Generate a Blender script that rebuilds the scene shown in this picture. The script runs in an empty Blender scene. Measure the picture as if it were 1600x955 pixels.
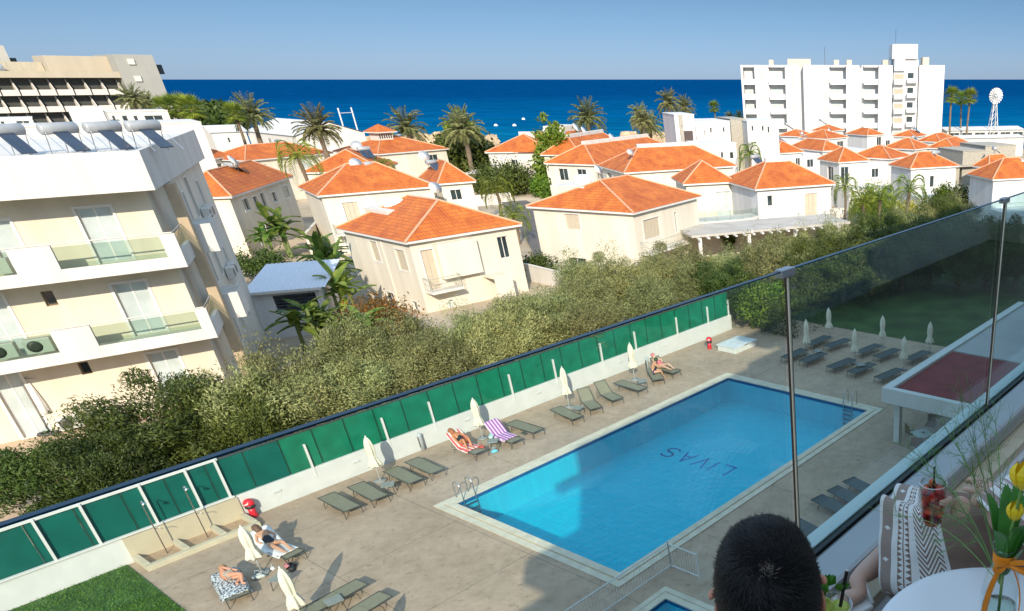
import bpy, math, random
from mathutils import Vector, Matrix
R = math.radians
pi = math.pi
sc = bpy.context.scene
COL = sc.collection
rnd = random.Random(7)

# ------------------------------------------------------------ camera model
H = 14.5                      # camera height above the pool deck
FP, PX, PY, TILT = 1164.0, 1336.0, 766.0, R(28.89)
cam = bpy.data.cameras.new('camera')
cam.sensor_width = 36.0
cam.lens = FP/1600*36
cam.shift_x = (800-PX)/1600
cam.shift_y = (PY-477.5)/1600
cam.clip_start = 0.05
cam.clip_end = 60000
camo = bpy.data.objects.new('camera', cam)
COL.objects.link(camo)
camo.location = (0, 0, H)
camo.rotation_euler = (pi/2-TILT, 0, 0)
sc.camera = camo
cT, sT = math.cos(TILT), math.sin(TILT)
def ray(x, y):
    u = (x-PX)/FP; v = (y-PY)/FP
    return Vector((u, cT-v*sT, -sT-v*cT))
def P(x, y, z=0.0):                      # surveyed point at height z
    r = ray(x, y)
    return Vector((0, 0, H))+r*((z-H)/r.z)
def PD(x, y, d):                         # point at horizontal distance d
    r = ray(x, y); s = d/math.hypot(r.x, r.y)
    return Vector((0, 0, H))+r*s
AZ = R(31.33)
dA = Vector((math.sin(AZ), math.cos(AZ), 0)); dB = Vector((math.cos(AZ), -math.sin(AZ), 0))
def W(a, b, z=0.0): return dA*a+dB*b+Vector((0, 0, z))
def AB(p): return p.dot(dA), p.dot(dB)
def PB(x, y, b):                         # point on the vertical plane b = const
    r = ray(x, y); s = b/r.dot(dB)
    return Vector((0, 0, H))+r*s
def azv(deg): return Vector((math.sin(R(deg)), math.cos(R(deg)), 0))

# ------------------------------------------------------------ materials
MATS = {}
def mat(name, col, rough=0.7, var=0.12, scale=3.0, bump=0.0, bscale=40.0, metal=0.0, spec=0.5, col2=None, detail=4):
    if name in MATS: return MATS[name]
    m = bpy.data.materials.new(name); m.use_nodes = True
    nt = m.node_tree; N = nt.nodes; L = nt.links
    b = N['Principled BSDF']
    b.inputs['Roughness'].default_value = rough
    b.inputs['Metallic'].default_value = metal
    b.inputs['Specular IOR Level'].default_value = spec
    tc = N.new('ShaderNodeTexCoord')
    no = N.new('ShaderNodeTexNoise'); no.inputs['Scale'].default_value = scale; no.inputs['Detail'].default_value = detail
    if 'render' in name:      # faint run-off streaks down outdoor walls
        mpp = N.new('ShaderNodeMapping'); mpp.inputs['Scale'].default_value = (1.6, 1.6, .22); L.new(tc.outputs['Object'], mpp.inputs[0]); L.new(mpp.outputs[0], no.inputs['Vector'])
    else: L.new(tc.outputs['Object'], no.inputs['Vector'])
    cr = N.new('ShaderNodeValToRGB')
    c1 = [max(0, c*(1-var)) for c in col]; c2 = [min(1, c*(1+var)) for c in (col2 or col)]
    cr.color_ramp.elements[0].position = 0.3; cr.color_ramp.elements[1].position = 0.7
    cr.color_ramp.elements[0].color = (*c1, 1); cr.color_ramp.elements[1].color = (*c2, 1)
    L.new(no.outputs['Fac'], cr.inputs['Fac']); L.new(cr.outputs['Color'], b.inputs['Base Color'])
    if bump:
        n2 = N.new('ShaderNodeTexNoise'); n2.inputs['Scale'].default_value = bscale
        L.new(tc.outputs['Object'], n2.inputs['Vector'])
        bp = N.new('ShaderNodeBump'); bp.inputs['Strength'].default_value = bump; bp.inputs['Distance'].default_value = 0.02
        L.new(n2.outputs['Fac'], bp.inputs['Height']); L.new(bp.outputs['Normal'], b.inputs['Normal'])
    MATS[name] = m
    return m
def schlick(nt, f0, normal=None):
    N = nt.nodes; L = nt.links
    lw = N.new('ShaderNodeLayerWeight'); lw.inputs['Blend'].default_value = 0.5
    if normal: L.new(normal, lw.inputs['Normal'])
    p = N.new('ShaderNodeMath'); p.operation = 'POWER'; p.inputs[1].default_value = 5; L.new(lw.outputs['Facing'], p.inputs[0])
    m = N.new('ShaderNodeMath'); m.operation = 'MULTIPLY_ADD'; m.inputs[1].default_value = 1-f0; m.inputs[2].default_value = f0; L.new(p.outputs[0], m.inputs[0])
    return m.outputs[0]
def glassy(name, tint, refl=1.0, rough=0.02, ior=1.5):
    if name in MATS: return MATS[name]
    m = bpy.data.materials.new(name); m.use_nodes = True
    nt = m.node_tree; N = nt.nodes; L = nt.links
    N.remove(N['Principled BSDF'])
    t = N.new('ShaderNodeBsdfTransparent'); t.inputs['Color'].default_value = (*tint, 1)
    g = N.new('ShaderNodeBsdfGlossy'); g.inputs['Roughness'].default_value = rough
    g.inputs['Color'].default_value = (refl, refl, refl, 1)
    f = schlick(nt, ((ior-1)/(ior+1))**2)
    x = N.new('ShaderNodeMixShader')
    L.new(f, x.inputs[0]); L.new(t.outputs[0], x.inputs[1]); L.new(g.outputs[0], x.inputs[2])
    L.new(x.outputs[0], N['Material Output'].inputs['Surface'])
    MATS[name] = m
    return m
def leafmat(name, c1, c2, c3=None, trans=0.35):
    if name in MATS: return MATS[name]
    m = bpy.data.materials.new(name); m.use_nodes = True
    nt = m.node_tree; N = nt.nodes; L = nt.links
    b = N['Principled BSDF']; b.inputs['Roughness'].default_value = 0.55; b.inputs['Specular IOR Level'].default_value = 0.3
    tc = N.new('ShaderNodeTexCoord')
    gm = N.new('ShaderNodeNewGeometry')
    no = N.new('ShaderNodeTexNoise'); no.inputs['Scale'].default_value = 1.6; no.inputs['Detail'].default_value = 3
    L.new(tc.outputs['Object'], no.inputs['Vector'])
    cr = N.new('ShaderNodeValToRGB')
    cr.color_ramp.elements[0].position = 0.3; cr.color_ramp.elements[1].position = 0.72
    cr.color_ramp.elements[0].color = (*c1, 1); cr.color_ramp.elements[1].color = (*c2, 1)
    mi = N.new('ShaderNodeMath'); mi.operation = 'MULTIPLY_ADD'; mi.inputs[1].default_value = 0.45; 
    L.new(gm.outputs['Random Per Island'], mi.inputs[0])
    m3 = N.new('ShaderNodeMath'); m3.operation = 'MULTIPLY'; m3.inputs[1].default_value = 0.6
    L.new(no.outputs['Fac'], m3.inputs[0]); L.new(m3.outputs[0], mi.inputs[2])
    L.new(mi.outputs[0], cr.inputs['Fac'])
    oi = N.new('ShaderNodeObjectInfo'); hs = N.new('ShaderNodeHueSaturation')      # every plant has its own tone
    hv = N.new('ShaderNodeMapRange'); hv.inputs['To Min'].default_value = .72; hv.inputs['To Max'].default_value = 1.3; L.new(oi.outputs['Random'], hv.inputs['Value']); L.new(hv.outputs[0], hs.inputs['Value'])
    hh = N.new('ShaderNodeMath'); hh.operation = 'MULTIPLY'; hh.inputs[1].default_value = 7.31; L.new(oi.outputs['Random'], hh.inputs[0]); h2 = N.new('ShaderNodeMath'); h2.operation = 'FRACT'; L.new(hh.outputs[0], h2.inputs[0])
    h3 = N.new('ShaderNodeMapRange'); h3.inputs['To Min'].default_value = .478; h3.inputs['To Max'].default_value = .522; L.new(h2.outputs[0], h3.inputs['Value']); L.new(h3.outputs[0], hs.inputs['Hue'])
    L.new(cr.outputs['Color'], hs.inputs['Color']); cr = hs
    L.new(cr.outputs['Color'], b.inputs['Base Color'])
    tr = N.new('ShaderNodeBsdfTranslucent'); L.new(cr.outputs['Color'], tr.inputs['Color'])
    x = N.new('ShaderNodeMixShader'); x.inputs[0].default_value = trans
    L.new(b.outputs[0], x.inputs[1]); L.new(tr.outputs[0], x.inputs[2])
    L.new(x.outputs[0], N['Material Output'].inputs['Surface'])
    MATS[name] = m
    return m

# ------------------------------------------------------------ mesh builder
class MB:
    def __init__(s): s.v = []; s.f = []; s.uv = []; s.smooth = False
    def face(s, pts, uv=None):
        i = len(s.v); s.v += [tuple(p) for p in pts]; s.f.append(tuple(range(i, i+len(pts)))); s.uv.append(uv)
        return s
    def box(s, a, b, M=None):
        x0, y0, z0 = a; x1, y1, z1 = b
        c = [Vector(p) for p in ((x0,y0,z0),(x1,y0,z0),(x1,y1,z0),(x0,y1,z0),(x0,y0,z1),(x1,y0,z1),(x1,y1,z1),(x0,y1,z1))]
        if M: c = [M @ p for p in c]
        i = len(s.v); s.v += [tuple(p) for p in c]
        for q in ((0,3,2,1),(4,5,6,7),(0,1,5,4),(1,2,6,5),(2,3,7,6),(3,0,4,7)):
            s.f.append(tuple(i+k for k in q)); s.uv.append(None)
        return s
    def capless(s, on=True): s.nocap = on; return s
    def cbox(s, c, sz, M=None):
        return s.box([c[k]-sz[k]/2 for k in range(3)], [c[k]+sz[k]/2 for k in range(3)], M)
    def tube(s, pts, rad, n=6, cap=True):
        pts = [Vector(p) for p in pts]
        rs = rad if isinstance(rad, (list, tuple)) else [rad]*len(pts)
        rings = []
        up = Vector((0, 0, 1))
        for k, p in enumerate(pts):
            d = (pts[min(k+1, len(pts)-1)]-pts[max(k-1, 0)]).normalized()
            ref = up if abs(d.z) < 0.95 else Vector((1, 0, 0))
            x = d.cross(ref).normalized(); y = x.cross(d)
            i = len(s.v)
            for j in range(n):
                t = 2*pi*j/n
                s.v.append(tuple(p+(x*math.cos(t)+y*math.sin(t))*rs[k]))
            rings.append(i)
        for a, b in zip(rings, rings[1:]):
            for j in range(n):
                s.f.append((a+j, a+(j+1) % n, b+(j+1) % n, b+j)); s.uv.append(None)
        if cap:
            s.f.append(tuple(rings[0]+j for j in reversed(range(n)))); s.uv.append(None)
            s.f.append(tuple(rings[-1]+j for j in range(n))); s.uv.append(None)
        return s
    def lathe(s, prof, c=(0, 0, 0), n=20, M=None, wob=None):
        rings = []
        for k, (r, z) in enumerate(prof):
            i = len(s.v)
            for j in range(n):
                t = 2*pi*j/n
                rr = r*(wob(t, k) if wob else 1)
                p = Vector((c[0]+rr*math.cos(t), c[1]+rr*math.sin(t), c[2]+z))
                if M: p = M @ p
                s.v.append(tuple(p))
            rings.append(i)
        for a, b in zip(rings, rings[1:]):
            for j in range(n):
                s.f.append((a+j, a+(j+1) % n, b+(j+1) % n, b+j)); s.uv.append(None)
        if getattr(s, 'nocap', False): return s
        s.f.append(tuple(rings[0]+j for j in reversed(range(n)))); s.uv.append(None)
        s.f.append(tuple(rings[-1]+j for j in range(n))); s.uv.append(None)
        return s
    def prism(s, poly, z0, z1):
        n = len(poly); i = len(s.v)
        s.v += [(p[0], p[1], z0) for p in poly]+[(p[0], p[1], z1) for p in poly]
        s.f.append(tuple(i+k for k in reversed(range(n)))); s.uv.append(None)
        s.f.append(tuple(i+n+k for k in range(n))); s.uv.append(None)
        for k in range(n):
            s.f.append((i+k, i+(k+1) % n, i+n+(k+1) % n, i+n+k)); s.uv.append(None)
        return s
    def add(s, o, M):
        i = len(s.v); s.v += [tuple(M @ Vector(p)) for p in o.v]
        s.f += [tuple(i+k for k in f) for f in o.f]; s.uv += o.uv
        return s
    def mesh(s, name, m):
        me = bpy.data.meshes.new(name); me.from_pydata(s.v, [], s.f)
        if any(u is not None for u in s.uv):
            l = me.uv_layers.new(name='UVMap')
            k = 0
            for f, u in zip(s.f, s.uv):
                for j in range(len(f)):
                    l.data[k].uv = u[j] if u else (0, 0)
                    k += 1
        if m: me.materials.append(m)
        if s.smooth:
            for p in me.polygons: p.use_smooth = True
        me.update()
        return me
    def build(s, name, m, parent=None, bevel=0, label=None):
        o = bpy.data.objects.new(name, s.mesh(name, m)); COL.objects.link(o)
        if parent: o.parent = parent
        if bevel:
            b = o.modifiers.new('bevel', 'BEVEL'); b.width = bevel; b.segments = 2; b.limit_method = 'ANGLE'
        if label: o['label'] = label
        return o
def tag(o, label, cat, group=None, kind=None):
    if label: o['label'] = label
    if cat: o['category'] = cat
    if group: o['group'] = group
    if kind: o['kind'] = kind
    return o
def thing(name, loc, rz, label, cat, group=None):
    o = bpy.data.objects.new(name, None); COL.objects.link(o)
    o.empty_display_size = 0.2
    o.location = loc; o.rotation_euler = (0, 0, rz)
    return tag(o, label, cat, group)
def copy_tree(o, parent=None):
    c = o.copy(); COL.objects.link(c)
    if parent: c.parent = parent
    for ch in list(o.children): copy_tree(ch, c)
    return c
def dup(o, loc, rz, label, group=None, s=None, used=set()):
    if o.name in used: c = copy_tree(o)
    else: c = o; used.add(o.name)
    c.location = loc; c.rotation_euler = (0, 0, rz)
    if s: c.scale = s if isinstance(s, (tuple, list)) else (s, s, s)
    if label: c['label'] = label
    if group: c['group'] = group
    return c
def struct(o): o['kind'] = 'structure'; return o

# ------------------------------------------------------------ light
SUN_AZ, SUN_EL = 162.0, 27.0
w = bpy.data.worlds.new('World'); sc.world = w; w.use_nodes = True
nt = w.node_tree; bg = nt.nodes['Background']
sk = nt.nodes.new('ShaderNodeTexSky'); sk.sky_type = 'NISHITA'; sk.sun_disc = False
sk.sun_elevation = R(SUN_EL); sk.sun_rotation = R(SUN_AZ)
sk.air_density = 1.0; sk.dust_density = 0.2; sk.ozone_density = 3.0
# sky graded by height: dimmed at the horizon, boosted overhead as added fill
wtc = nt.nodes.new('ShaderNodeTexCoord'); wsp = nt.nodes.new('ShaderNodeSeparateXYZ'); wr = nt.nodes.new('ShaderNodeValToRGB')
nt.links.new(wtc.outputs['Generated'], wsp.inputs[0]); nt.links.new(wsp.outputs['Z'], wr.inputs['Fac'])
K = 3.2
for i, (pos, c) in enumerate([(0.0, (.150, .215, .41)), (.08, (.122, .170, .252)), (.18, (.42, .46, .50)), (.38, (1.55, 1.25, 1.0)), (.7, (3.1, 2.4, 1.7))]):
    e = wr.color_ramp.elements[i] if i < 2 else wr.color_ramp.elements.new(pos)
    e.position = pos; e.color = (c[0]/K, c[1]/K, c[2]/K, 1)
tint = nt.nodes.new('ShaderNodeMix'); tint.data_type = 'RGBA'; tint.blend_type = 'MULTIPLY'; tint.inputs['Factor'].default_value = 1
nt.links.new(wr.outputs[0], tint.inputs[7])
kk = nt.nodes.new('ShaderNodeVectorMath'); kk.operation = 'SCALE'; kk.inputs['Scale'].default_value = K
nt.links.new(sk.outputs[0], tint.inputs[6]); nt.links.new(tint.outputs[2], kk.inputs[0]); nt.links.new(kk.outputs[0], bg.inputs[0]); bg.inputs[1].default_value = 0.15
su = bpy.data.lights.new('sun', 'SUN'); su.energy = 3.4; su.angle = R(0.5); su.color = (1.0, 0.87, 0.70)
suo = bpy.data.objects.new('sun', su); COL.objects.link(suo)
sd = Vector((math.sin(R(SUN_AZ))*math.cos(R(SUN_EL)), math.cos(R(SUN_AZ))*math.cos(R(SUN_EL)), math.sin(R(SUN_EL))))
suo.rotation_euler = sd.to_track_quat('Z', 'Y').to_euler(); suo.location = (10, -40, 60)
vs = sc.view_settings
vs.view_transform = 'Standard'; vs.look = 'None'; vs.gamma = 1; vs.exposure = 0.9; vs.use_curve_mapping = False
sc.cycles.max_bounces = 8; sc.cycles.transparent_max_bounces = 16
sc.cycles.caustics_reflective = False; sc.cycles.caustics_refractive = False

# ------------------------------------------------------------ shared colours
WHITE = mat('white_paint', (0.62, 0.61, 0.58), 0.6, 0.05, 2.0, 0.08, 60)
CREAM = mat('cream_render', (0.61, 0.55, 0.44), 0.8, 0.10, 0.6, 0.1, 50)
CREAM2 = mat('pale_cream_render', (0.62, 0.58, 0.49), 0.8, 0.10, 0.5, 0.1, 50)
WARMW = mat('warm_white_render', (0.59, 0.57, 0.525), 0.8, 0.09, 0.7, 0.08, 50)
COOLW = mat('bright_white_render', (0.58, 0.58, 0.575), 0.8, 0.08, 0.7, 0.08, 50)
DARKGL = mat('dark_window_glass', (0.03, 0.045, 0.05), 0.08, 0.3, 1.0, spec=0.8)
PALEGL = mat('curtained_window_glass', (0.45, 0.52, 0.52), 0.15, 0.12, 1.5, spec=0.8)
FRAMEW = mat('white_window_frame', (0.66, 0.65, 0.62), 0.5, 0.03)
SHUT = mat('beige_shutter', (0.50, 0.44, 0.34), 0.6, 0.06, 3.0)
METAL = mat('brushed_steel', (0.55, 0.56, 0.56), 0.3, 0.05, 10, metal=1.0)
DKMET = mat('dark_metal', (0.06, 0.06, 0.055), 0.45, 0.1)
STONE = mat('grey_stone_cladding', (0.34, 0.32, 0.27), 0.85, 0.25, 5.0, 0.3, 20)
TANK = mat('white_tank_enamel', (0.72, 0.72, 0.70), 0.35, 0.05)
PANEL = mat('solar_panel_glass', (0.025, 0.04, 0.07), 0.12, 0.2, 2, spec=0.8)
BRONZE = mat('bronze_frame', (0.16, 0.11, 0.06), 0.5, 0.1)
GREYF = mat('grey_flat_roof', (0.42, 0.40, 0.36), 0.9, 0.15, 0.6, 0.2, 20)

def rooftile():
    m = bpy.data.materials.new('terracotta_tiles'); m.use_nodes = True
    nt = m.node_tree; N = nt.nodes; L = nt.links; b = N['Principled BSDF']; b.inputs['Roughness'].default_value = 0.75
    uv = N.new('ShaderNodeUVMap'); uv.uv_map = 'UVMap'
    sp = N.new('ShaderNodeSeparateXYZ'); L.new(uv.outputs[0], sp.inputs[0])
    def saw(out, per):
        a = N.new('ShaderNodeMath'); a.operation = 'DIVIDE'; a.inputs[1].default_value = per; L.new(out, a.inputs[0])
        c = N.new('ShaderNodeMath'); c.operation = 'FRACT'; L.new(a.outputs[0], c.inputs[0]); return c
    s1 = saw(sp.outputs['Y'], 0.36); s2 = saw(sp.outputs['X'], 0.24)
    pw = N.new('ShaderNodeMath'); pw.operation = 'PINGPONG'; pw.inputs[1].default_value = 0.5; L.new(s2.outputs[0], pw.inputs[0])
    lt = N.new('ShaderNodeMath'); lt.operation = 'LESS_THAN'; lt.inputs[1].default_value = 0.2; L.new(s1.outputs[0], lt.inputs[0])
    tc = N.new('ShaderNodeTexCoord'); no = N.new('ShaderNodeTexNoise'); no.inputs['Scale'].default_value = 0.7; no.inputs['Detail'].default_value = 8
    L.new(tc.outputs['Object'], no.inputs['Vector'])
    cr = N.new('ShaderNodeValToRGB'); cr.color_ramp.elements[0].position = 0.32; cr.color_ramp.elements[1].position = 0.68
    cr.color_ramp.elements[0].color = (0.40, 0.088, 0.010, 1); cr.color_ramp.elements[1].color = (0.57, 0.165, 0.022, 1)
    L.new(no.outputs['Fac'], cr.inputs['Fac'])
    # per tile tone
    fl = N.new('ShaderNodeVectorMath'); fl.operation = 'DIVIDE'; fl.inputs[1].default_value = (0.24, 0.36, 1)
    L.new(uv.outputs[0], fl.inputs[0])
    f2 = N.new('ShaderNodeVectorMath'); f2.operation = 'FLOOR'; L.new(fl.outputs[0], f2.inputs[0])
    wn = N.new('ShaderNodeTexWhiteNoise'); L.new(f2.outputs[0], wn.inputs['Vector'])
    mr = N.new('ShaderNodeMapRange'); mr.inputs['To Min'].default_value = 0.82; mr.inputs['To Max'].default_value = 1.12
    L.new(wn.outputs['Value'], mr.inputs['Value'])
    mx = N.new('ShaderNodeMix'); mx.data_type = 'RGBA'; mx.blend_type = 'MULTIPLY'; mx.inputs['Factor'].default_value = 1
    L.new(cr.outputs['Color'], mx.inputs[6]); L.new(mr.outputs[0], mx.inputs[7])
    m2 = N.new('ShaderNodeMix'); m2.data_type = 'RGBA'; m2.inputs[7].default_value = (0.33, 0.08, 0.03, 1)
    ma = N.new('ShaderNodeMath'); ma.operation = 'MULTIPLY'; ma.inputs[1].default_value = 0.75
    L.new(lt.outputs[0], ma.inputs[0]); L.new(ma.outputs[0], m2.inputs['Factor']); L.new(mx.outputs[2], m2.inputs[6])
    L.new(m2.outputs[2], b.inputs['Base Color'])
    ad = N.new('ShaderNodeMath'); ad.operation = 'MULTIPLY_ADD'; ad.inputs[1].default_value = 0.6
    L.new(s1.outputs[0], ad.inputs[0]); L.new(pw.outputs[0], ad.inputs[2])
    bp = N.new('ShaderNodeBump'); bp.inputs['Strength'].default_value = 0.8; bp.inputs['Distance'].default_value = 0.06
    L.new(ad.outputs[0], bp.inputs['Height']); L.new(bp.outputs['Normal'], b.inputs['Normal'])
    return m
TILE = rooftile()
RIDGE = mat('pale_ridge_tiles', (0.62, 0.33, 0.20), 0.8, 0.12, 4)

# ------------------------------------------------------------ terrain and sea
SEA_Z = -5.0
WALL_B = -32.2
def ground_z(x, y):
    d = math.hypot(x, y)
    pts = [(0, 0.3), (42, 0.35), (50, 0.3), (60, -0.9), (75, -1.3), (110, -1.4), (165, -2.2), (215, -3.6), (245, -5.6), (300, -9), (600, -14)]
    # the coast runs a little further out on the right
    d2 = d*(1-0.16*max(0.0, min(1.0, (x+40)/120.0)))
    if x < -150: d2 *= 0.86
    for (a, za), (b, zb) in zip(pts, pts[1:]):
        if d2 <= b:
            t = (d2-a)/(b-a); return za+(zb-za)*t+0.25*math.sin(x*0.05)*math.sin(y*0.043)*(1 if d2 > 130 else 0)
    return -14.0
def seq(a, b, step):
    out = []; x = a
    while x < b-1e-6: out.append(x); x += step
    return out+[b]
def terrain():
    As = seq(-400, -100, 20)[:-1]+seq(-100, 90, 5)[:-1]+seq(90, 420, 10)
    Bs = seq(-420, -100, 10)[:-1]+seq(-100, WALL_B-4.2, 3)[:-1]+[WALL_B-4.2+0.0, WALL_B+0.1]+seq(20, 420, 20)
    As = sorted(set(As+[90.0]))
    g = MB(); g.smooth = True
    idx = {}
    def vi(a, b):
        k = (a, b)
        if k not in idx:
            p = W(a, b); z = ground_z(p.x, p.y)
            if b > WALL_B-1 and a <= 90: z = -0.05
            idx[k] = len(g.v); g.v.append((p.x, p.y, z))
        return idx[k]
    for i in range(len(As)-1):
        for j in range(len(Bs)-1):
            a0, a1, b0, b1 = As[i], As[i+1], Bs[j], Bs[j+1]
            if b0 >= WALL_B and a1 <= 90 and a0 >= -20: continue
            g.f.append((vi(a0, b0), vi(a0, b1), vi(a1, b1), vi(a1, b0))); g.uv.append(None)
    return g
tm = mat('dry_ground', (0.36, 0.29, 0.20), 0.95, 0.25, 0.12, 0.3, 3, col2=(0.46, 0.38, 0.27), detail=8)
struct(terrain().build('ground', tm))

def sea():
    m = bpy.data.materials.new('sea_water'); m.use_nodes = True
    nt = m.node_tree; N = nt.nodes; L = nt.links; b = N['Principled BSDF']
    b.inputs['Roughness'].default_value = 0.5; b.inputs['Specular IOR Level'].default_value = 0.0
    tc = N.new('ShaderNodeTexCoord')
    # shallow to deep with distance from the shore
    ln = N.new('ShaderNodeVectorMath'); ln.operation = 'LENGTH'; L.new(tc.outputs['Object'], ln.inputs[0])
    no = N.new('ShaderNodeTexNoise'); no.inputs['Scale'].default_value = 0.006; no.inputs['Detail'].default_value = 5
    mp = N.new('ShaderNodeMapping'); mp.inputs['Scale'].default_value = (0.6, 1.6, 1); L.new(tc.outputs['Object'], mp.inputs[0])
    L.new(mp.outputs[0], no.inputs['Vector'])
    ma = N.new('ShaderNodeMath'); ma.operation = 'MULTIPLY_ADD'; ma.inputs[1].default_value = 500; L.new(no.outputs['Fac'], ma.inputs[0]); L.new(ln.outputs['Value'], ma.inputs[2])
    mr = N.new('ShaderNodeMapRange'); mr.inputs['From Min'].default_value = 450; mr.inputs['From Max'].default_value = 1500
    L.new(ma.outputs[0], mr.inputs['Value'])
    cr = N.new('ShaderNodeValToRGB'); e = cr.color_ramp.elements
    e[0].position = 0.0; e[0].color = (0.002, 0.125, 0.235, 1); e[1].position = 1.0; e[1].color = (0.0005, 0.047, 0.15, 1)
    x = e.new(0.3); x.color = (0.0005, 0.078, 0.20, 1)
    L.new(mr.outputs[0], cr.inputs['Fac'])
    n2 = N.new('ShaderNodeTexNoise'); n2.inputs['Scale'].default_value = 0.12; n2.inputs['Detail'].default_value = 8; n2.inputs['Roughness'].default_value = 0.7
    mp2 = N.new('ShaderNodeMapping'); mp2.inputs['Scale'].default_value = (0.35, 1.0, 1); L.new(tc.outputs['Object'], mp2.inputs[0]); L.new(mp2.outputs[0], n2.inputs['Vector'])
    r2 = N.new('ShaderNodeMapRange'); r2.inputs['From Min'].default_value = 0.3; r2.inputs['From Max'].default_value = 0.7; r2.inputs['To Min'].default_value = 0.6; r2.inputs['To Max'].default_value = 1.45
    L.new(n2.outputs['Fac'], r2.inputs['Value'])
    mx = N.new('ShaderNodeMix'); mx.data_type = 'RGBA'; mx.blend_type = 'MULTIPLY'; mx.inputs['Factor'].default_value = 1
    L.new(cr.outputs['Color'], mx.inputs[6]); L.new(r2.outputs[0], mx.inputs[7]); L.new(mx.outputs[2], b.inputs['Base Color'])
    bp = N.new('ShaderNodeBump'); bp.inputs['Strength'].default_value = 0.5; bp.inputs['Distance'].default_value = 0.8
    L.new(n2.outputs['Fac'], bp.inputs['Height']); L.new(bp.outputs['Normal'], b.inputs['Normal'])
    g = MB(); K = 45000
    g.face([(-K, 60, SEA_Z), (K, 60, SEA_Z), (K, K, SEA_Z), (-K, K, SEA_Z)])
    struct(g.build('sea', m))
sea()

# ------------------------------------------------------------ pool deck, lawns, pool
PA0, PA1, PB0, PB1 = 13.38, 29.8, -26.38, -17.35
def deckmat():
    m = bpy.data.materials.new('stamped_concrete'); m.use_nodes = True
    nt = m.node_tree; N = nt.nodes; L = nt.links; b = N['Principled BSDF']; b.inputs['Roughness'].default_value = 0.8
    tc = N.new('ShaderNodeTexCoord')
    def noise(s, d=6, r=0.6):
        n = N.new('ShaderNodeTexNoise'); n.inputs['Scale'].default_value = s; n.inputs['Detail'].default_value = d; n.inputs['Roughness'].default_value = r
        L.new(tc.outputs['Object'], n.inputs['Vector']); return n
    n1 = noise(0.35); n2 = noise(2.2, 8, 0.7); n3 = noise(14, 4, .7)
    cr = N.new('ShaderNodeValToRGB'); e = cr.color_ramp.elements
    e[0].position = 0.33; e[0].color = (0.29, 0.205, 0.138, 1); e[1].position = 0.68; e[1].color = (0.50, 0.37, 0.262, 1)
    ad = N.new('ShaderNodeMath'); ad.operation = 'MULTIPLY_ADD'; ad.inputs[1].default_value = 0.55; L.new(n2.outputs['Fac'], ad.inputs[0])
    a2 = N.new('ShaderNodeMath'); a2.operation = 'MULTIPLY'; a2.inputs[1].default_value = 0.45; L.new(n1.outputs['Fac'], a2.inputs[0]); L.new(a2.outputs[0], ad.inputs[2])
    L.new(ad.outputs[0], cr.inputs['Fac'])
    # dark scattered stains
    st = N.new('ShaderNodeMapRange'); st.inputs['From Min'].default_value = 0.60; st.inputs['From Max'].default_value = 0.72; st.inputs['To Max'].default_value = 0.5
    L.new(noise(4.5, 3, .5).outputs['Fac'], st.inputs['Value'])
    mx = N.new('ShaderNodeMix'); mx.data_type = 'RGBA'; mx.inputs[7].default_value = (0.13, 0.10, 0.07, 1)
    L.new(st.outputs[0], mx.inputs['Factor']); L.new(cr.outputs['Color'], mx.inputs[6])
    # expansion joints every 4 m along the deck axes
    mp = N.new('ShaderNodeMapping'); mp.inputs['Rotation'].default_value = (0, 0, AZ); L.new(tc.outputs['Object'], mp.inputs[0])
    br = N.new('ShaderNodeTexBrick'); br.offset = 0; br.inputs['Scale'].default_value = 1; br.inputs['Brick Width'].default_value = 4.2; br.inputs['Row Height'].default_value = 4.2
    br.inputs['Mortar Size'].default_value = 0.016; br.inputs['Color1'].default_value = (1,1,1,1); br.inputs['Color2'].default_value = (1,1,1,1); br.inputs['Mortar'].default_value = (0.6,0.6,0.6,1)
    L.new(mp.outputs[0], br.inputs['Vector'])
    m2 = N.new('ShaderNodeMix'); m2.data_type = 'RGBA'; m2.blend_type = 'MULTIPLY'; m2.inputs['Factor'].default_value = 1
    L.new(mx.outputs[2], m2.inputs[6]); L.new(br.outputs['Color'], m2.inputs[7]); L.new(m2.outputs[2], b.inputs['Base Color'])
    bp = N.new('ShaderNodeBump'); bp.inputs['Strength'].default_value = 0.35; bp.inputs['Distance'].default_value = 0.03
    L.new(n3.outputs['Fac'], bp.inputs['Height']); L.new(bp.outputs['Normal'], b.inputs['Normal'])
    return m
DECK = deckmat()
KA0, KA1, KB0, KB1 = 10.3, 13.2, -15.1, -12.2          # small pool
def ringdeck():
    g = MB()
    A = [-20, KA0, PA0, PA1, 41.0]; 
    def q(a0, a1, b0, b1): g.face([W(a0, b0), W(a0, b1), W(a1, b1), W(a1, b0)])
    q(-20, KA0, WALL_B+0.12, 20)
    q(KA0, KA1, WALL_B+0.12, KB0); q(KA0, KA1, KB1, 20)
    q(KA1, PA0, WALL_B+0.12, 20)
    q(PA0, PA1, WALL_B+0.12, PB0); q(PA0, PA1, PB1, 20)
    q(PA1, 41.0, WALL_B+0.12, 20)
    return g
struct(ringdeck().build('pool_deck', DECK))
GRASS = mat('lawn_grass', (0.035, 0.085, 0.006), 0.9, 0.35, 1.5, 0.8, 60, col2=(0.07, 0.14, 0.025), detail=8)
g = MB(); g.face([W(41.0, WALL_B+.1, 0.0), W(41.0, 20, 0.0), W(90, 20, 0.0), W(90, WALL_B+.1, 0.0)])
struct(g.build('far_lawn', mat('shade_darkened_grass', (0.018, 0.055, 0.008), 0.9, 0.3, .5, 0.8, 60, col2=(0.04, 0.085, 0.018), detail=8)))  # grass colour darkened for the shade that lies here
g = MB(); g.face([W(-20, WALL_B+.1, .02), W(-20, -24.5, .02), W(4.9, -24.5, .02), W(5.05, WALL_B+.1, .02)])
struct(g.build('near_lawn', GRASS))

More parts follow.
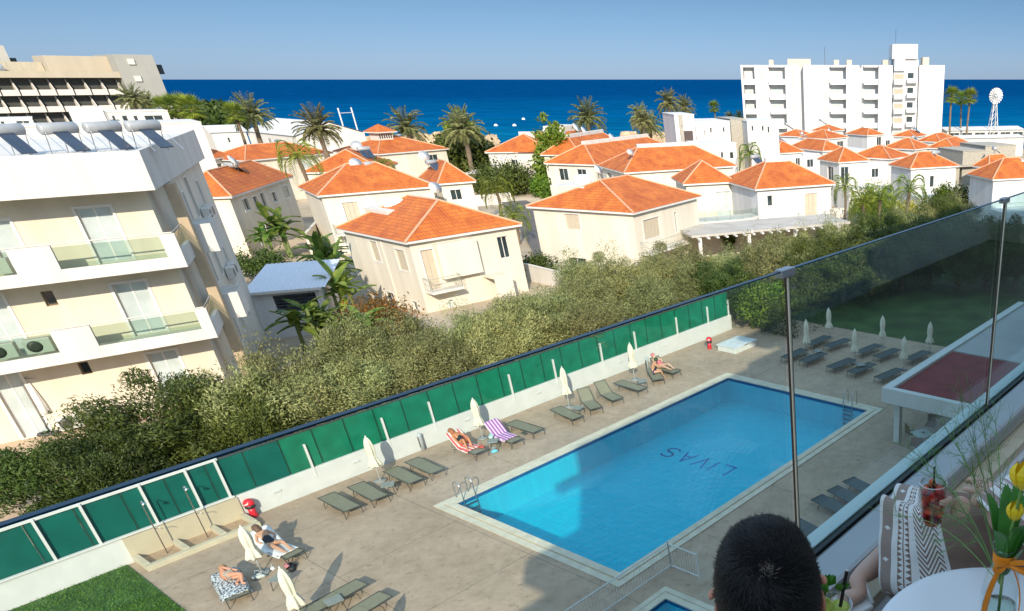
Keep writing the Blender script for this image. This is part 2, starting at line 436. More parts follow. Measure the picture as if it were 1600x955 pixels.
def poolmat():
    if 'PF' in MATS: return MATS['PF']
    m = bpy.data.materials.new('pool_floor_tiles'); m.use_nodes = True
    nt = m.node_tree; N = nt.nodes; L = nt.links; b = N['Principled BSDF']; b.inputs['Roughness'].default_value = .5
    tc = N.new('ShaderNodeTexCoord'); mp = N.new('ShaderNodeMapping'); mp.inputs['Rotation'].default_value = (0, 0, AZ); L.new(tc.outputs['Object'], mp.inputs[0])
    # soft wavering so the tile rows look seen through moving water
    nz = N.new('ShaderNodeTexNoise'); nz.inputs['Scale'].default_value = 2.2; nz.inputs['Detail'].default_value = 3; L.new(tc.outputs['Object'], nz.inputs['Vector'])
    sc_ = N.new('ShaderNodeVectorMath'); sc_.operation = 'SCALE'; sc_.inputs['Scale'].default_value = .14; L.new(nz.outputs['Color'], sc_.inputs[0])
    ad = N.new('ShaderNodeVectorMath'); ad.operation = 'ADD'; L.new(mp.outputs[0], ad.inputs[0]); L.new(sc_.outputs[0], ad.inputs[1])
    br = N.new('ShaderNodeTexBrick'); br.offset = 0; br.inputs['Scale'].default_value = 1; br.inputs['Brick Width'].default_value = .30; br.inputs['Row Height'].default_value = .30; br.inputs['Mortar Size'].default_value = .012; br.inputs['Mortar Smooth'].default_value = .6
    br.inputs['Color1'].default_value = (.001, .52, .62, 1); br.inputs['Color2'].default_value = (.001, .47, .58, 1); br.inputs['Mortar'].default_value = (.002, .38, .52, 1)
    L.new(ad.outputs[0], br.inputs['Vector']); L.new(br.outputs['Color'], b.inputs['Base Color'])
    MATS['PF'] = m; return m
def pool(name, a0, a1, b0, b1, depth, cw=0.55):
    PF = poolmat()
    g = MB(); D = -depth
    g.face([W(a0,b0,D), W(a0,b1,D), W(a1,b1,D), W(a1,b0,D)])
    for p, q in (((a0,b0),(a1,b0)), ((a1,b0),(a1,b1)), ((a1,b1),(a0,b1)), ((a0,b1),(a0,b0))):
        g.face([W(*p, D), W(*q, D), W(*q, -.16), W(*p, -.16)])
    struct(g.build(name+'_basin', PF))
    wb = MB(); DB = mat('dark_blue_tile_band', (0.01, 0.10, 0.25), 0.3, 0.2, 20)
    for p, q in (((a0,b0),(a1,b0)), ((a1,b0),(a1,b1)), ((a1,b1),(a0,b1)), ((a0,b1),(a0,b0))):
        wb.face([W(*p, -.16), W(*q, -.16), W(*q, 0.0), W(*p, 0.0)])
    struct(wb.build(name+'_tile_band', DB))
    cp = MB(); CO = mat('pale_coping_stone', (0.58, 0.52, 0.40), 0.75, 0.12, 2.5, 0.2, 30)
    c2 = MB(); CT = mat('tan_overflow_strip', (0.46, 0.35, 0.22), 0.8, 0.15, 3, 0.2, 30)
    def frame(g, i, o, z0, z1):
        for s in range(4):
            if s == 0: A0, A1, B0, B1 = a0-o, a1+o, b0-o, b0-i
            if s == 1: A0, A1, B0, B1 = a0-o, a1+o, b1+i, b1+o
            if s == 2: A0, A1, B0, B1 = a0-o, a0-i, b0-i, b1+i
            if s == 3: A0, A1, B0, B1 = a1+i, a1+o, b0-i, b1+i
            g.prism([W(A0,B0), W(A0,B1), W(A1,B1), W(A1,B0)], z0, z1)
    frame(cp, -0.03, cw*.45, 0.004, 0.05)
    frame(c2, cw*.45+.002, cw*.55, 0.004, 0.02)
    frame(cp, cw*.55+.002, cw, 0.004, 0.035)
    struct(cp.build(name+'_coping', CO)); struct(c2.build(name+'_overflow_strip', CT))
    if 'WATER' not in MATS:
        m = bpy.data.materials.new('pool_water'); m.use_nodes = True
        nt = m.node_tree; N = nt.nodes; L = nt.links; N.remove(N['Principled BSDF'])
        t = N.new('ShaderNodeBsdfTransparent'); t.inputs['Color'].default_value = (0.40, 0.92, 0.98, 1)
        gl = N.new('ShaderNodeBsdfGlossy'); gl.inputs['Roughness'].default_value = 0.04
        tc = N.new('ShaderNodeTexCoord'); n = N.new('ShaderNodeTexNoise'); n.inputs['Scale'].default_value = 3.5; n.inputs['Detail'].default_value = 6
        L.new(tc.outputs['Object'], n.inputs['Vector'])
        bp = N.new('ShaderNodeBump'); bp.inputs['Strength'].default_value = 0.9; bp.inputs['Distance'].default_value = 0.06
        L.new(n.outputs['Fac'], bp.inputs['Height']); L.new(bp.outputs[0], gl.inputs['Normal']); f = schlick(nt, .02, bp.outputs[0])
        x = N.new('ShaderNodeMixShader'); L.new(f, x.inputs[0]); L.new(t.outputs[0], x.inputs[1]); L.new(gl.outputs[0], x.inputs[2])
        L.new(x.outputs[0], N['Material Output'].inputs['Surface'])
        MATS['WATER'] = m
    g = MB(); g.face([W(a0-.01,b0-.01,-.06), W(a0-.01,b1+.01,-.06), W(a1+.01,b1+.01,-.06), W(a1+.01,b0-.01,-.06)])
    struct(g.build(name+'_water', MATS['WATER']))
pool('swimming_pool', PA0, PA1, PB0, PB1, 1.35)
pool('small_pool', KA0, KA1, KB0, KB1, 0.6, 0.45)
# lettering and lane line on the pool floor
PLINE = mat('navy_floor_tiles', (0.01, 0.10, 0.38), 0.5, 0.1)
def letters():
    g = MB()
    G = {'L': [[(0,1),(0,0),(.55,0)]], 'I': [[(.1,0),(.1,1)]], 'V': [[(0,1),(.33,0),(.66,1)]], 'A': [[(0,0),(.33,1),(.66,0)],[(.13,.36),(.53,.36)]],
         'S': [[(.6,.88),(.45,1),(.15,1),(0,.85),(0,.66),(.12,.54),(.48,.46),(.6,.34),(.6,.15),(.45,0),(.12,0),(0,.12)]]}
    p0 = P(1150, 731, -1.345); p1 = P(1046, 698, -1.345)   # the word runs away from the lens, its foot on the far side
    ax = (p1-p0); ln = ax.length; ax.normalize(); up = Vector((ax.y, -ax.x, 0))
    tt = P(1129, 742, -1.345)-p0
    if up.dot(tt) < 0: up = -up
    hgt = up.dot(tt)
    x = 0.0; adv = {'L': .8, 'I': .42, 'V': .86, 'A': .95, 'S': .7}
    tot = sum(adv[c] for c in 'LIVAS'); s = ln/tot
    o = p0
    for ch in 'LIVAS':
        for st in G[ch]:
            for a, b in zip(st, st[1:]):
                A = o+ax*(x+a[0]*.85*s)+up*(a[1]*hgt); B = o+ax*(x+b[0]*.85*s)+up*(b[1]*hgt)
                d = (B-A).normalized()*.05; nrm = Vector((-d.y, d.x, 0))
                A = A-d; B = B+d
                g.face([A-nrm, B-nrm, B+nrm, A+nrm])
        x += adv[ch]*s
    g.v = [(p[0], p[1], -1.345) for p in g.v]
    struct(g.build('pool_floor_lettering', PLINE))
letters()
# ------------------------------------------------------------ boundary fence
def fence():
    t = thing('boundary_fence', W(17, WALL_B, 0), -AZ+pi/2, 'long green panelled fence on a low white wall beside the pool deck', 'fence')
    # local x along the wall (dA), local y = outward (-dB)
    m0 = MB().box((-20, 0, -.1), (20.2, 0.22, 0.92)); m0.build('base_wall', WHITE, t, 0.01)
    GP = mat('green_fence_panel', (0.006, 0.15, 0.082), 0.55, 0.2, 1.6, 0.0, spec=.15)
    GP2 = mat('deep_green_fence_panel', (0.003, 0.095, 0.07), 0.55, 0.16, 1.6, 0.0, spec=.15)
    x = -19.6; k = 0
    while x < 20.0:
        wd = min(1.18, 20.1-x)
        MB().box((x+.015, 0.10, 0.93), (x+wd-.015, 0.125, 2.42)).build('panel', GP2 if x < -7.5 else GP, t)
        MB().box((x-.02, 0.085, 0.95), (x+.012, 0.14, 2.40)).build('panel_seam', mat('dark_green_seam', (0.004, 0.05, 0.03), .6), t)
        x += 1.2; k += 1
    pr = MB()
    for a in [1.6, 3.62, 4.75, 6.3, 7.6, 8.5]:
        MB().box((a-17-.034, -.03, 0.2 if a > 8.4 else .93), (a-17+.034, 0.08, 2.50)).build('post', WHITE, t, .004)
    for a in [11.35, 14.4, 16.5, 20.6, 23.2, 26.3, 28.8, 32.2, 35.0, 37.0]:
        MB().box((a-17-.032, -.02, 0.55), (a-17+.032, 0.08, 1.95)).build('post', WHITE, t, .004)
    MB().box((-19.8, 0.02, 2.425), (-8.4, 0.16, 2.52)).build('top_rail', WHITE, t, .005)
    MB().box((-19.8, -.06, 0.925), (-8.4, 0.06, 0.985)).build('bottom_rail', WHITE, t, .005)
    MB().box((-8.4, 0.07, 2.425), (20.1, 0.15, 2.46)).build('top_rail', DKMET, t, .005)
    for a in (9.9, 12.9, 18.0, 22.0, 27.5, 31.0):
        MB().box((a-17-.14, -.035, .5), (a-17+.14, -.002, .58)).build('wall_lamp', mat('pale_grey_plastic', (.55, .55, .54), .5), t, .01)
    return t
fence()
def shower():
    t = thing('foot_shower', W(7.0, WALL_B, 0), -AZ+pi/2, 'tan tiled outdoor shower with three foot trays against the fence wall', 'outdoor shower')
    TAN = mat('tan_wall_tiles', (0.50, 0.42, 0.29), 0.6, 0.08, 1.5)
    MB().box((-1.75, -.06, 0.004), (1.65, -.002, 0.90)).build('tiled_wall', TAN, t)
    g = MB(); g.box((-1.75, -1.25, 0.004), (1.65, -1.05, .20))
    for x in (-1.75, -.62, .50, 1.48): g.box((x, -1.05, .004), (x+.17, -.06, .24))
    g.build('tray_kerb', mat('tan_kerb', (0.52, 0.45, 0.32), .7, .08), t, .01)
    for x in (-1.58, -.45, .67):
        MB().box((x, -1.05, .01), (x+.8 if x > .6 else x+.96, -.06, .05)).build('foot_tray', mat('reddish_tray_tiles', (.40, .27, .17), .6, .15, 6), t)
    for x in (-.95, .25):
        g = MB(); g.smooth = True
        g.tube([(x, -.5, .05), (x, -.5, 2.1), (x, -.56, 2.16), (x, -.72, 2.16)], .018, 8)
        p = g.build('shower_pole', METAL, t)
        h = MB(); h.smooth = True; h.lathe([(.02, .05), (.03, .04), (.075, .0), (.075, -.015)], (x, -.74, 2.1), 12); h.build('shower_head', METAL, p)
        h = MB(); h.smooth = True; h.tube([(x, -.5, 1.05), (x+.12, -.58, 1.05), (x+.17, -.62, 1.0)], .012, 6); h.build('tap', METAL, p)
shower()
# garden hoses on the near lawn
def hose(px, r, m, label):
    g = MB(); g.smooth = True
    pts = [P(x, y, z) for x, y, z in px]
    out = []
    for i in range(len(pts)-1):
        p0 = pts[max(i-1, 0)]; p1 = pts[i]; p2 = pts[i+1]; p3 = pts[min(i+2, len(pts)-1)]
        for k in range(6):
            t = k/6; out.append(0.5*((2*p1)+(-p0+p2)*t+(2*p0-5*p1+4*p2-p3)*t*t+(-p0+3*p1-3*p2+p3)*t**3))
    out.append(pts[-1]); g.tube(out, r, 6)
    tag(g.build('garden_hose', m), label, 'hose')
hose([(32, 938, .05), (60, 915, .1), (88, 897, .25), (128, 894, .12), (152, 880, .1), (190, 872, .12)], .022, mat('black_rubber', (.015, .015, .015), .5), 'thin black hose running from the grass up to the tan shower wall')
hose([(36, 934, .06), (55, 913, .14), (86, 897, .2)], .03, mat('blue_hose', (.02, .13, .45), .4), 'short blue hose lying on the near lawn by the white wall')
hose([(0, 870, .6), (14, 900, .3), (26, 932, .08)], .025, mat('dark_hose', (.03, .035, .04), .5), 'dark hose hanging down the white wall at the left corner of the lawn')

# ------------------------------------------------------------ loungers
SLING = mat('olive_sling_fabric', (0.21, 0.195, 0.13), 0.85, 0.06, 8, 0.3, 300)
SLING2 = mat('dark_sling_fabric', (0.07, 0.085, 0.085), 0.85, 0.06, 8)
FRM = mat('dark_lounger_frame', (0.055, 0.055, 0.045), 0.45, 0.08)
def lounger(back, sl=SLING):
    """head at -x end; origin at foot centre on the ground, body runs towards -x"""
    t = thing('sun_lounger', (0, 0, 0), 0, '', 'sun lounger')
    L, Wd, hz = 1.95, .64, .33
    ca, sa = math.cos(R(back)), math.sin(R(back))
    hx = -1.2
    m = MB()
    n = 8
    for i in range(n):                       # seat with slight sag
        x0 = -.03+(hx+.03)*i/n; x1 = -.03+(hx+.03)*(i+1)/n
        z = lambda x: hz-.02*math.sin(pi*x/hx)
        m.face([(x0, -Wd/2+.03, z(x0)), (x0, Wd/2-.03, z(x0)), (x1, Wd/2-.03, z(x1)), (x1, -Wd/2+.03, z(x1))])
    for i in range(n):
        x0 = -.03+(hx+.03)*i/n; x1 = -.03+(hx+.03)*(i+1)/n
        m.face([(x0, -Wd/2+.03, z(x0)-.012), (x1, -Wd/2+.03, z(x1)-.012), (x1, Wd/2-.03, z(x1)-.012), (x0, Wd/2-.03, z(x0)-.012)])
    m.build('seat', sl, t)
    b = MB(); bl = L-1.2
    q = lambda u, y, dz=0: (hx-u*ca-dz*sa, y, hz+u*sa+dz*ca)
    b.v += [q(.01, -Wd/2+.03), q(.01, Wd/2-.03), q(bl, Wd/2-.03), q(bl, -Wd/2+.03)]; b.f.append((0, 1, 2, 3)); b.uv.append(None)
    b.v += [q(.01, -Wd/2+.03, -.014), q(.01, Wd/2-.03, -.014), q(bl, Wd/2-.03, -.014), q(bl, -Wd/2+.03, -.014)]; b.f.append((7, 6, 5, 4)); b.uv.append(None)
    b.build('backrest', sl, t)
    f = MB()
    for s in (-1, 1):
        y = s*(Wd/2-.012)
        f.tube([(0, y, hz), (hx, y, hz-.005)], .018, 6); f.tube([(hx, y, hz-.005), q(bl, y)], .018, 6)
        f.tube([(-.25, y, hz-.01), (-.6, y, hz-.07), (-1.0, y, hz-.02)], .012, 5)
    f.tube([(0, -Wd/2, hz), (0, Wd/2, hz)], .018, 6); f.tube([q(bl, -Wd/2), q(bl, Wd/2)], .018, 6)
    f.build('frame', FRM, t)
    for x in (-.18, -1.45):
        for s in (-1, 1):
            dx = .14 if x > -1 else -.12
            zt = hz-.01 if not (x < -1 and back > 5) else hz-.03
            MB().tube([(x if back < 5 or x > -1 else hx, s*(Wd/2-.012), zt), (x+dx, s*(Wd/2-.012), .16), (x+dx*1.05, s*(Wd/2-.012), 0)], [.017, .015, .014], 6).build('leg', FRM, t)
    if back > 5:
        MB().tube([q(bl*.6, -Wd/2+.05), (-1.75, -Wd/2+.05, .2), (-1.75, Wd/2-.05, .2), q(bl*.6, Wd/2-.05)], .011, 5).build('back_support', FRM, t)
    return t
LG = {}
def place_lounger(head, foot, back, label, group, dark=False, dist=None):
    h = P(head[0], head[1], .33 if back < 5 else .33+.75*math.sin(R(back))); f = P(foot[0], foot[1], .33)
    d = f-h; rz = math.atan2(d.y, d.x)
    key = (back, dark)
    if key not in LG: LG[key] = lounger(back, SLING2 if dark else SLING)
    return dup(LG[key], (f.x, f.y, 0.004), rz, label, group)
GW = 'sun loungers along the fence wall'
GN = 'sun loungers on the near deck'
GS = 'sun loungers on the shaded far deck'
GR = 'sun loungers below the balcony on the right'
Lo = {}
for k, hd, ft, bk, lab, grp in [
 ('a', (510,774), (551,795), 0, 'empty flat olive lounger nearest the red bin in the wall row', GW),
 ('b', (557,758), (594.6,778), 0, 'empty flat olive lounger just left of the cream umbrella by the white wall', GW),
 ('c', (612.8,734), (650.5,752), 0, 'empty flat olive lounger just right of the first small side table on the wall side', GW),
 ('d', (649,721), (684,736.5), 0, 'empty flat olive lounger last before the grey steel ladder of the pool', GW),
 ('e', (709,676), (752,706), 42, 'raised lounger under the red striped towel and the sunbathing woman', GW),
 ('f', (764,657.7), (808,689), 42, 'raised lounger draped with the purple striped towel', GW),
 ('g', (798,659.6), (841.6,673), 0, 'empty flat olive lounger right of the purple towel', GW),
 ('h', (869,638), (903,653), 0, 'empty flat olive lounger left of two raised ones by the middle umbrella', GW),
 ('i', (908,604.4), (931.7,638), 42, 'empty olive lounger with raised back nearest the middle umbrella', GW),
 ('j', (933,594), (965.6,624), 42, 'empty olive lounger with raised back, right one of the raised pair', GW),
 ('k', (968,597), (1004.6,608), 0, 'empty flat olive lounger in front of the far wall umbrella', GW),
 ('l', (1018,575), (1029,593), 0, 'lounger under the sitting man with dark blue swim shorts', GW),
 ('m', (1040,563), (1058,581), 42, 'lounger under the reclining person in a pink top near the far bin', GW),
 ('n', (340.4,877), (372,932.5), 0, 'lounger covered with the black and white patterned towel', GN),
 ('o', (400,828), (462,867), 42, 'lounger with the white towel under the woman in black', GN),
 ('p', (553,916), (468,962), 0, 'empty lounger cut by the lower photo edge, left one of the pair', GN),
 ('q', (592.7,934), (508,985), 0, 'empty lounger cut by the lower photo edge, right one of the pair', GN)]:
    Lo[k] = place_lounger(hd, ft, bk, lab, grp)
for lab, e0, e1 in [
 ('shaded dark lounger farthest left, partly behind the glass post', (1226,559.5), (1258,545)),
 ('shaded dark lounger just right of the glass post in the front row', (1254,565), (1288,551)),
 ('shaded dark lounger at the back left against the dark hedge', (1265,538), (1290,526.5)),
 ('shaded dark lounger in the back row right of the farthest umbrella', (1292,541.6), (1322,531)),
 ('shaded dark lounger left of the umbrella in the middle of the front row', (1297,574.6), (1331,561)),
 ('shaded dark lounger right of the umbrella in the middle of the front row', (1329.5,582), (1365,567)),
 ('shaded dark lounger left of the back row middle umbrella', (1341,551), (1371,539)),
 ('shaded dark lounger right of the back row middle umbrella', (1370,558), (1403,545)),
 ('shaded dark lounger closest to the white corner of the pavilion roof', (1372,591), (1408,576)),
 ('shaded dark lounger at the far right, half hidden by the pavilion roof', (1418,562), (1448,549))]:
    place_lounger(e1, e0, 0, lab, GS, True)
for lab, c, d in [
 ('grey lounger farthest of the four beside the right pool edge', (1339,756), (1378,776)),
 ('grey lounger second farthest beside the right pool edge', (1315,770), (1356,790)),
 ('grey lounger third beside the right pool edge, all of its end showing', (1291,784), (1334,804)),
 ('grey lounger partly hidden behind the balcony glass post', (1262,826), (1302,846))]:
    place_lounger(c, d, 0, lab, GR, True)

# ------------------------------------------------------------ closed umbrellas
CANV = mat('cream_umbrella_canvas', (0.70, 0.64, 0.50), 0.85, 0.06, 3, 0.3, 30)
def umbrella(seed):
    r_ = random.Random(seed)
    t = thing('closed_umbrella', (0, 0, 0), 0, '', 'umbrella')
    g = MB(); g.smooth = True; g.tube([(0, 0, .06), (0, 0, 2.0)], .021, 8); g.build('pole', FRAMEW, t)
    g = MB(); g.smooth = True; g.lathe([(.24, 0), (.24, .05), (.20, .07), (.04, .09), (.035, .2)], n=16); g.build('base', mat('grey_base', (.25, .25, .24), .7), t)
    ph = r_.random()*6
    def wob(a, k): return 1+.24*math.sin(6*a+ph+k*.25)*(1 if k > 1 else .3)+.08*math.sin(13*a+ph)
    g = MB(); g.smooth = True
    g.lathe([(.05, .78), (.20, .72), (.215, .78), (.17, 1.0), (.12, 1.15), (.135, 1.3), (.15, 1.5), (.145, 1.7), (.11, 1.9), (.06, 2.04), (.02, 2.1)], n=48, wob=lambda a, k: 1 if k > 9 else 1+.2*math.sin(6*a+ph+k*.2)*(1.3 if k in (1, 2) else .8))
    g.build('canopy', CANV, t)
    g = MB(); g.smooth = True; g.lathe([(.128, 1.135), (.135, 1.15), (.128, 1.165)], n=16); g.build('strap', CANV, t)
    g = MB(); g.smooth = True; g.lathe([(.025, 2.09), (.03, 2.12), (.012, 2.16)], n=8); g.build('finial', FRAMEW, t)
    return t
UM = [umbrella(3), umbrella(8)]
GU = 'closed cream umbrellas on the sunny deck'; GU2 = 'closed umbrellas on the shaded far deck'
for i, (foot, top, lab, grp) in enumerate([
 ((409.8,895.7), (367,824), 'closed cream umbrella between the patterned towel and the woman in black', GU),
 (None, (437,888), 'closed cream umbrella nearest the lower photo edge, over the lounger pair', GU),
 ((595,752), (566,682.5), 'closed cream umbrella casting its shadow on the white wall near four empty loungers', GU),
 ((754.7,685.3), (736.5,622.5), 'closed cream umbrella between the red and the purple striped towels', GU),
 ((890,637), (877,573), 'closed cream umbrella left of the two raised empty loungers', GU),
 ((992,594), (983.7,535.8), 'closed cream umbrella beside the sitting couple, farthest along the wall', GU),
 (None, (553.8,952.5), 'closed cream umbrella with only its tip above the lower photo edge', GU),
 ((1261,555), (1259.7,499), 'closed umbrella just right of the glass post by the dark hedge', GU2),
 ((1295.5,528.4), (1291.7,481), 'closed umbrella farthest back by the hedge', GU2),
 ((1335.5,568), (1336.6,513.7), 'closed umbrella in the middle of the shaded front row', GU2),
 ((1378.4,542.5), (1380,493.5), 'closed umbrella in the middle of the back row before the lawn', GU2),
 ((1411.4,578), (1413,525.6), 'closed umbrella beside the corner of the pavilion roof', GU2),
 ((1451.5,552), (1455,503), 'rightmost closed umbrella, rising behind the pavilion roof edge', GU2)]):
    if foot: p = P(*foot)
    else: p = P(top[0], top[1], 2.1)
    c = dup(UM[i % 2], (p.x, p.y, .004), i*1.3, lab, grp)
    if foot:
        d = math.hypot(p.x, p.y); r = ray(*top); zt = H+r.z/math.hypot(r.x, r.y)*d
        c.scale = (1, 1, max(.85, min(1.05, zt/2.14)))

def side_table():
    t = thing('side_table', (0, 0, 0), 0, '', 'side table')
    MB().cbox((0, 0, .4), (.46, .46, .025)).build('table_top', mat('grey_table_top', (.24, .25, .22), .6), t, .005)
    for sx in (-1, 1):
        for sy in (-1, 1):
            MB().tube([(sx*.17, sy*.17, .39), (sx*.2, sy*.2, 0)], .013, 6).build('leg', FRM, t)
    return t
ST = side_table()
for i, (x, y, lab) in enumerate([(606,757,'small grey side table beside the wall umbrella and four empty loungers'), (903,637,'small grey side table by the middle umbrella'),
    (1003,595,'small grey side table next to the far wall umbrella'), (436,903,'small grey side table at the foot of the umbrella near the patterned towel'),
    (521,938,'small grey side table between the two loungers at the lower edge'), (770,689,'small grey side table cluttered with bags between the striped towels'),
    (1278,548,'small side table in the shade by the umbrella near the glass post'), (1345,570,'small side table in the shade by the middle front umbrella')]):
    p = P(x, y, .4); dup(ST, (p.x, p.y, .004), .4+i*.9, lab, 'side tables on the deck')

# ------------------------------------------------------------ bins, ladders and deck furniture
def bin_(px, lab, sc_=1):
    p = P(*px); t = thing('litter_bin', (p.x, p.y, .004), rnd.random()*6, lab, 'litter bin', 'red litter bins by the wall')
    RED = mat('glossy_red_plastic', (0.62, 0.02, 0.03), 0.3, 0.06)
    g = MB(); g.smooth = True; g.lathe([(.20, 0), (.21, .03), (.17, .3), (.19, .46)], n=20); g.build('base', RED, t)
    g = MB(); g.smooth = True; g.lathe([(.19, .47), (.26, .52), (.26, .66)], n=20); g.build('band', mat('black_bin_band', (.02, .02, .02), .4), t)
    g = MB(); g.smooth = True; g.lathe([(.27, .66), (.28, .72), (.25, .84), (.15, .93), (.02, .96)], n=20); d = g.build('dome', RED, t)
    wv = MB()
    for rr, zz, n0 in ((.285, .76, 0), ):
        for s in range(10):
            a0 = R(-150+s*12); a1 = R(-150+(s+1)*12)
            w0 = .035+.02*math.sin(s*.9); w1 = .035+.02*math.sin((s+1)*.9); r = lambda z: .287-(z-.72)*.28
            c0 = zz+.02*math.sin(s*.8); c1 = zz+.02*math.sin((s+1)*.8)
            f = lambda a, z: (r(z)*math.cos(a), r(z)*math.sin(a), z)
            wv.face([f(a0, c0-w0/2), f(a1, c1-w1/2), f(a1, c1+w1/2), f(a0, c0+w0/2)])
    wv.build('white_swoosh', FRAMEW, d)
    t.rotation_euler[2] = R(-30); t.scale = (.66, .66, .78)
bin_((398,807), 'red litter bin with black band standing by the white wall at left')
bin_((1109,545), 'red litter bin with black band by the far end of the white wall')
def ladder(a, b, ang, lab):
    t = thing('pool_ladder', W(a, b, 0.03), ang, lab, 'pool ladder', 'steel pool ladders')
    for s in (-1, 1):
        g = MB(); g.smooth = True; y = s*.26; pts = [(-.42, y, 0), (-.42, y, .45)]
        for k in range(9):
            th = pi-k*pi/8; pts.append((-.2+.22*math.cos(th), y, .5+.22*math.sin(th)))
        pts += [(.04, y, .2), (.08, y, -.5), (.08, y, -1.1)]
        g.tube(pts, .022, 8); g.build('handrail', METAL, t)
    for z in (-.25, -.5, -.75, -1.0):
        MB().cbox((.08, 0, z), (.09, .5, .03)).build('tread', mat('dark_tread', (.02, .05, .09), .5), t)
ladder(13.98, PB0, math.atan2(dB.y, dB.x), 'steel pool ladder at the sunny left corner of the big pool')
ladder(PA1, -18.55, math.atan2(-dA.y, -dA.x), 'steel pool ladder at the far right corner of the big pool')
def wall_bollard(px, top, lab):
    p = P(*px); t = thing('wall_column', (p.x, p.y, .004), -AZ, lab, 'outdoor speaker', 'grey column fittings at the wall')
    g = MB(); g.smooth = True; g.lathe([(.09, 0), (.09, .7), (.10, .76), (.05, .8)], n=14); g.build('column', mat('grey_aluminium', (.42, .44, .46), .4, .05), t)
    MB().cbox((0, -.088, .4), (.07, .02, .5)).build('dark_front_strip', DKMET, t)  # plain grey column with a dark strip, use unknown
wall_bollard((662,703), 0, 'slim grey column at the wall right of the umbrella shadow')
wall_bollard((1013,580), 0, 'slim grey column at the wall behind the sitting couple')
def hatch():
    p = P(1152, 544); t = thing('pump_hatch', (p.x, p.y, 0), -AZ+pi/2, 'low white pump box with a lid at the far end of the wall', 'pump box')
    MB().box((-1.0, -.7, .004), (1.0, .7, .34)).build('box', WHITE, t, .02)
    MB().box((-1.05, -.75, .345), (1.05, .75, .40)).build('lid', mat('pale_grey_lid', (.62, .63, .62), .5), t, .01)
    MB().box((-.2, -.78, .36), (.2, -.755, .39)).build('handle', DKMET, t)
hatch()
# railing round the small pool
def kid_rail():
    t = thing('pool_railing', W(10.3, -16.15, 0), -AZ+pi/2, 'white metal railing between the big pool and the small pool', 'railing')
    RM = mat('white_railing_paint', (.60, .62, .60), .5, .04)
    def run(p, q):
        p = Vector(p); q = Vector(q); n = int((q-p).length/.11)
        for z in (.12, .98): MB().tube([p+Vector((0, 0, z)), q+Vector((0, 0, z))], .02, 6).build('rail', RM, t)
        g = MB()
        for i in range(n+1):
            c = p+(q-p)*i/n; g.tube([c+Vector((0, 0, .12)), c+Vector((0, 0, .98))], .007, 4)
        g.build('balusters', RM, t)
        for c in (p, q): MB().tube([c, c+Vector((0, 0, 1.02))], .025, 6).build('post', RM, t)
    run((-1.5, 0, 0), (4.25, 0, 0)); run((4.25, 0, 0), (4.25, -1.25, 0))
kid_rail()

# ------------------------------------------------------------ pavilion
def pavilion():
    p = P(1402, 690); a0, b0 = AB(p)
    t = thing('poolside_pavilion', (p.x, p.y, 0), -AZ+pi/2, 'white poolside pavilion with a red corrugated roof', 'pavilion')
    # local x along dA, local y = -dB (towards the wall)
    zb, zt = 2.1, 2.78
    X0, X1, Y0, Y1 = -.75, 16, -8.5, .45
    f = MB()
    f.box((X0, Y1-.42, zb), (X1, Y1, zt)); f.box((X0, Y0, zb), (X0+.3, Y1-.422, zt)); f.box((X1-.2, Y0, zb), (X1, Y1-.422, zt)); f.box((X0+.302, Y0, zb), (X1-.202, Y0+.2, zt))
    f.build('fascia', WHITE, t, .015)
    XR = AB(P(1495, 548, zt))[0]-a0
    g = MB(); g.box((XR+.19, Y0+.21, zt-.18), (X1-.21, Y1-.43, zt-.10)); g.build('pale_roof_section', mat('pale_roof_far_part', (.42, .40, .39), .7, .08, .6), t)  # flat pale sheet beyond the red corrugated part
    RR = mat('red_corrugated_sheet', (.22, .040, .045), .55, .2, 1.2, spec=.2)
    g = MB(); y = Y0+.2
    while y < Y1-.2:
        break
    x = X0+.3; 
    while x < XR:
        g.face([(x, Y0+.2, zt-.16), (x+.09, Y0+.2, zt-.11), (x+.09, Y1-.42, zt-.11), (x, Y1-.42, zt-.16)])
        g.face([(x+.09, Y0+.2, zt-.11), (x+.18, Y0+.2, zt-.16), (x+.18, Y1-.42, zt-.16), (x+.09, Y1-.42, zt-.11)]); x += .18
    g.build('corrugated_roof', RR, t)
    for x in (0, 7.2, 15): MB().box((x-.14, -.14, .004), (x+.14, .14, zb+.05)).build('column', WHITE, t, .01)
    MB().box((X0+.2, Y0+.3, zb+.02), (X1-.2, Y1-.3, zb+.06)).build('ceiling', WHITE, t)
    return p
pav = pavilion()
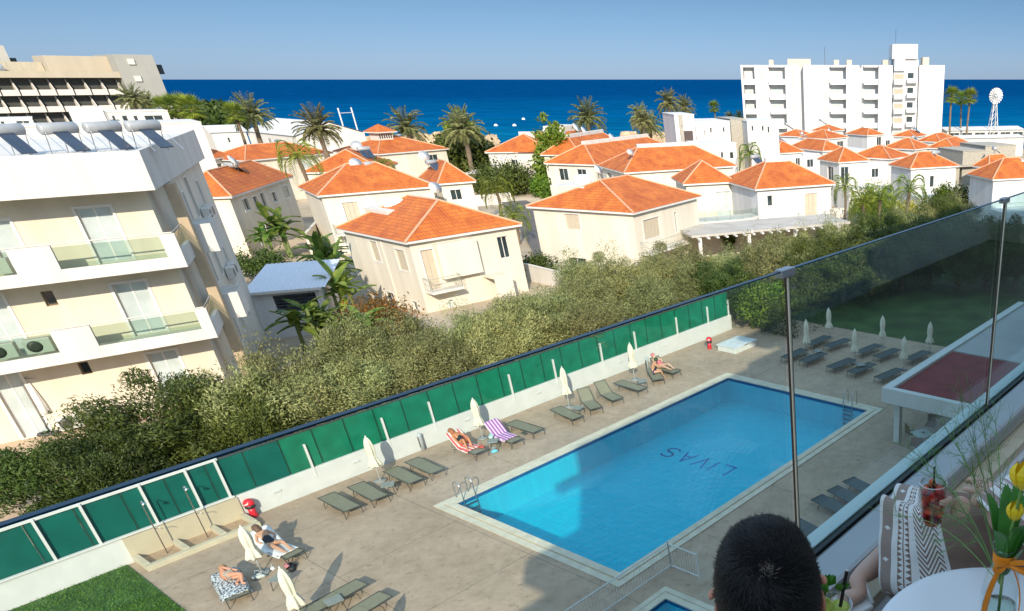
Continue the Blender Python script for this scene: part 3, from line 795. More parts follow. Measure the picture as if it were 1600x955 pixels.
def bistro():
    p = P(1441, 677, .74)
    t = thing('cafe_table', (p.x, p.y, .004), .5, 'small square pale table with an ashtray under the pavilion', 'table')
    MB().cbox((0, 0, .73), (.8, .8, .03)).build('table_top', mat('pale_green_glass_top', (.45, .58, .55), .2), t, .01)
    MB().tube([(0, 0, 0), (0, 0, .72)], .035, 8).build('pedestal', DKMET, t); MB().cbox((0, 0, .02), (.45, .45, .03)).build('foot', DKMET, t)
    a = MB(); a.smooth = True; a.lathe([(.05, 0), (.07, .03), (.05, .02)], (p.x+.05, p.y, .755), 12); tag(a.build('ashtray', DKMET), 'small dark ashtray in the middle of the cafe table', 'ashtray')
    def chair(px, rz, lab):
        q = P(px[0], px[1], .45)
        c = thing('cafe_chair', (q.x, q.y, .004), rz, lab, 'chair', 'wicker cafe chairs')
        WK = mat('brown_wicker', (.16, .10, .06), .8, .2, 30)
        MB().cbox((0, 0, .45), (.46, .46, .04)).build('seat', WK, c, .01); MB().box((-.23, .2, .5), (.23, .235, .86)).build('backrest', WK, c, .01)
        for x in (-.2, .2):
            MB().tube([(x, -.2, .43), (x, -.22, 0)], .014, 6).build('leg', METAL, c)
            MB().tube([(x, .21, .8), (x, .2, .43), (x, .22, 0)], .014, 6).build('leg', METAL, c)
    chair((1424, 676), 1.9, 'wicker cafe chair left of the pale cafe table'); chair((1454, 664), -.4, 'wicker cafe chair behind the pale cafe table')
    chair((1431, 694), 3.0, 'wicker cafe chair on the near side of the pale cafe table'); chair((1465, 650), .8, 'wicker cafe chair farthest under the pavilion')
bistro()
# ------------------------------------------------------------ buildings
class Frm:
    def __init__(s, loc, rz): s.M = Matrix.Translation(loc) @ Matrix.Rotation(rz, 4, 'Z'); s.I = s.M.inverted()
    def pix(s, face, x, y, LX=0, LY=0):
        o = s.I @ Vector((0, 0, H)); d = (s.I.to_3x3() @ ray(x, y))
        if face[0] in 'SN':
            c = {'S': 0, 'N': LY}[face[0]]; k = (c-o.y)/d.y; p = o+d*k; return p.x, p.z
        c = {'W': 0, 'E': LX}[face[0]]; k = (c-o.x)/d.x; p = o+d*k; return p.y, p.z
def fmat(face, LX, LY):
    if face == 'S': return Matrix(((1,0,0,0),(0,1,0,0),(0,0,1,0),(0,0,0,1)))
    if face == 'N': return Matrix(((1,0,0,0),(0,-1,0,LY),(0,0,1,0),(0,0,0,1)))
    if face == 'W': return Matrix(((0,1,0,0),(1,0,0,0),(0,0,1,0),(0,0,0,1)))
    if face == 'E': return Matrix(((0,-1,0,LX),(1,0,0,0),(0,0,1,0),(0,0,0,1)))
def panel(g, M, s0, s1, z0, z1, th, ops):
    ss = sorted(set([s0, s1]+[min(max(v, s0), s1) for o in ops for v in (o[0], o[1])]))
    zs = sorted(set([z0, z1]+[min(max(v, z0), z1) for o in ops for v in (o[2], o[3])]))
    for a, b in zip(ss, ss[1:]):
        run = None
        for c, d in zip(zs, zs[1:]):
            m, n = (a+b)/2, (c+d)/2
            hole = any(o[0] < m < o[1] and o[2] < n < o[3] for o in ops)
            if not hole:
                if run: run[1] = d
                else: run = [c, d]
            if hole and run: g.box((a, 0, run[0]), (b, th, run[1]), M); run = None
        if run: g.box((a, 0, run[0]), (b, th, run[1]), M)
def window(t, M, s0, s1, z0, z1, kind, dep=.12):
    w = s1-s0; h = z1-z0; f = .055
    fm = {'win': FRAMEW, 'dark': FRAMEW, 'bronze': BRONZE, 'shut': FRAMEW, 'slide': FRAMEW, 'blank': FRAMEW, 'arch': FRAMEW, 'garage': FRAMEW}[kind]
    g = MB()
    for a, b in (((s0, dep, z0), (s1, dep+.05, z0+f)), ((s0, dep, z1-f), (s1, dep+.05, z1)), ((s0, dep, z0+f), (s0+f, dep+.05, z1-f)), ((s1-f, dep, z0+f), (s1, dep+.05, z1-f))): g.box(a, b, M)
    if kind in ('win', 'slide', 'dark', 'bronze') and w > .8: g.box(((s0+s1)/2-.03, dep-.004, z0+f), ((s0+s1)/2+.03, dep+.046, z1-f), M)
    if kind != 'dark' and kind != 'bronze': # moulded surround
        for a, b in (((s0-.1, -.03, z0-.1), (s1+.1, -.002, z0-.002)), ((s0-.1, -.03, z1+.002), (s1+.1, -.002, z1+.1)), ((s0-.1, -.03, z0), (s0-.002, -.002, z1)), ((s1+.002, -.03, z0), (s1+.1, -.002, z1))): g.box(a, b, M)
    wn = g.build('window', fm, t)
    if kind == 'shut':
        q = MB(); n = max(2, int(round(w/.55)))
        for i in range(n):
            a = s0+f+(w-2*f)*i/n; b = s0+f+(w-2*f)*(i+1)/n
            q.box((a+.01, dep-.04, z0+f), (b-.01, dep-.002, z1-f), M)
            zz = z0+f+.1
            while zz < z1-f-.08: q.box((a+.06, dep-.052, zz), (b-.06, dep-.042, zz+.035), M); zz += .11
        q.build('shutter', SHUT, wn)
    else:
        q = MB(); q.box((s0+f, dep+.015, z0+f), (s1-f, dep+.03, z1-f), M)
        q.build('pane', PALEGL if kind == 'slide' else DARKGL, wn)
    return wn
def hip(t, x0, x1, y0, y1, ze, rh, inset=None, tm=None, cap=True, name='roof'):
    wx, wy = x1-x0, y1-y0
    g = MB()
    if wx >= wy:
        k = wy/2 if inset is None else inset; k = min(k, wx/2-.01)
        r0 = Vector((x0+k, (y0+y1)/2, ze+rh)); r1 = Vector((x1-k, (y0+y1)/2, ze+rh))
        A, B, C, D = [Vector(p) for p in ((x0,y0,ze),(x1,y0,ze),(x1,y1,ze),(x0,y1,ze))]
        F = [[A, B, r1, r0], [B, C, r1], [C, D, r0, r1], [D, A, r0]]; hips = [(A, r0), (D, r0), (B, r1), (C, r1), (r0, r1)]
    else:
        k = wx/2 if inset is None else inset; k = min(k, wy/2-.01)
        r0 = Vector(((x0+x1)/2, y0+k, ze+rh)); r1 = Vector(((x0+x1)/2, y1-k, ze+rh))
        A, B, C, D = [Vector(p) for p in ((x0,y0,ze),(x1,y0,ze),(x1,y1,ze),(x0,y1,ze))]
        F = [[A, B, r0], [B, C, r1, r0], [C, D, r1], [D, A, r0, r1]]; hips = [(A, r0), (B, r0), (C, r1), (D, r1), (r0, r1)]
    for f in F:
        e = (f[1]-f[0]).normalized(); n = (f[1]-f[0]).cross(f[2]-f[0]).normalized(); v = n.cross(e)
        g.face(f, [((p-f[0]).dot(e), (p-f[0]).dot(v)) for p in f])
    rf = g.build(name, TILE, t)
    e = MB(); e.box((x0+.02, y0+.02, ze-.17), (x1-.02, y1-.02, ze-.006)); e.build('eave_board', WHITE, rf)
    if cap:
        c = MB()
        for a, b in hips:
            if (b-a).length > .3: c.tube([a+Vector((0,0,.02)), b+Vector((0,0,.02))], .085, 6)
        c.build('ridge_tiles', RIDGE, rf)
    return rf
def railing(t, pts, z, h=.95, glass=False, m=None):
    pts = [Vector((p[0], p[1], z)) for p in pts]; U = Vector((0, 0, 1)); m = m or mat('grey_balcony_metal', (.30, .32, .26), .5)
    g = MB(); g.tube([p+U*h for p in pts], .022, 5)
    if not glass: g.tube([p+U*.12 for p in pts], .014, 4); g.tube([p+U*(h*.55) for p in pts], .01, 4)
    rl = g.build('balcony_railing', m, t)
    b = MB()
    for p, q in zip(pts, pts[1:]):
        L = (q-p).length; n = max(1, int(L/(1.2 if glass else .13)))
        for i in range(n+1):
            c = p+(q-p)*i/n; b.tube([c+U*.05, c+U*h], .016 if glass or i in (0, n) else .007, 4)
    b.build('baluster', m, rl)
    if glass:
        b = MB()
        for p, q in zip(pts, pts[1:]): b.face([p+U*.1, q+U*.1, q+U*(h-.08), p+U*(h-.08)])
        b.build('glass', glassy('balcony_glass', (.78, .85, .80)), rl)
def ridge_wall(t, X, Y, h, rh, k, d=.0):
    g = MB(); g.box((k-.6, Y/2-.25+d, h+rh*.75), (X-k+1.2, Y/2+.25+d, h+.175+rh+.32)); g.build('ridge_wall', WARMW, t, .02)
def balcony(t, M, s0, s1, d, z, glass=False):
    c = lambda s, dd: tuple(M @ Vector((s, dd, 0)))[:2]
    g = MB(); g.box((s0, -d, z-.16), (s1, -.003, z), M); bl = g.build('balcony', WARMW, t, .01)
    railing(bl, [c(s0+.06, -.03), c(s0+.06, -d+.06), c(s1-.06, -d+.06), c(s1-.06, -.03)], z, glass=glass)
def dish(t, p, r=.55, az=0):
    g = MB(); g.smooth = True
    Mx = Matrix.Translation(p) @ Matrix.Rotation(az, 4, 'Z') @ Matrix.Rotation(R(55), 4, 'X')
    g.lathe([(.01, 0), (r*.5, .06*r), (r*.85, .2*r), (r, .32*r)], n=18, M=Mx)
    d = g.build('satellite_dish', TANK, t)
    g = MB(); g.tube([Vector(p)+Vector((0, 0, -.02)), Vector(p)+Vector((0, 0, -.7))], .04, 5); g.tube([Mx@Vector((0, -r*.7, .2*r)), Mx@Vector((0, 0, r*.8))], .015, 4); g.build('dish_mount', DKMET, d)
def heater(t, x, y, z, rz, s=1.0, slim=False, one=False):
    Mx = Matrix.Translation((x, y, z)) @ Matrix.Rotation(rz, 4, 'Z') @ Matrix.Scale(s, 4)
    g = MB(); g.smooth = True; g.tube([Mx@Vector((-.75, .55, 1.15)), Mx@Vector((-.70, .55, 1.15)), Mx@Vector((.70, .55, 1.15)), Mx@Vector((.75, .55, 1.15))], [.2*s, .27*s, .27*s, .2*s], 16)
    w_ = g.build('water_tank', mat('grey_tank_steel', (.34, .36, .37), .4, .08, 3, metal=.15), t)
    g = MB()
    for q in ((-.62, .04) if not one else (-.36,)):
        A = [Mx@Vector(p) for p in ((q, -.95, .12), (q+.6, -.95, .12), (q+.6, .35, .95), (q, .35, .95))]
        n = (A[1]-A[0]).cross(A[3]-A[0]).normalized()*.05
        g.face([p+n for p in A]); g.face(list(reversed(A)))
        for a, b in zip(A, A[1:]+A[:1]): g.face([a, b, b+n, a+n])
    g.build('solar_panel', PANEL, w_)
    g = MB()
    for q in (-.66, 0.0, .67):
        g.tube([Mx@Vector((q, -.97, 0)), Mx@Vector((q, .4, 1.0))], .02*s, 4)
        g.tube([Mx@Vector((q, .4, 1.0)), Mx@Vector((q, .62, 0))], .02*s, 4)
    g.build('panel_stand', METAL, w_)

def house(F, Rr, Lp, ze, zg, rh, label, wins=(), wall=None, inset=None, name='villa', group='villas with orange hipped roofs', ov=.4, cap=True, extra=None, roof=True):
    f = P(F[0], F[1], ze); r = P(Rr[0], Rr[1], ze)
    ux = (r-f); Lu = ux.length; ux.normalize(); vy = Vector((-ux.y, ux.x, 0))
    Lv = Lp if isinstance(Lp, (int, float)) else max(3.0, (P(Lp[0], Lp[1], ze)-f).dot(vy))
    rz = math.atan2(ux.y, ux.x)
    o = f+ux*ov+vy*ov; o.z = zg
    LX, LY = Lu-2*ov, Lv-2*ov; h = ze-zg-.175
    t = thing(name, o, rz, label, 'villa' if name == 'villa' else name.replace('_', ' '), group)
    fr = Frm(o, rz); th = .25; wall = wall or CREAM2
    ops = {'S': [], 'W': [], 'E': [], 'N': []}; todo = []
    for wn in wins:
        face = wn[0]
        if wn[1] == 'f':      # fractions: s0,s1 of length; z0,z1 metres below the eave
            LL = LX if face in 'SN' else LY
            s0, s1, z0, z1 = wn[2]*LL, wn[3]*LL, h-wn[4], h-wn[5]; kind = wn[6]
        else:
            a = fr.pix(face, *wn[1], LX, LY); b = fr.pix(face, *wn[2], LX, LY); kind = wn[3]
            s0, s1 = sorted((a[0], b[0])); z0, z1 = sorted((a[1], b[1]))
        LL = LX if face in 'SN' else LY
        s0 = max(th+.05, s0); s1 = min(LL-th-.05, s1); z0 = max(.02, z0); z1 = min(h-.05, z1)
        if s1-s0 < .2 or z1-z0 < .2: continue
        ops[face].append((s0, s1, z0, z1)); todo.append((face, s0, s1, z0, z1, kind))
    g = MB()
    for face in 'SNWE':
        LL = LX if face in 'SN' else LY
        panel(g, fmat(face, LX, LY), 0 if face in 'SN' else th, LL if face in 'SN' else LL-th, -1.2, h, th, ops[face])
    g.box((th, th, h-.3), (LX-th, LY-th, h-.1))
    g.build('wall', wall, t)
    for face, s0, s1, z0, z1, kind in todo: window(t, fmat(face, LX, LY), s0, s1, z0, z1, kind)
    if roof: hip(t, -ov, LX+ov, -ov, LY+ov, h+.175, rh, inset, cap=cap)
    if extra: extra(t, LX, LY, h, fr)
    return t, LX, LY, h, fr

# --- nearest villa
def exA(t, X, Y, h, fr):
    s, z = fr.pix('S', 664, 455); s1, _ = fr.pix('S', 712, 450)
    balcony(t, fmat('S', X, Y), s, s1+.1, 1.1, z)
    # projecting bay to the right and porch over the ground floor
    sx, _ = fr.pix('S', 745, 400)
    g = MB(); g.box((sx, -.9, 2.5), (X-.15, -.003, h-.02)); 
    c = MB(); c.box((sx-3.2, -.55, 2.35), (sx-.05, -.003, h-.3))
    c.build('upper_bay', CREAM2, t, .01)
    g = MB(); g.box((sx+.1, -1.6, -1), (X-2.2, -1.5, 2.0)); g.box((sx+.1, -1.5, 1.85), (X-2.2, -.003, 2.0)); g.build('porch', CREAM2, t)
    g = MB(); g.smooth = True; g.lathe([(.9, 0), (.95, .05), (.95, .9), (.85, 1.05), (.2, 1.15)], (X*.42, Y*.80, h+1.0), 20); g.build('roof_water_tank', TANK, t)
    g = MB(); g.box((X*.22, Y*.62, h+.4), (X*.62, Y-.1, h+1.5)); g.build('roof_parapet', WARMW, t, .02)
    dish(t, (X*.75, Y*.7, h+2.6), .5)
    g = MB(); g.tube([(-.03, Y*.42, -.9), (-.03, Y*.42, h)], .05, 6); g.build('drainpipe', CREAM2, t)
house((633,379), (816,350), (549,353), 4.26, -1.1, 2.1, 'nearest cream villa with a curled iron balcony and orange roof behind the olive trees', [
  ('W', (576,376), (597,410), 'shut'), ('W', (616,389), (640,425), 'shut'), ('W', (601,455), (622,484), 'win'), ('W', (643,470), (662,508), 'win'),
  ('S', (656,392), (694,458), 'shut'), ('S', (776,371), (799,402), 'dark'), ('S', (700,470), (722,520), 'slide'), ('S', (728,466), (745,520), 'slide')], inset=3.0, extra=exA)
def exB(t, X, Y, h, fr):
    s, z = fr.pix('S', 1003, 390); s1, _ = fr.pix('S', 1060, 365)
    balcony(t, fmat('S', X, Y), s-.2, s1+.4, 1.2, z-.3)
    g = MB(); g.smooth = True; g.lathe([(.7, 0), (.75, .05), (.75, 1.0), (.6, 1.2), (.2, 1.25)], (X*.35, Y*.72, h+1.3), 18); g.build('roof_water_tank', TANK, t)
    g = MB(); g.box((X*.2, Y*.6, h+.4), (X*.62, Y*.95, h+1.7)); g.build('roof_parapet', WARMW, t, .02)
    dish(t, (X*.55, Y*.7, h+2.7), .45)
house((990,333), (1097,306), (848,317), 4.45, -1.3, 2.0, 'large pale villa with its orange roof corner pointing forward, centre of the photo', [
  ('W', (881,334), (908,360), 'shut'), ('S', (1004,345), (1033,368), 'shut'), ('S', (1053,332), (1060,362), 'win'), ('W', (886,402), (920,436), 'dark')], wall=CREAM2, inset=3.6, extra=exB)
def exC(t, X, Y, h, fr):
    g = MB(); g.box((X+.003, Y*.45, 0), (X+.5, Y-.5, h-.4)); g.build('side_bay', CREAM2, t, .01)
    heater(t, X*.5, Y*.4, h+1.2, 1.2, .9); dish(t, (X*.45, Y*.35, h+2.6), .6)
house((362,307), (458,275), (300,300), 4.6, -.8, 2.0, 'shaded cream villa with orange roof just behind the balconied apartment block', [
  ('S', 'f', .15, .23, 1.6, .5, 'win'), ('S', 'f', .3, .37, 1.9, .6, 'win'), ('S', 'f', .42, .49, 1.9, .5, 'win'), ('S', 'f', .6, .68, 1.8, .8, 'win'), ('S', 'f', .82, .92, 1.8, .6, 'shut'),
  ('S', 'f', .2, .28, 5, 3.6, 'win'), ('S', 'f', .35, .45, 5, 3.4, 'win')], wall=CREAM, inset=3.4, extra=exC)
def exJ(t, X, Y, h, fr):
    s, z = fr.pix('S', 528, 365); s1, _ = fr.pix('S', 550, 362)
    balcony(t, fmat('S', X, Y), s-.3, s1+1.2, 1.1, z)
    heater(t, X*.6, Y*.45, h+1.3, .4, .9); dish(t, (X*.45, Y*.5, h+2.4), .6)
    g = MB(); g.smooth = True
    for k in range(12):
        a0 = .2+2.7*k/12; a1 = .2+2.7*(k+1)/12
        f = lambda a, z: (X*.86-1.7*math.cos(a), -1.5*math.sin(a), z)
        g.face([f(a0, h-1.5), f(a1, h-1.5), f(a1, h-.9), f(a0, h-.9)])
    g.build('curved_awning', mat('pale_blue_awning', (.55, .60, .60), .7), t)
house((495,306), (683,291), 9.5, 4.4, -1.2, 2.3, 'cream villa with shuttered balcony door directly behind the nearest villa roof', [
  ('S', (534,317), (572,360), 'shut'), ('S', 'f', .08, .3, 5.2, 3.0, 'slide')], inset=4.2, extra=exJ)
house((683,287.5), (744,283), 8.0, 4.3, -1.2, 2.0, 'small orange roofed wing with a white dish right of the shuttered villa', [
  ('S', 'f', .25, .6, 1.7, .6, 'win')], inset=2.6, extra=lambda t, X, Y, h, fr: (heater(t, X*.25, Y*.5, h+1.0, .5, .9), dish(t, (0, Y*.6, h+2.6), .6)))
house((471,270), (600,266), 10, 4.3, -1.3, 2.2, 'villa with low dark window and twin solar heaters left of centre', [
  ('S', (507,278), (515,288), 'dark'), ('S', 'f', .65, .8, 1.8, .6, 'win')], inset=4.2, extra=lambda t, X, Y, h, fr: (heater(t, X*.75, Y*.5, h+1.2, .5, 1.0), dish(t, (X*.62, Y*.6, h+2.6), .7)))
def cupola(t, X, Y, h, fr):
    g = MB(); g.box((X*.4-1.2, Y*.5-1.2, h+.6), (X*.4+1.2, Y*.5+1.2, h+2.9)); c = g.build('cupola', WARMW, t)
    g = MB()
    for k in range(6): g.box((X*.4-1.1+k*.38, Y*.5-1.23, h+2.0), (X*.4-.88+k*.38, Y*.5-1.21, h+2.6))
    g.build('louvre', DKMET, c)
    hip(t, X*.4-1.8, X*.4+1.8, Y*.5-1.8, Y*.5+1.8, h+3.0, 1.1, cap=False, name='cupola_roof'); heater(t, X*.7, Y*.5, h+1.0, .5, 1.0)
house((590,241), (702,232), 12, 4.2, -1.6, 2.0, 'far villa carrying a small square cupola on its orange roof', [('S', 'f', .7, .85, 1.7, .6, 'win')], inset=5, extra=cupola)
house((383,251), (521,238.5), 9, 4.0, -1.4, 1.7, 'long low villa behind the small leaning palm on the left', [('S', 'f', .1, .2, 1.6, .6, 'win'), ('S', 'f', .6, .75, 1.8, .3, 'slide')], inset=4,
  extra=lambda t, X, Y, h, fr: heater(t, X*.65, Y*.5, h+.9, .5, 1.0))
house((322,249), (371,243), 9, 4.3, -1.2, 1.6, 'small orange roofed house tight behind the white parapet at left', [('S', 'f', .2, .5, 1.8, .6, 'win')], inset=3.5,
  extra=lambda t, X, Y, h, fr: heater(t, -1.5, Y*.4, h+1.0, .5, .9))
def exE(t, X, Y, h, fr):
    g = MB(); g.box((X*.47, -1.0, -1), (X, -.003, h-.01)); g.build('projecting_bay', WARMW, t)
    g = MB(); g.face([(X*.47-.4, -1.45, h+.17), (X+.4, -1.45, h+.17), (X-.2, -.38, h+.5), (X*.47+1.6, -.38, h+.9)], [(0,0),(6,0),(5,1.2),(1,1.2)]); g.build('bay_roof', TILE, t)
    g = MB(); g.face([(X*.15, -1.8, h-3.35), (X*.5, -1.8, h-3.35), (X*.47, -.02, h-2.6), (X*.15, -.02, h-2.6)], [(0,0),(4,0),(4,2),(0,2)]); g.build('porch_roof', TILE, t)
    g = MB(); g.box((X*.8, Y*.5, h), (X*.88, Y*.5+1, h+3.1)); g.build('chimney', WARMW, t, .03)
    ridge_wall(t, X, Y, h, 2.3, 4.5)
    g = MB(); g.box((-4.0, -.5, 2.6), (-.05, 4, 2.85)); g.box((-3.9, -.4, -1), (-3.6, -.1, 2.6)); g.build('car_port', GREYF, t)
house((757,238), (863,237), 11, 4.3, -1.5, 2.3, 'white villa with chimney standing alone at the end of the grey drive', [
  ('S', (798,250), (813,261), 'dark'), ('S', 'f', .25, .45, 5.4, 3.6, 'dark')], wall=WARMW, inset=4.5, extra=exE)
# --- centre row of overlapping villas
house((975,270), (1152,259), (943,258), 4.5, -1.3, 2.4, 'long cream villa with a white ridge terrace behind the villa pointing at the camera', [
  ('W', 'f', .2, .35, 1.8, .5, 'win'), ('W', 'f', .6, .8, 2.0, .5, 'win')], inset=4.0, extra=lambda t, X, Y, h, fr: (ridge_wall(t, X, Y, h, 2.4, 4.0), dish(t, (X*.1, Y*.2, h+2.2), .4)))
house((930,257.5), (1065,235), (902,247), 4.5, -1.3, 2.2, 'cream villa one row further back with a dish on its white ridge wall', [
  ('W', 'f', .2, .4, 2.0, .5, 'win'), ('W', 'f', .6, .8, 2.0, .5, 'win')], inset=4.0, extra=lambda t, X, Y, h, fr: (ridge_wall(t, X, Y, h, 2.2, 4.0), dish(t, (X*.5, Y*.6, h+2.6), .6)))
house((908,242.5), (982,227), (886,234), 4.4, -1.4, 2.3, 'third villa in the centre row with two round dishes on top', [
  ('W', 'f', .3, .6, 2.0, .5, 'win')], inset=3.5, extra=lambda t, X, Y, h, fr: (ridge_wall(t, X, Y, h, 2.3, 3.5), dish(t, (X*.4, Y*.6, h+3.4), .75), dish(t, (X*.55, Y*.6, h+2.8), .7)))
house((881,221), (935,213), 9, 4.3, -1.6, 2.0, 'farthest centre villa with a white chimney beside the big date palm', [], inset=4, extra=lambda t, X, Y, h, fr: (MB().box((.2, -.2, h), (1.2, .8, h+2.2)).build('chimney', WARMW, t), MB().box((X*.4, Y*.3, h+.8), (X*.9, Y*.8, h+2.4)).build('roof_parapet', WARMW, t)))
# --- villa with the curved balcony
def exD(t, X, Y, h, fr):
    s, z = fr.pix('S', 1250, 345); s1, _ = fr.pix('S', 1300, 340)
    balcony(t, fmat('S', X, Y), s-.3, X-.1, 1.0, z-.1)
    bl = MB(); N = 14; x0, x1 = -7.6, -.1
    zz = fr.pix('S', 1120, 342)[1]
    poly = [(x0, 1.6)]
    for k in range(N+1):
        a = pi*k/N; poly.append(((x0+x1)/2-math.cos(a)*(x1-x0)/2, -.2-1.5*math.sin(a)))
    poly.append((x1, 1.6)); bl.prism(poly, zz-.22, zz); b = bl.build('curved_balcony', WARMW, t)
    railing(b, [((x0+x1)/2-math.cos(pi*k/8)*(x1-x0-.2)/2, -.2-1.4*math.sin(pi*k/8)) for k in range(9)], zz, glass=True)
    ridge_wall(t, X, Y, h, 2.2, 3.6)
    heater(t, X*.35, Y*.75, h+1.7, .3, .8)
tD = house((1180,296), (1306,287), (1135,281), 4.4, -1.3, 2.2, 'white villa with small square window above the grey carport roof', [
  ('S', (1199,306), (1208,322), 'dark'), ('S', (1257,303), (1277,338), 'shut')], wall=COOLW, inset=3.6, extra=exD)
house((1067,288), (1150,284), (1043,278), 4.4, -1.3, 2.0, 'cream wing with the tall sliding balcony door behind the curved glass balcony', [
  ('S', (1118,300), (1143,337), 'slide')], wall=CREAM2, inset=3.0)
def carport():
    f = P(1090, 372, 1.6); r = P(1330, 350, 1.6); u = (r-f); L = u.length; rz = math.atan2(u.y, u.x)
    t = thing('carport', (f.x, f.y, -1.3), rz, 'long flat grey carport roof with white rafter ends below the curved balcony', 'carport')
    MB().box((-.5, .2, 2.9), (L, 6, 3.1)).build('flat_roof', GREYF, t)
    for k in range(int(L/.9)): MB().box((k*.9, -.35, 2.76), (k*.9+.2, .9, 2.895)).build('rafter', WHITE, t)
    for k in range(4): MB().box((.2+k*L/3.3, .4, 0), (.5+k*L/3.3, .7, 2.76)).build('pillar', WHITE, t)
    MB().box((0, 5.6, 0), (L, 5.8, 2.8)).build('back_wall', WARMW, t)
carport()
# --- cluster of white villas with pyramid roofs on the right
GQ = 'white villas with pyramid roofs on the right'
def exq(kind):
    def f(t, X, Y, h, fr):
        if 'h' in kind: heater(t, X*.75, Y*.35, h+.55, .2, .95)
        if 'H' in kind: heater(t, X*.9, Y*1.1, h+.9, .9, 1.0)
        if 'd' in kind: dish(t, (X*1.1, Y*.7, h+.9), .6)
        if 'b' in kind:
            g = MB(); g.box((X+.005, .6, -1), (X+7.5, Y+1.5, h-.25)); g.build('flat_wing', COOLW, t)
            for k in (1.2, 4.6): window(t, Matrix.Translation((X, .6, 0)) @ fmat('S', 0, 0), k, k+1.2, h-2.2, h-1.0, 'win', dep=-.06)
        if 't' in kind:
            g = MB(); g.box((X+.005, 2.2, -1), (X+6.4, Y, h-2.9)); g.build('terrace_block', COOLW, t)
            g = MB(); g.box((X+1.2, 2.6, h-2.9), (X+2.4, 2.9, h-.3)); g.box((X+.01, 2.2, h-.3), (X+6, Y, h-.12)); g.build('stone_pier', STONE, t)
            g = MB(); g.box((X+.02, Y-.3, h-2.89), (X+6.3, Y, h-.301)); g.build('back_wall', COOLW, t)
            railing(t, [(X+.1, 2.3), (X+6.3, 2.3)], h-2.9)
        if 'w' in kind:
            g = MB(); g.box((-.4, -3.2, -1), (X*1.2, -.005, h-3.0)); g.build('lower_terrace', COOLW, t); railing(t, [(-.3, -3.1), (X*1.15, -3.1)], h-3.0)
    return f
Q = [
 ((1310,253.7), (1359,250.6), (1278,248.4), 1.6, 'btw', [('W', 'f', .3, .6, 2.4, .6, 'dark'), ('S', 'f', .05, .35, 2.6, .5, 'dark')], 'white villa with arched terrace openings under a pyramid roof'),
 ((1422.6,263.3), (1499,259), (1388.6,257), 1.6, 'htw', [('S', 'f', .42, .52, 2.3, .9, 'win')], 'white villa carrying a pair of solar panels on its front roof slope'),
 ((1551,280.5), (1645,276), (1506.5,272), 1.9, 'hw', [('S', 'f', .7, .8, 2.3, .9, 'win')], 'white villa at the right edge of the photo behind the balcony glass'),
 ((1285.5,236), (1322.7,233.6), (1262,228), 1.3, 'Hb', [], 'little pyramid roof with a black round tank end at its left, behind the arched villa'),
 ((1293,217), (1326,214), (1265,213), 1.3, 'd', [('S', 'f', .5, .85, 1.6, .5, 'win')], 'pyramid roof close to the foot of the white hotel, third from its left corner'),
 ((1355,211.5), (1383,210), (1335,208), 1.1, 'b', [('S', 'f', .6, .9, 1.9, .3, 'dark')], 'pyramid roof directly in front of the hotel balcony bays, highest in the photo'),
 ((1430,233.6), (1457.6,230), (1393,229), 1.4, 'dh', [('S', 'f', .3, .7, 1.6, .5, 'win')], 'pyramid roof left of the sloping white chimney and small brown dish'),
 ((1391.7,248.4), (1424,243), (1356.7,240), 1.4, 'bd', [], 'wide low pyramid roof with a white dish at its left eave'),
 ((1470,222), (1500,218), (1441.7,219), 1.2, 'b', [], 'broad pyramid roof next to the stone clad block at far right'),
 ((1491.6,232.5), (1522,226), (1472,226), 1.3, 'd', [], 'pyramid roof touching the stone clad block on its left'),
 ((1131,224), (1167.6,223), (1117,217), 1.3, 'bw', [('S', 'f', .2, .45, 2, .6, 'dark')], 'small pyramid roofed tower right of the modern white house with the dark slot'),
 ((1194,220.5), (1224,218), (1167.6,218), 1.2, 'b', [], 'pyramid roof just right of the small roofed tower, below the hotel left corner'),
 ((1211.6,239.8), (1256.8,237.3), (1187.7,235.5), 1.5, 'Hb', [('S', 'f', .75, .95, 2.2, .7, 'win')], 'white villa behind the small square window villa, roof tank at its right'),
 ((1252,213.5), (1275,211), (1234,210), 1.1, 'H', [], 'tiny pyramid roof farthest left at the hotel foot'),
 ((1297,205), (1320,203), (1276,203), 1.1, 'H', [], 'tiny pyramid roof right against the middle of the hotel'),
 ((1545,262), (1590,258), (1524,260), 1.3, 'H', [], 'orange roof half hidden behind the right edge villa'),
 ((1430,214), (1449,211), (1419,209), 1.0, 'hd', [], 'smallest orange roof near the hotel stair tower foot')]
for F_, R_, L_, rh, ex, wn, lab in Q:
    wn2 = wn or [('S', 'f', .3, .6, 2.0, .8, 'win')]
    house(F_, R_, L_, 4.5, -1.4, rh, lab, wn2, wall=COOLW, group=GQ, extra=exq(ex), ov=.3)

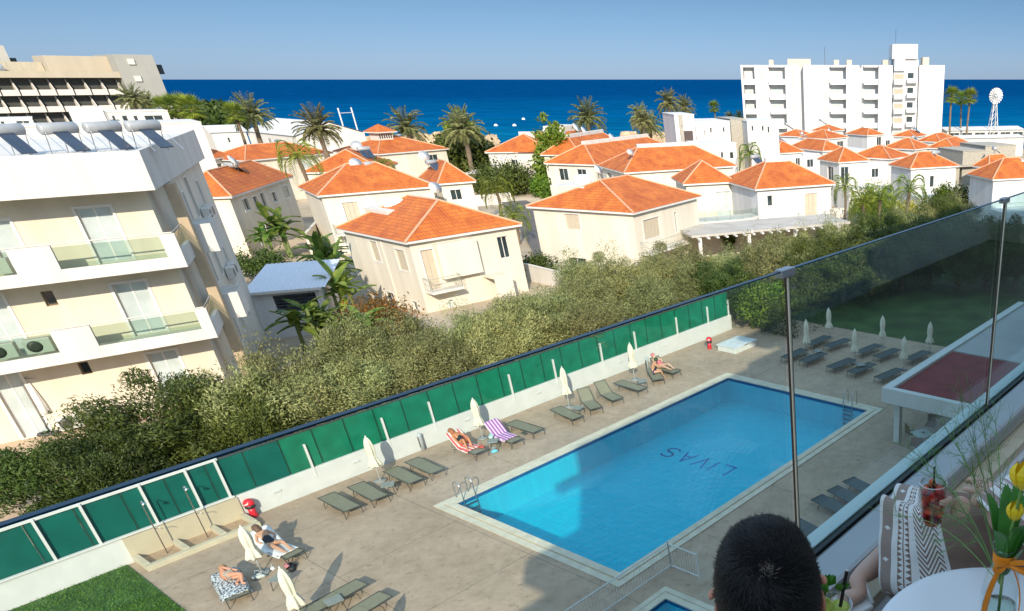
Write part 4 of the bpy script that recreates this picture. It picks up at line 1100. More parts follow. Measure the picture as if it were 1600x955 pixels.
# stone clad flat blocks
def block(F, Rr, depth, d, zg, m, label, name='flat_house', wins=(), capm=None, ua=66):
    f = PD(F[0], F[1], d); zt = f.z; u = azv(ua); q = ray(*Rr); k = (f.x*q.y-f.y*q.x)/(u.y*q.x-u.x*q.y); r = f+u*k; L = abs(k); rz = math.atan2(u.y, u.x)
    t = thing(name, (f.x, f.y, zg), rz, label, 'house', None); fr = Frm(Vector((f.x, f.y, zg)), rz); h = zt-zg
    ops = []; 
    for a, b, kind in wins:
        p = fr.pix('S', *a); q = fr.pix('S', *b); s0, s1 = sorted((p[0], q[0])); z0, z1 = sorted((p[1], q[1]))
        if s1-s0 < .15: s1 = s0+.4
        ops.append((max(.3, s0), min(L-.3, s1), max(z0, .05), min(z1, h-.2), kind))
    g = MB(); panel(g, fmat('S', L, depth), 0, L, -1.5, h, .3, ops); g.box((0, .301, -1.5), (.3, depth, h)); g.box((L-.3, .301, -1.5), (L, depth, h)); g.box((.301, depth-.3, -1.5), (L-.301, depth, h)); g.box((.301, .301, h-.9), (L-.301, depth-.301, h-.7))
    g.build('wall', m, t)
    for o in ops: window(t, fmat('S', L, depth), *o)
    MB().box((-.06, -.06, h+.003), (L+.06, depth+.06, h+.09)).build('coping', capm or m, t)
    return t, L, h, fr
block((1505,237), (1540,234), 7, 112, -1.4, STONE, 'grey stone clad block between the orange roofs on the right')
block((1540,229), (1588,226), 7, 118, -1.4, STONE, 'second stone clad block with potted shrubs, nearer the windmill')
tm_, Lm, hm, frm_ = block((1053,180), (1084,178), 8, 118, -1.5, COOLW, 'modern white house tower with a tall dark vertical slot')
s0, _ = frm_.pix('S', 1069, 215); s1, _ = frm_.pix('S', 1083, 215)
MB().box((s0, -.1, 2.2), (s1, -.005, hm-2.0)).build('dark_slot', mat('dark_brown_slot', (.06, .04, .035), .6), tm_)
MB().box((s0-.5, -.25, 1.5), (s0-.02, -.005, hm-.02)).build('pilaster', STONE, tm_)
block((1086,191), (1140,190), 9, 121, -1.5, COOLW, 'white flat roofed house with three small windows left of the hotel', wins=[((1100,204),(1103,214),'dark'), ((1109,200),(1113,208),'dark'), ((1129,199),(1133,207),'dark')])
block((1141,187), (1166,187), 8, 126, -1.5, STONE, 'beige recessed house front beside the hotel left corner', wins=[((1160,196),(1165,220),'dark')])
block((1167,190), (1216,188), 8, 124, -1.5, COOLW, 'white flat roofed house overlapping the hotel left corner', wins=[((1174,197),(1178,205),'dark'), ((1190,197),(1194,205),'dark'), ((1199,198),(1203,208),'dark')])
block((1088,226), (1150,226), 7, 112, -1.4, COOLW, 'low white terrace house under the modern white houses', wins=[((1126,238),(1131,247),'dark'), ((1140,238),(1147,248),'dark')])
# beach restaurants on the left shore
def lowhall(F, Rr, depth, zt, zg, rh, label, glassy_=False):
    f = P(F[0], F[1], zt); r = P(Rr[0], Rr[1], zt); u = r-f; L = u.length; rz = math.atan2(u.y, u.x)
    t = thing('beach_restaurant', (f.x, f.y, zg), rz, label, 'restaurant', 'low white beach restaurants'); h = zt-zg
    g = MB(); ops = [(L*k/6+.6, L*(k+1)/6-.2, .5, h-.5) for k in range(6)] if glassy_ else [(L*.4, L*.47, h-2.2, h-1.1)]
    panel(g, fmat('S', L, depth), 0, L, -1, h, .3, ops); g.box((0, .301, -1), (.3, depth, h)); g.box((L-.3, .301, -1), (L, depth, h)); g.box((.301, depth-.3, -1), (L-.301, depth, h)); g.build('wall', WARMW, t)
    for o in ops: window(t, fmat('S', L, depth), *o, 'dark')
    g = MB(); o = .4
    g.face([(-o, -o, h+.05), (L+o, -o, h+.05), (L+o, depth/2, h+rh), (-o, depth/2, h+rh)]); g.face([(-o, depth/2, h+rh), (L+o, depth/2, h+rh), (L+o, depth+o, h+.05), (-o, depth+o, h+.05)])
    g.face([(0, 0, h), (0, depth, h), (0, depth/2, h+rh-.1)]); g.face([(L, 0, h), (L, depth, h), (L, depth/2, h+rh-.1)])
    g.build('roof', mat('pale_sheet_roof', (.58, .57, .54), .6, .08, .5), t)
lowhall((330,208), (384,206), 12, 3.4, -2, 1.4, 'white beach hall at far left with one small square window')
lowhall((386,205), (462,213), 14, 3.6, -2, 2.6, 'wide white gabled beach hall in the middle of the left shore')
lowhall((464,213), (545,210), 10, 2.6, -2, 1.0, 'glazed beach restaurant with a white frame left of the shore palms', True)
lowhall((1480,205), (1600,203), 10, 1.9, -2.2, .8, 'long low beach bar with a shaded front behind the windmill', True)
lowhall((1500,217), (1600,215), 8, 1.5, -2.0, .6, 'second low beach bar roof nearer than the first at far right')
g = MB(); p = P(540, 210, -1.0); q = P(560, 208, -1.0)
for o in (p, q): g.tube([o, o+Vector((0, 0, 7.5))], .22, 6)
g.tube([p+Vector((0, 0, 6)), q+Vector((0, 0, 6))], .15, 5); tag(g.build('terrace_frame', WHITE), 'white post and beam frame beside the glazed beach restaurant', 'pergola frame')
# road
g = MB(); g.face([tuple(P(x, y, -1.15)) for x, y in [(783,316),(822,313),(866,334),(905,395),(900,440),(850,430),(820,370)]])
struct(g.build('road', mat('asphalt', (.11, .10, .095), .9, .18, 1.2, .3, 20)))

# ------------------------------------------------------------ white hotel
def white_hotel():
    zt, zg = 17.6, -2.0
    f = PD(1160, 100, 217.5); r = PD(1474, 103, 219.5); f.z = r.z = zg; u = r-f; L = u.length; rz = math.atan2(u.y, u.x)
    t = thing('white_hotel', f, rz, 'large white five storey hotel with stacked balconies by the sea', 'hotel'); fr = Frm(f, rz)
    X = lambda px: fr.pix('S', px, 150)[0]
    h = zt-zg
    HW = mat('white_hotel_render', (.58, .58, .575), .75, .05, .3)
    g = MB(); g.box((.15, 1.9, -2), (L-.2, 15, h-.6)); g.build('main_body', HW, t)
    piers = [(1160,1163.5,-.5,9), (1181,1191,-.7,9), (1191.2,1203,1.0,9), (1228,1239,-.9,9), (1239.2,1250,1.0,9), (1256,1289,-.8,8), (1289.5,1298,1.5,8), (1322,1332,-.8,8), (1332.2,1343,1.2,8), (1346.5,1350,1.6,8), (1372,1383,-.8,8), (1383.2,1395,1.2,8), (1435,1474,0,15)]
    for a, b, d0, d1 in piers:
        g = MB(); g.box((X(a), d0, -2), (X(b), d1, h)); g.build('pier', HW, t, .05)
    bays = [(1163.6,1180.9,5), (1203.1,1227.9,5), (1298.1,1321.9,5), (1350.1,1371.9,5)]
    BW = mat('white_balcony_front', (.74, .77, .77), .6, .03)
    fl = 3.35
    for a, b, n in bays:
        x0, x1 = X(a)+.02, X(b)-.02
        g = MB(); g.box((x0, .3, h-.5), (x1, 8, h)); g.build('roof_slab', HW, t)
        for k in range(n):
            z = h-.9-fl*(k+1)+.1
            if z < 0: continue
            g = MB(); g.box((x0, -.2, z-.2), (x1, 1.88, z)); g.box((x0, -.2, z), (x1, -.05, z+1.05)); bl = g.build('balcony', BW, t)
            g = MB(); w_ = x1-x0; g.box((x0+w_*.15, 1.8, z+.1), (x0+w_*.6, 1.885, z+2.3)); g.build('balcony_door', PALEGL, bl)
    for k in range(5):
        z = h-3.2-fl*k
        g = MB(); g.box((X(1290.5), 1.4, z-.7), (X(1297), 1.49, z+.8)); g.build('window', PALEGL, t)
    for a, b in ((1250.2, 1255.8), (1343.2, 1346.3)):
        g = MB(); g.box((X(a), 3.4, -2), (X(b), 8, h-.3)); g.build('recess', mat('recess_shade_grey', (.45, .47, .48), .8), t)  # shade of the gaps put into a greyer wall colour
    # stair tower
    g = MB(); g.box((X(1396), .8, -2), (X(1434), 9, h+1.2)); g.build('stair_tower', HW, t, .05)
    g = MB(); g.box((X(1393), .2, h+1.3), (X(1432), 9.5, h+4.6)); tw = g.build('tower_head', HW, t, .1)
    g = MB(); g.box((X(1396.5), .1, h-1.3), (X(1413), .78, h+1.6)); g.build('tower_glazing', PALEGL, t)
    for k in range(5):
        z = h-4.3-fl*k
        if z < .5: continue
        g = MB(); g.box((X(1397), -.6, z), (X(1412), .78, z+1.1)); g.build('stair_landing', BW, t)
        g = MB(); g.box((X(1397.5), .68, z+1.2), (X(1411.5), .785, z+2.3)); g.build('stair_opening', mat('beige_stair_back', (.40, .33, .25), .8), t)
        g = MB(); g.box((X(1417), -.6, z+.3), (X(1432.5), .78, z+1.35)); b2 = g.build('balcony', BW, t)
        g = MB(); g.box((X(1418), .7, z+1.4), (X(1427), .787, z+2.6)); g.build('balcony_door', DARKGL, b2)
    for a, b, z in ((1203,1210,1.2), (1232,1268,1.4), (1304,1312,1.2), (1324,1332,1.2), (1380,1390,1.2), (1442,1452,1.8)):
        g = MB(); g.box((X(a), 3, h-.6), (X(b), 7, h+z)); g.build('roof_unit', mat('beige_roof_unit', (.52, .44, .35), .8, .1), t, .03)
    g = MB(); g.tube([(X(1400), 4, h+4), (X(1400), 4, h+8)], .06, 4); g.tube([(X(1290), 4, h), (X(1290), 4, h+4)], .06, 4); g.build('mast', METAL, t)
white_hotel()

# ------------------------------------------------------------ terraced hotel far left
def left_hotel():
    d = 272.0
    c = PD(186, 112, d); e = PD(-60, 118, d-6)
    zg = -2.0; zt = c.z
    o = Vector((c.x, c.y, zg)); u = Vector((e.x-c.x, e.y-c.y, 0)); L = u.length
    u = -u.normalized(); rz = math.atan2(u.y, u.x)
    t = thing('terraced_hotel', o, rz, 'large beige hotel with rows of dark angled balconies at the far left', 'hotel'); fr = Frm(o, rz)
    BG = mat('beige_hotel_render', (.40, .35, .265), .85, .06, .3, 0.0); GY = mat('shade_grey_hotel_end', (.30, .30, .27), .85, .06, .3)
    h = zt-zg
    g = MB(); g.box((-L, 2.6, -2), (-.01, 14, h)); g.box((-L, 0, h-1.3), (-.01, 2.59, h)); g.build('main_body', BG, t)
    g = MB(); g.box((0, -.6, -2), (7.6, 14, h+3.6)); g.build('end_block', GY, t, .05)  # shade on the end wall is put into its grey colour
    g = MB(); g.box((-11.5, 4, h), (-.01, 13, h+3.2)); g.build('upper_block', BG, t, .05)
    g = MB(); g.box((-27, 7, h), (-11.6, 13, h+1.9)); g.build('roof_block', mat('olive_grey_render', (.40, .36, .27), .85), t)
    DR = mat('dark_balcony_shade', (.05, .055, .05), .8, .2, .5); FN = mat('pale_fin', (.56, .53, .48), .7, .05)
    bay = 3.1; n = int(L/bay)
    for k in range(5):
        z = h-1.3-3.4*(k+1)
        g = MB(); g.box((-L+.1, 2.45, z+.1), (-.3, 2.58, z+3.3)); g.build('recess_shade_sheet', DR, t)  # dark sheet stands in for the shade deep in each balcony row
        for i in range(min(n, 28)):
            x = -.5-i*bay
            q = MB()
            q.box((x-bay+.25, .3, z-.18), (x, 2.44, z+.0))
            # slanted side fin
            q.prism([(x-.22, 2.44), (x-.22, .3), (x, .3), (x, 2.44)], z+.001, z+1.2)
            i0 = len(q.v)
            q.v += [(x-.22, 2.44, z+1.2), (x, 2.44, z+1.2), (x, .5, z+1.2), (x-.22, .5, z+1.2), (x-.22, 2.44, z+3.1), (x, 2.44, z+3.1)]
            q.f += [(i0, i0+3, i0+4), (i0+1, i0+5, i0+2), (i0+3, i0+2, i0+5, i0+4)]; q.uv += [None]*3
            q.box((x-bay+.25, .3, z+.002), (x-.221, .42, z+1.0))
            q.build('balcony', FN, t)
    for k in range(3):
        z = h+1.5-3.6*k
        g = MB(); g.box((2.2, -.95, z), (3.5, -.605, z+1.2)); g.build('window_hood', FN, t, .03)
    g = MB(); g.box((7.61, 3, h-.5), (9.8, 9, h+1.6)); g.build('end_balcony', DR, t)
    for k in range(2):
        g = MB(); g.smooth = True
        g.lathe([(3.0, 0), (2.8, 1.2), (2.1, 2.0), (1.0, 2.4), (.1, 2.5)], (-22+k*-7, 3.5, h), 18); g.build('white_dome', TANK, t)
    return t
left_hotel()
# far tower edge on the left border
p = PD(9, 80, 300)
t = thing('far_left_block', (p.x, p.y, -2), R(52), 'grey edge of a taller block cut off by the left border', 'building')
MB().box((-16, 0, 0), (0, 12, p.z+3.2)).build('wall', mat('grey_block_render', (.40, .38, .33), .85), t)
MB().box((.005, 3, p.z-1), (1.6, 9, p.z+.6)).build('end_balcony', DKMET, t)
# windmill
def windmill():
    p = PD(1551, 205, 236); zb = -2.0; base = Vector((p.x, p.y, zb)); hub = PD(1551.5, 150, 236).z
    t = thing('windmill', base, R(12), 'white multi blade wind pump on a lattice tower by the beach', 'windmill'); hz = hub-zb
    g = MB()
    for sx in (-1, 1):
        for sy in (-1, 1): g.tube([(sx*1.5, sy*1.5, 0), (sx*.25, sy*.25, hz-.4)], .12, 5)
    for k in range(6):
        z0 = hz*k/6; z1 = hz*(k+1)/6; w0 = 1.5-1.25*k/6; w1 = 1.5-1.25*(k+1)/6
        for s in (-1, 1): g.tube([(-w0, s*w0, z0), (w1, s*w1, z1)], .06, 4); g.tube([(s*w0, -w0, z0), (s*w1, w1, z1)], .06, 4)
    g.build('lattice_tower', WHITE, t)
    wr = MB()
    for k in range(18):
        a = 2*pi*k/18; a2 = a+.24
        f = lambda r, a, y: (r*math.cos(a), y, hz+r*math.sin(a))
        wr.face([f(.45, a, -.5), f(.45, a2, -.35), f(2.0, a2, -.3), f(2.0, a, -.5)])
        wr.tube([f(1.4, a, -.42), f(1.4, a+2*pi/18, -.42)], .04, 4)
    wr.build('blade_wheel', WHITE, t)
    g = MB(); g.smooth = True; g.tube([(0, -.6, hz), (0, .6, hz)], .3, 8); g.tube([(0, .6, hz), (0, 2.6, hz)], .07, 4); g.box((-.03, 2.2, hz-.6), (.03, 3.6, hz+.6)); g.build('hub_and_tail', WHITE, t)
windmill()
# ------------------------------------------------------------ balconied apartment block on the left
def apartments():
    dK = 46.0; K = PD(294, 417, dK); zg = 0.45
    rz = math.atan2(azv(45).y, azv(45).x); o = Vector((K.x, K.y, zg))
    t = thing('apartment_block', o, rz, 'cream three storey apartment block with long glass balconies at the left', 'apartment block'); fr = Frm(o, rz)
    z = lambda x, y: fr.pix('S', x, y)[1]
    zr0, zr1 = z(247, 297), z(222, 235)
    bands = [(z(294, 417), z(269, 365)), (z(343, 527), z(318, 482))]
    D = 17.0; YW = 1.7
    f2 = Frm(fr.M @ Vector((0, YW, 0)), rz)
    px = lambda x, y: f2.pix('S', x, y)
    xw = (px(209, 308)[0]+px(344, 605)[0])/2
    # front wall with openings
    ops = []
    def op(tl, tr, z0, h=None, bl=None, kind='slide'):
        a, za = px(*tl); b, zb = px(*tr); z1 = max(za, zb)
        if bl: z0 = px(*bl)[1]
        ops.append((min(a, b), max(a, b), z0, z1, kind))
    f_z = [0.02, bands[1][0]+.28, bands[0][0]+.28]
    op((96.7, 329), (152, 324), f_z[2]); op((155.8, 449), (208, 441), f_z[1]); op((211, 557), (257.5, 550), f_z[0])
    op((41.5, 459), (61, 457), 0, bl=(68, 480), kind='bronze'); op((100.5, 571), (118, 569), 0, bl=(124, 587), kind='bronze')
    op((-40, 592), (8, 587), f_z[0]); op((-50, 350), (-8, 346), f_z[2]); op((-70, 470), (-20, 464), f_z[1])
    g = MB(); panel(g, Matrix.Translation((0, YW, 0)), -42, xw, -.6, zr0-.02, .3, ops); g.build('wall', CREAM, t)
    for q in ops:
        w_ = window(t, Matrix.Translation((0, YW, 0)), *q, dep=.14)
    # side walls and rear
    g = MB(); g.box((xw-.3, YW+.302, -.6), (xw, 6.0, zr0-.02)); g.build('wall', CREAM, t)
    g = MB(); g.box((xw+.55, 2.6, -.6), (xw+.95, 3.2, zr0-.02)); g.build('corner_column', mat('tan_column_paint', (.42, .33, .22), .8, .06), t)
    BX = -.35
    so = []
    for k, zz in enumerate((zr0-2.4, bands[0][0]-2.2, bands[1][0]-2.2)):
        for y0, w_, h_ in ((7.6, .5, 1.5), (9.6, .9, 2.0), (13.0, .6, 1.5)): so.append((y0, y0+w_, zz, zz+h_, 'win'))
    g = MB(); Mx = Matrix(((0,-1,0,BX),(1,0,0,0),(0,0,1,0),(0,0,0,1)))
    panel(g, Mx, 6.3, D-.4, -.6, zr0-.02, .3, so); g.box((xw-.5, 6.0, -.6), (BX, 6.299, zr0-.02)); g.box((-42, D-.39, -.6), (BX, D-.1, zr0-.02)); g.build('side_wall', CREAM2, t)
    for q in so: window(t, Mx, *q)
    # roof parapet
    g = MB(); g.box((-42, 0, zr0), (0, .2, zr1)); g.box((-.2, .201, zr0), (0, D, zr1)); g.box((-42, D-.2, zr0), (-.201, D, zr1)); g.box((-42, .201, zr0+.001), (-.201, D-.201, zr0+.3))
    g.build('roof_parapet', WARMW, t, .01)
    # balconies
    G = glassy('balcony_glass', (.78, .85, .80))
    for k, (b0, b1) in enumerate(bands):
        gl = (80, 390, 252, 378) if k == 0 else (137, 505, 303, 485)
        xa = fr.pix('S', gl[0], gl[1])[0]; xb = fr.pix('S', gl[2], gl[3])[0]; low = b0+.5
        lx = fr.pix('S', (28, 88)[k], (430, 540)[k])[0]; rows = [(xa, xb, low, b1-.08), (lx-9 if k else lx-6, lx, low, b1-.08)]
        g = MB(); panel(g, Matrix.Identity(4), -42, 0, b0, b1, .16, [(q[0], q[1], q[2], b1+.1) for q in rows])
        g.box((-42, .161, b0+.002), (xw+1.5 if False else -.17, YW-.002, b0+.26))
        g.box((xw+.01, YW, b0+.003), (-.17, 5.98, b0+.259))
        g.box((-.16, .161, b0), (0, 3.4, b0+.75)); g.box((-.16, 3.401, b0), (.9, 5.4, b1-.15)); bl = g.build('balcony', CREAM2 if False else WARMW, t, .008)
        for q in rows:
            m = MB(); m.box((q[0], .06, q[2]), (q[1], .075, q[3])); m.build('balcony_glass', G, bl)
        m = MB(); m.box((.0-.1, .5, b0+.76), (-.085, 3.3, b1-.06)); m.build('balcony_glass', G, bl)
        m = MB(); m.tube([(-42, .08, b1+.04), (-.08, .08, b1+.04), (-.08, 3.4, b1+.04), (.85, 3.9, b1+.04), (.85, 5.3, b1+.04)], .03, 6)
        x = -41
        while x < 0: m.tube([(x, .08, b1-.02), (x, .08, b1+.04)], .015, 4); x += 1.6
        m.build('handrail', mat('pale_handrail', (.55, .53, .47), .4), bl)
    AC = mat('white_ac_casing', (.60, .60, .56), .5, .05)
    def ac(M, s0, z0):
        g = MB(); g.box((s0, 0, z0), (s0+.85, .35, z0+.6), M); a = g.build('air_conditioner', AC, t, .01)
        g = MB(); g.smooth = True
        Mr = M @ Matrix.Translation((s0+.33, -.003, z0+.3)) @ Matrix.Rotation(pi/2, 4, 'X'); g.lathe([(.24, 0), (.24, .01), (.1, .012)], n=18, M=Mr); g.build('fan_grille', DKMET, a)
    lx = fr.pix('S', 88, 540)[0]
    ac(Matrix.Translation((0, .5, 0)), lx-1.1, bands[1][0]+.5); ac(Matrix.Translation((0, .5, 0)), lx-2.2, bands[1][0]+.5)
    lx = fr.pix('S', 28, 430)[0]; ac(Matrix.Translation((0, .5, 0)), lx-1.1, bands[0][0]+.5)
    gx, gz = px(88, 642); ac(Matrix.Translation((0, YW-.45, 0)), gx-.5, .1)
    Mq = Matrix(((0,-1,0,BX+.4),(1,0,0,0),(0,0,1,0),(0,0,0,1)))
    for zz in (zr0-2.7, bands[0][0]-2.7):
        for y in (10.8, 12.0): ac(Mq, y, zz)
    # shutters hanging box by the ground corner
    gx = px(300, 600)[0]
    # solar heaters on the roof
    zz = zr1-.15
    for x_, y_ in ((10, 262), (98, 262), (166, 256), (228, 250)):
        q = Frm(fr.M @ Vector((0, 2.3, 0)), rz).pix('S', x_, y_)[0]
        heater(t, q, 2.6, zz, .62, .84, one=True)
    g = MB(); g.box((-41.5, .5, zr0+.301), (-.6, D-.5, zz)); g.build('roof_deck', WARMW, t)
    return fr, f2
apf, apf2 = apartments()
# the block is not square: its side wall runs off at an obtuse angle
APT = bpy.data.objects['apartment_block']
def shear(o, done=set()):
    if o.type == 'MESH' and o.data.name not in done:
        done.add(o.data.name)
        for v in o.data.vertices: v.co.x += .235*v.co.y
        o.data.update()
    for c in o.children: shear(c)
shear(APT)
def terr(): 
    g = MB(); pts = [apf.M @ Vector(p) for p in ((-42, -7.6, -.02), (1.5, -7.6, -.02), (1.5, 1.7, -.02), (-42, 1.7, -.02))]
    g.face(pts); struct(g.build('terrace_paving', mat('sandy_paving', (.50, .38, .26), .9, .12, 1.0, .2, 20)))
terr()
# closed parasols and terrace furniture in front of the block
def ap_umb(px, lab):
    p = P(px[0], px[1], .45); t = thing('patio_umbrella', (p.x, p.y, .45), .3, lab, 'umbrella')
    g = MB(); g.smooth = True; g.tube([(0, 0, .05), (0, 0, 2.3), (.15, 0, 2.6), (.5, 0, 2.5)], .03, 6); g.build('pole', METAL, t)
    g = MB(); g.smooth = True; g.lathe([(.07, .9), (.16, .95), (.14, 1.4), (.09, 1.9), (.03, 2.35)], (.25, 0, 0), 16, wob=lambda a, k: 1+.2*math.sin(5*a)); g.build('canopy', FRAMEW, t)
    g = MB(); g.smooth = True; g.lathe([(.42, 0), (.42, .06), (.36, .09)], n=18); g.build('base', mat('dark_base', (.08, .08, .09), .6), t)
ap_umb((78, 676), 'closed white cantilever parasol with round dark base on the apartment terrace')
ap_umb((338, 618), 'closed pale parasol near the ground floor corner of the apartment block')
def cloth_rack():
    p = P(30, 682, .45); t = thing('garden_lounger', (p.x, p.y, .45), .9, 'pale low lounger frame on the sandy terrace at far left', 'garden lounger')
    MB().box((-.9, -.3, .3), (.9, .3, .36)).build('seat', mat('tan_mesh', (.55, .42, .3), .7), t)
    for x in (-.8, .8):
        for y in (-.25, .25): MB().tube([(x, y, 0), (x, y, .3)], .02, 5).build('leg', METAL, t)
cloth_rack()
# outbuilding with corrugated roof
def shed():
    f = P(388, 457, 2.2); r = P(497, 448, 2.2); u = r-f; L = u.length; rz = math.atan2(u.y, u.x); zg = -.9
    t = thing('garden_outbuilding', (f.x, f.y, zg), rz, 'white outbuilding with a pale corrugated roof and louvred front beside the banana plants', 'outbuilding'); h = 2.2-zg
    g = MB(); panel(g, Matrix.Identity(4), 0, L, -1.5, h-.1, .2, [(1.2, L-.3, h-1.5, h-.35)]); g.box((0, .201, -1.5), (.2, 6.5, h-.1)); g.box((L-.2, .201, -1.5), (L, 6.5, h-.1)); g.box((.2, 6.3, -1.5), (L-.2, 6.5, h-.1)); g.build('wall', COOLW, t)
    g = MB(); x = -.3
    while x < L+.2: g.face([(x, -.35, h), (x+.13, -.35, h+.04), (x+.13, 7.0, h+.5), (x, 7.0, h+.46)]); g.face([(x+.13, -.35, h+.04), (x+.26, -.35, h), (x+.26, 7.0, h+.46), (x+.13, 7.0, h+.5)]); x += .26
    g.build('corrugated_roof', mat('pale_blue_sheet', (.60, .63, .68), .5, .05), t)
    g = MB(); g.box((-.3, -.4, h-.14), (L+.2, -.36, h+.03)); g.build('gutter', FRAMEW, t)
    g = MB()
    for k in range(6): g.box((1.2, .08, h-1.5+.2*k), (L-.3, .1, h-1.42+.2*k))
    g.build('dark_slats', mat('blue_black_slats', (.03, .05, .08), .5), t)
    g = MB()
    for k in range(5): g.box((1.1, -.05, h-1.75-.17*k), (L-.2, -.002, h-1.65-.17*k))
    g.build('louvre', WHITE, t)
shed()
# slat fence pile in the shade at the corner
def pallets():
    p = P(352, 535, .3); t = thing('slatted_bench', (p.x, p.y, .2), .75, 'dark slatted wooden panel leaning in the shade below the side balconies', 'wood panel')
    WD = mat('dark_wood', (.10, .07, .05), .8, .2, 6)
    for k in range(6): MB().box((-1.6, 0, .15+k*.17), (1.4, .03, .25+k*.17)).build('slat', WD, t)
    for x in (-1.5, 0, 1.3): MB().box((x, .031, 0), (x+.08, .09, 1.25)).build('upright', WD, t)
pallets()
block((-90, 203), (318, 203), 10, 128, -1.0, WARMW, 'long white flat roofed building behind the apartment block roof', name='white_building', ua=46)
block((106, 170), (158, 167), 6, 136, -1.0, WARMW, 'white stair box rising in front of the far left hotel', name='white_building', ua=46)
block((167, 175.5), (262, 174.5), 7, 145, -1.0, WARMW, 'white upper floor with a row of dark openings under the palms at left', name='white_building', ua=46, wins=[((172,181),(184,192),'dark'), ((190,181),(203,192),'dark'), ((208,181),(219,192),'dark'), ((225,181),(258,192),'dark')])
block((-60, 188), (48, 182), 6, 138, -1.0, WARMW, 'white roof room with an arched skylight at the left border', name='white_building', ua=46, wins=[((-5,180),(10,196),'dark'), ((20,180),(50,196),'dark')])
# garden walls
def gwall(a, b, h, z, lab, m=None, th=.2):
    p = P(a[0], a[1], z); q = P(b[0], b[1], z); u = q-p; L = u.length
    t = thing('garden_wall', (p.x, p.y, z-.6), math.atan2(u.y, u.x), lab, 'garden wall')
    MB().box((0, 0, 0), (L, th, h+.6)).build('wall', m or CREAM2, t); MB().box((-.03, -.04, h+.602), (L+.03, th+.04, h+.66)).build('coping', WARMW, t)
gwall((488, 392), (521, 350), 1.7, -1.0, 'beige garden wall rising between the banana plants and the shuttered villa')
gwall((548, 425), (585, 415), 1.2, -1.0, 'white garden wall left of the nearest villa', WARMW)
gwall((822, 436), (884, 452), 1.3, -1.1, 'pale garden wall between the two nearest villas', WARMW)
gwall((866, 330), (905, 400), .9, -1.2, 'low kerb wall along the right side of the grey drive', CREAM2)
gwall((740, 318), (800, 313), 1.0, -1.2, 'low white planter wall at the top of the grey drive', WARMW)
gwall((1190, 352), (1330, 345), 1.5, -1.3, 'white wall behind the olive tops under the carport', WARMW)
gwall((1330, 345), (1500, 335), 1.6, -1.3, 'white wall in front of the pyramid roofed villas', COOLW)
# shore rocks
def rocks(px0, px1, n, lab):
    g = MB(); r_ = random.Random(n)
    for i in range(n):
        x = px0[0]+(px1[0]-px0[0])*r_.random(); y = px0[1]+(px1[1]-px0[1])*r_.random()
        c = P(x, y, -3.0); s = .8+1.8*r_.random()
        M = Matrix.Translation(c) @ Matrix.Rotation(r_.random()*6, 4, 'Z') @ Matrix.Rotation(r_.random(), 4, 'X')
        b = MB(); b.lathe([(s*.5, -s*.6), (s*(.8+.3*r_.random()), -s*.2), (s*(.8+.3*r_.random()), s*.15), (s*.4, s*.5)], n=6, wob=lambda a, k: .8+.4*r_.random()); g.add(b, M)
    o = g.build('shore_rocks', mat('ochre_rock', (.45, .33, .20), .95, .3, .5, .6, 3)); tag(o, None, None, None, 'stuff')
rocks((640, 214), (705, 224), 90, ''); rocks((975, 212), (1060, 232), 160, ''); rocks((520, 222), (600, 236), 90, ''); rocks((760, 219), (770, 224), 20, '')
# mooring buoys
for i, (x, y) in enumerate([(775, 197), (818, 187), (804, 197), (857, 203), (889, 206)]):
    p = P(x, y, SEA_Z); g = MB(); g.smooth = True; g.lathe([(.1, -.6), (.9, -.2), (1.0, .2), (.5, .8), (.05, .95)], (p.x, p.y, SEA_Z), 12)
    tag(g.build('buoy', TANK), ['white buoy on the sea nearest the left, above the chimney villa', 'largest white buoy farthest out on the sea', 'small white buoy between the two larger ones', 'white buoy right above the villa chimney', 'white buoy closest to the big date palm'][i], 'buoy', 'buoys on the sea')
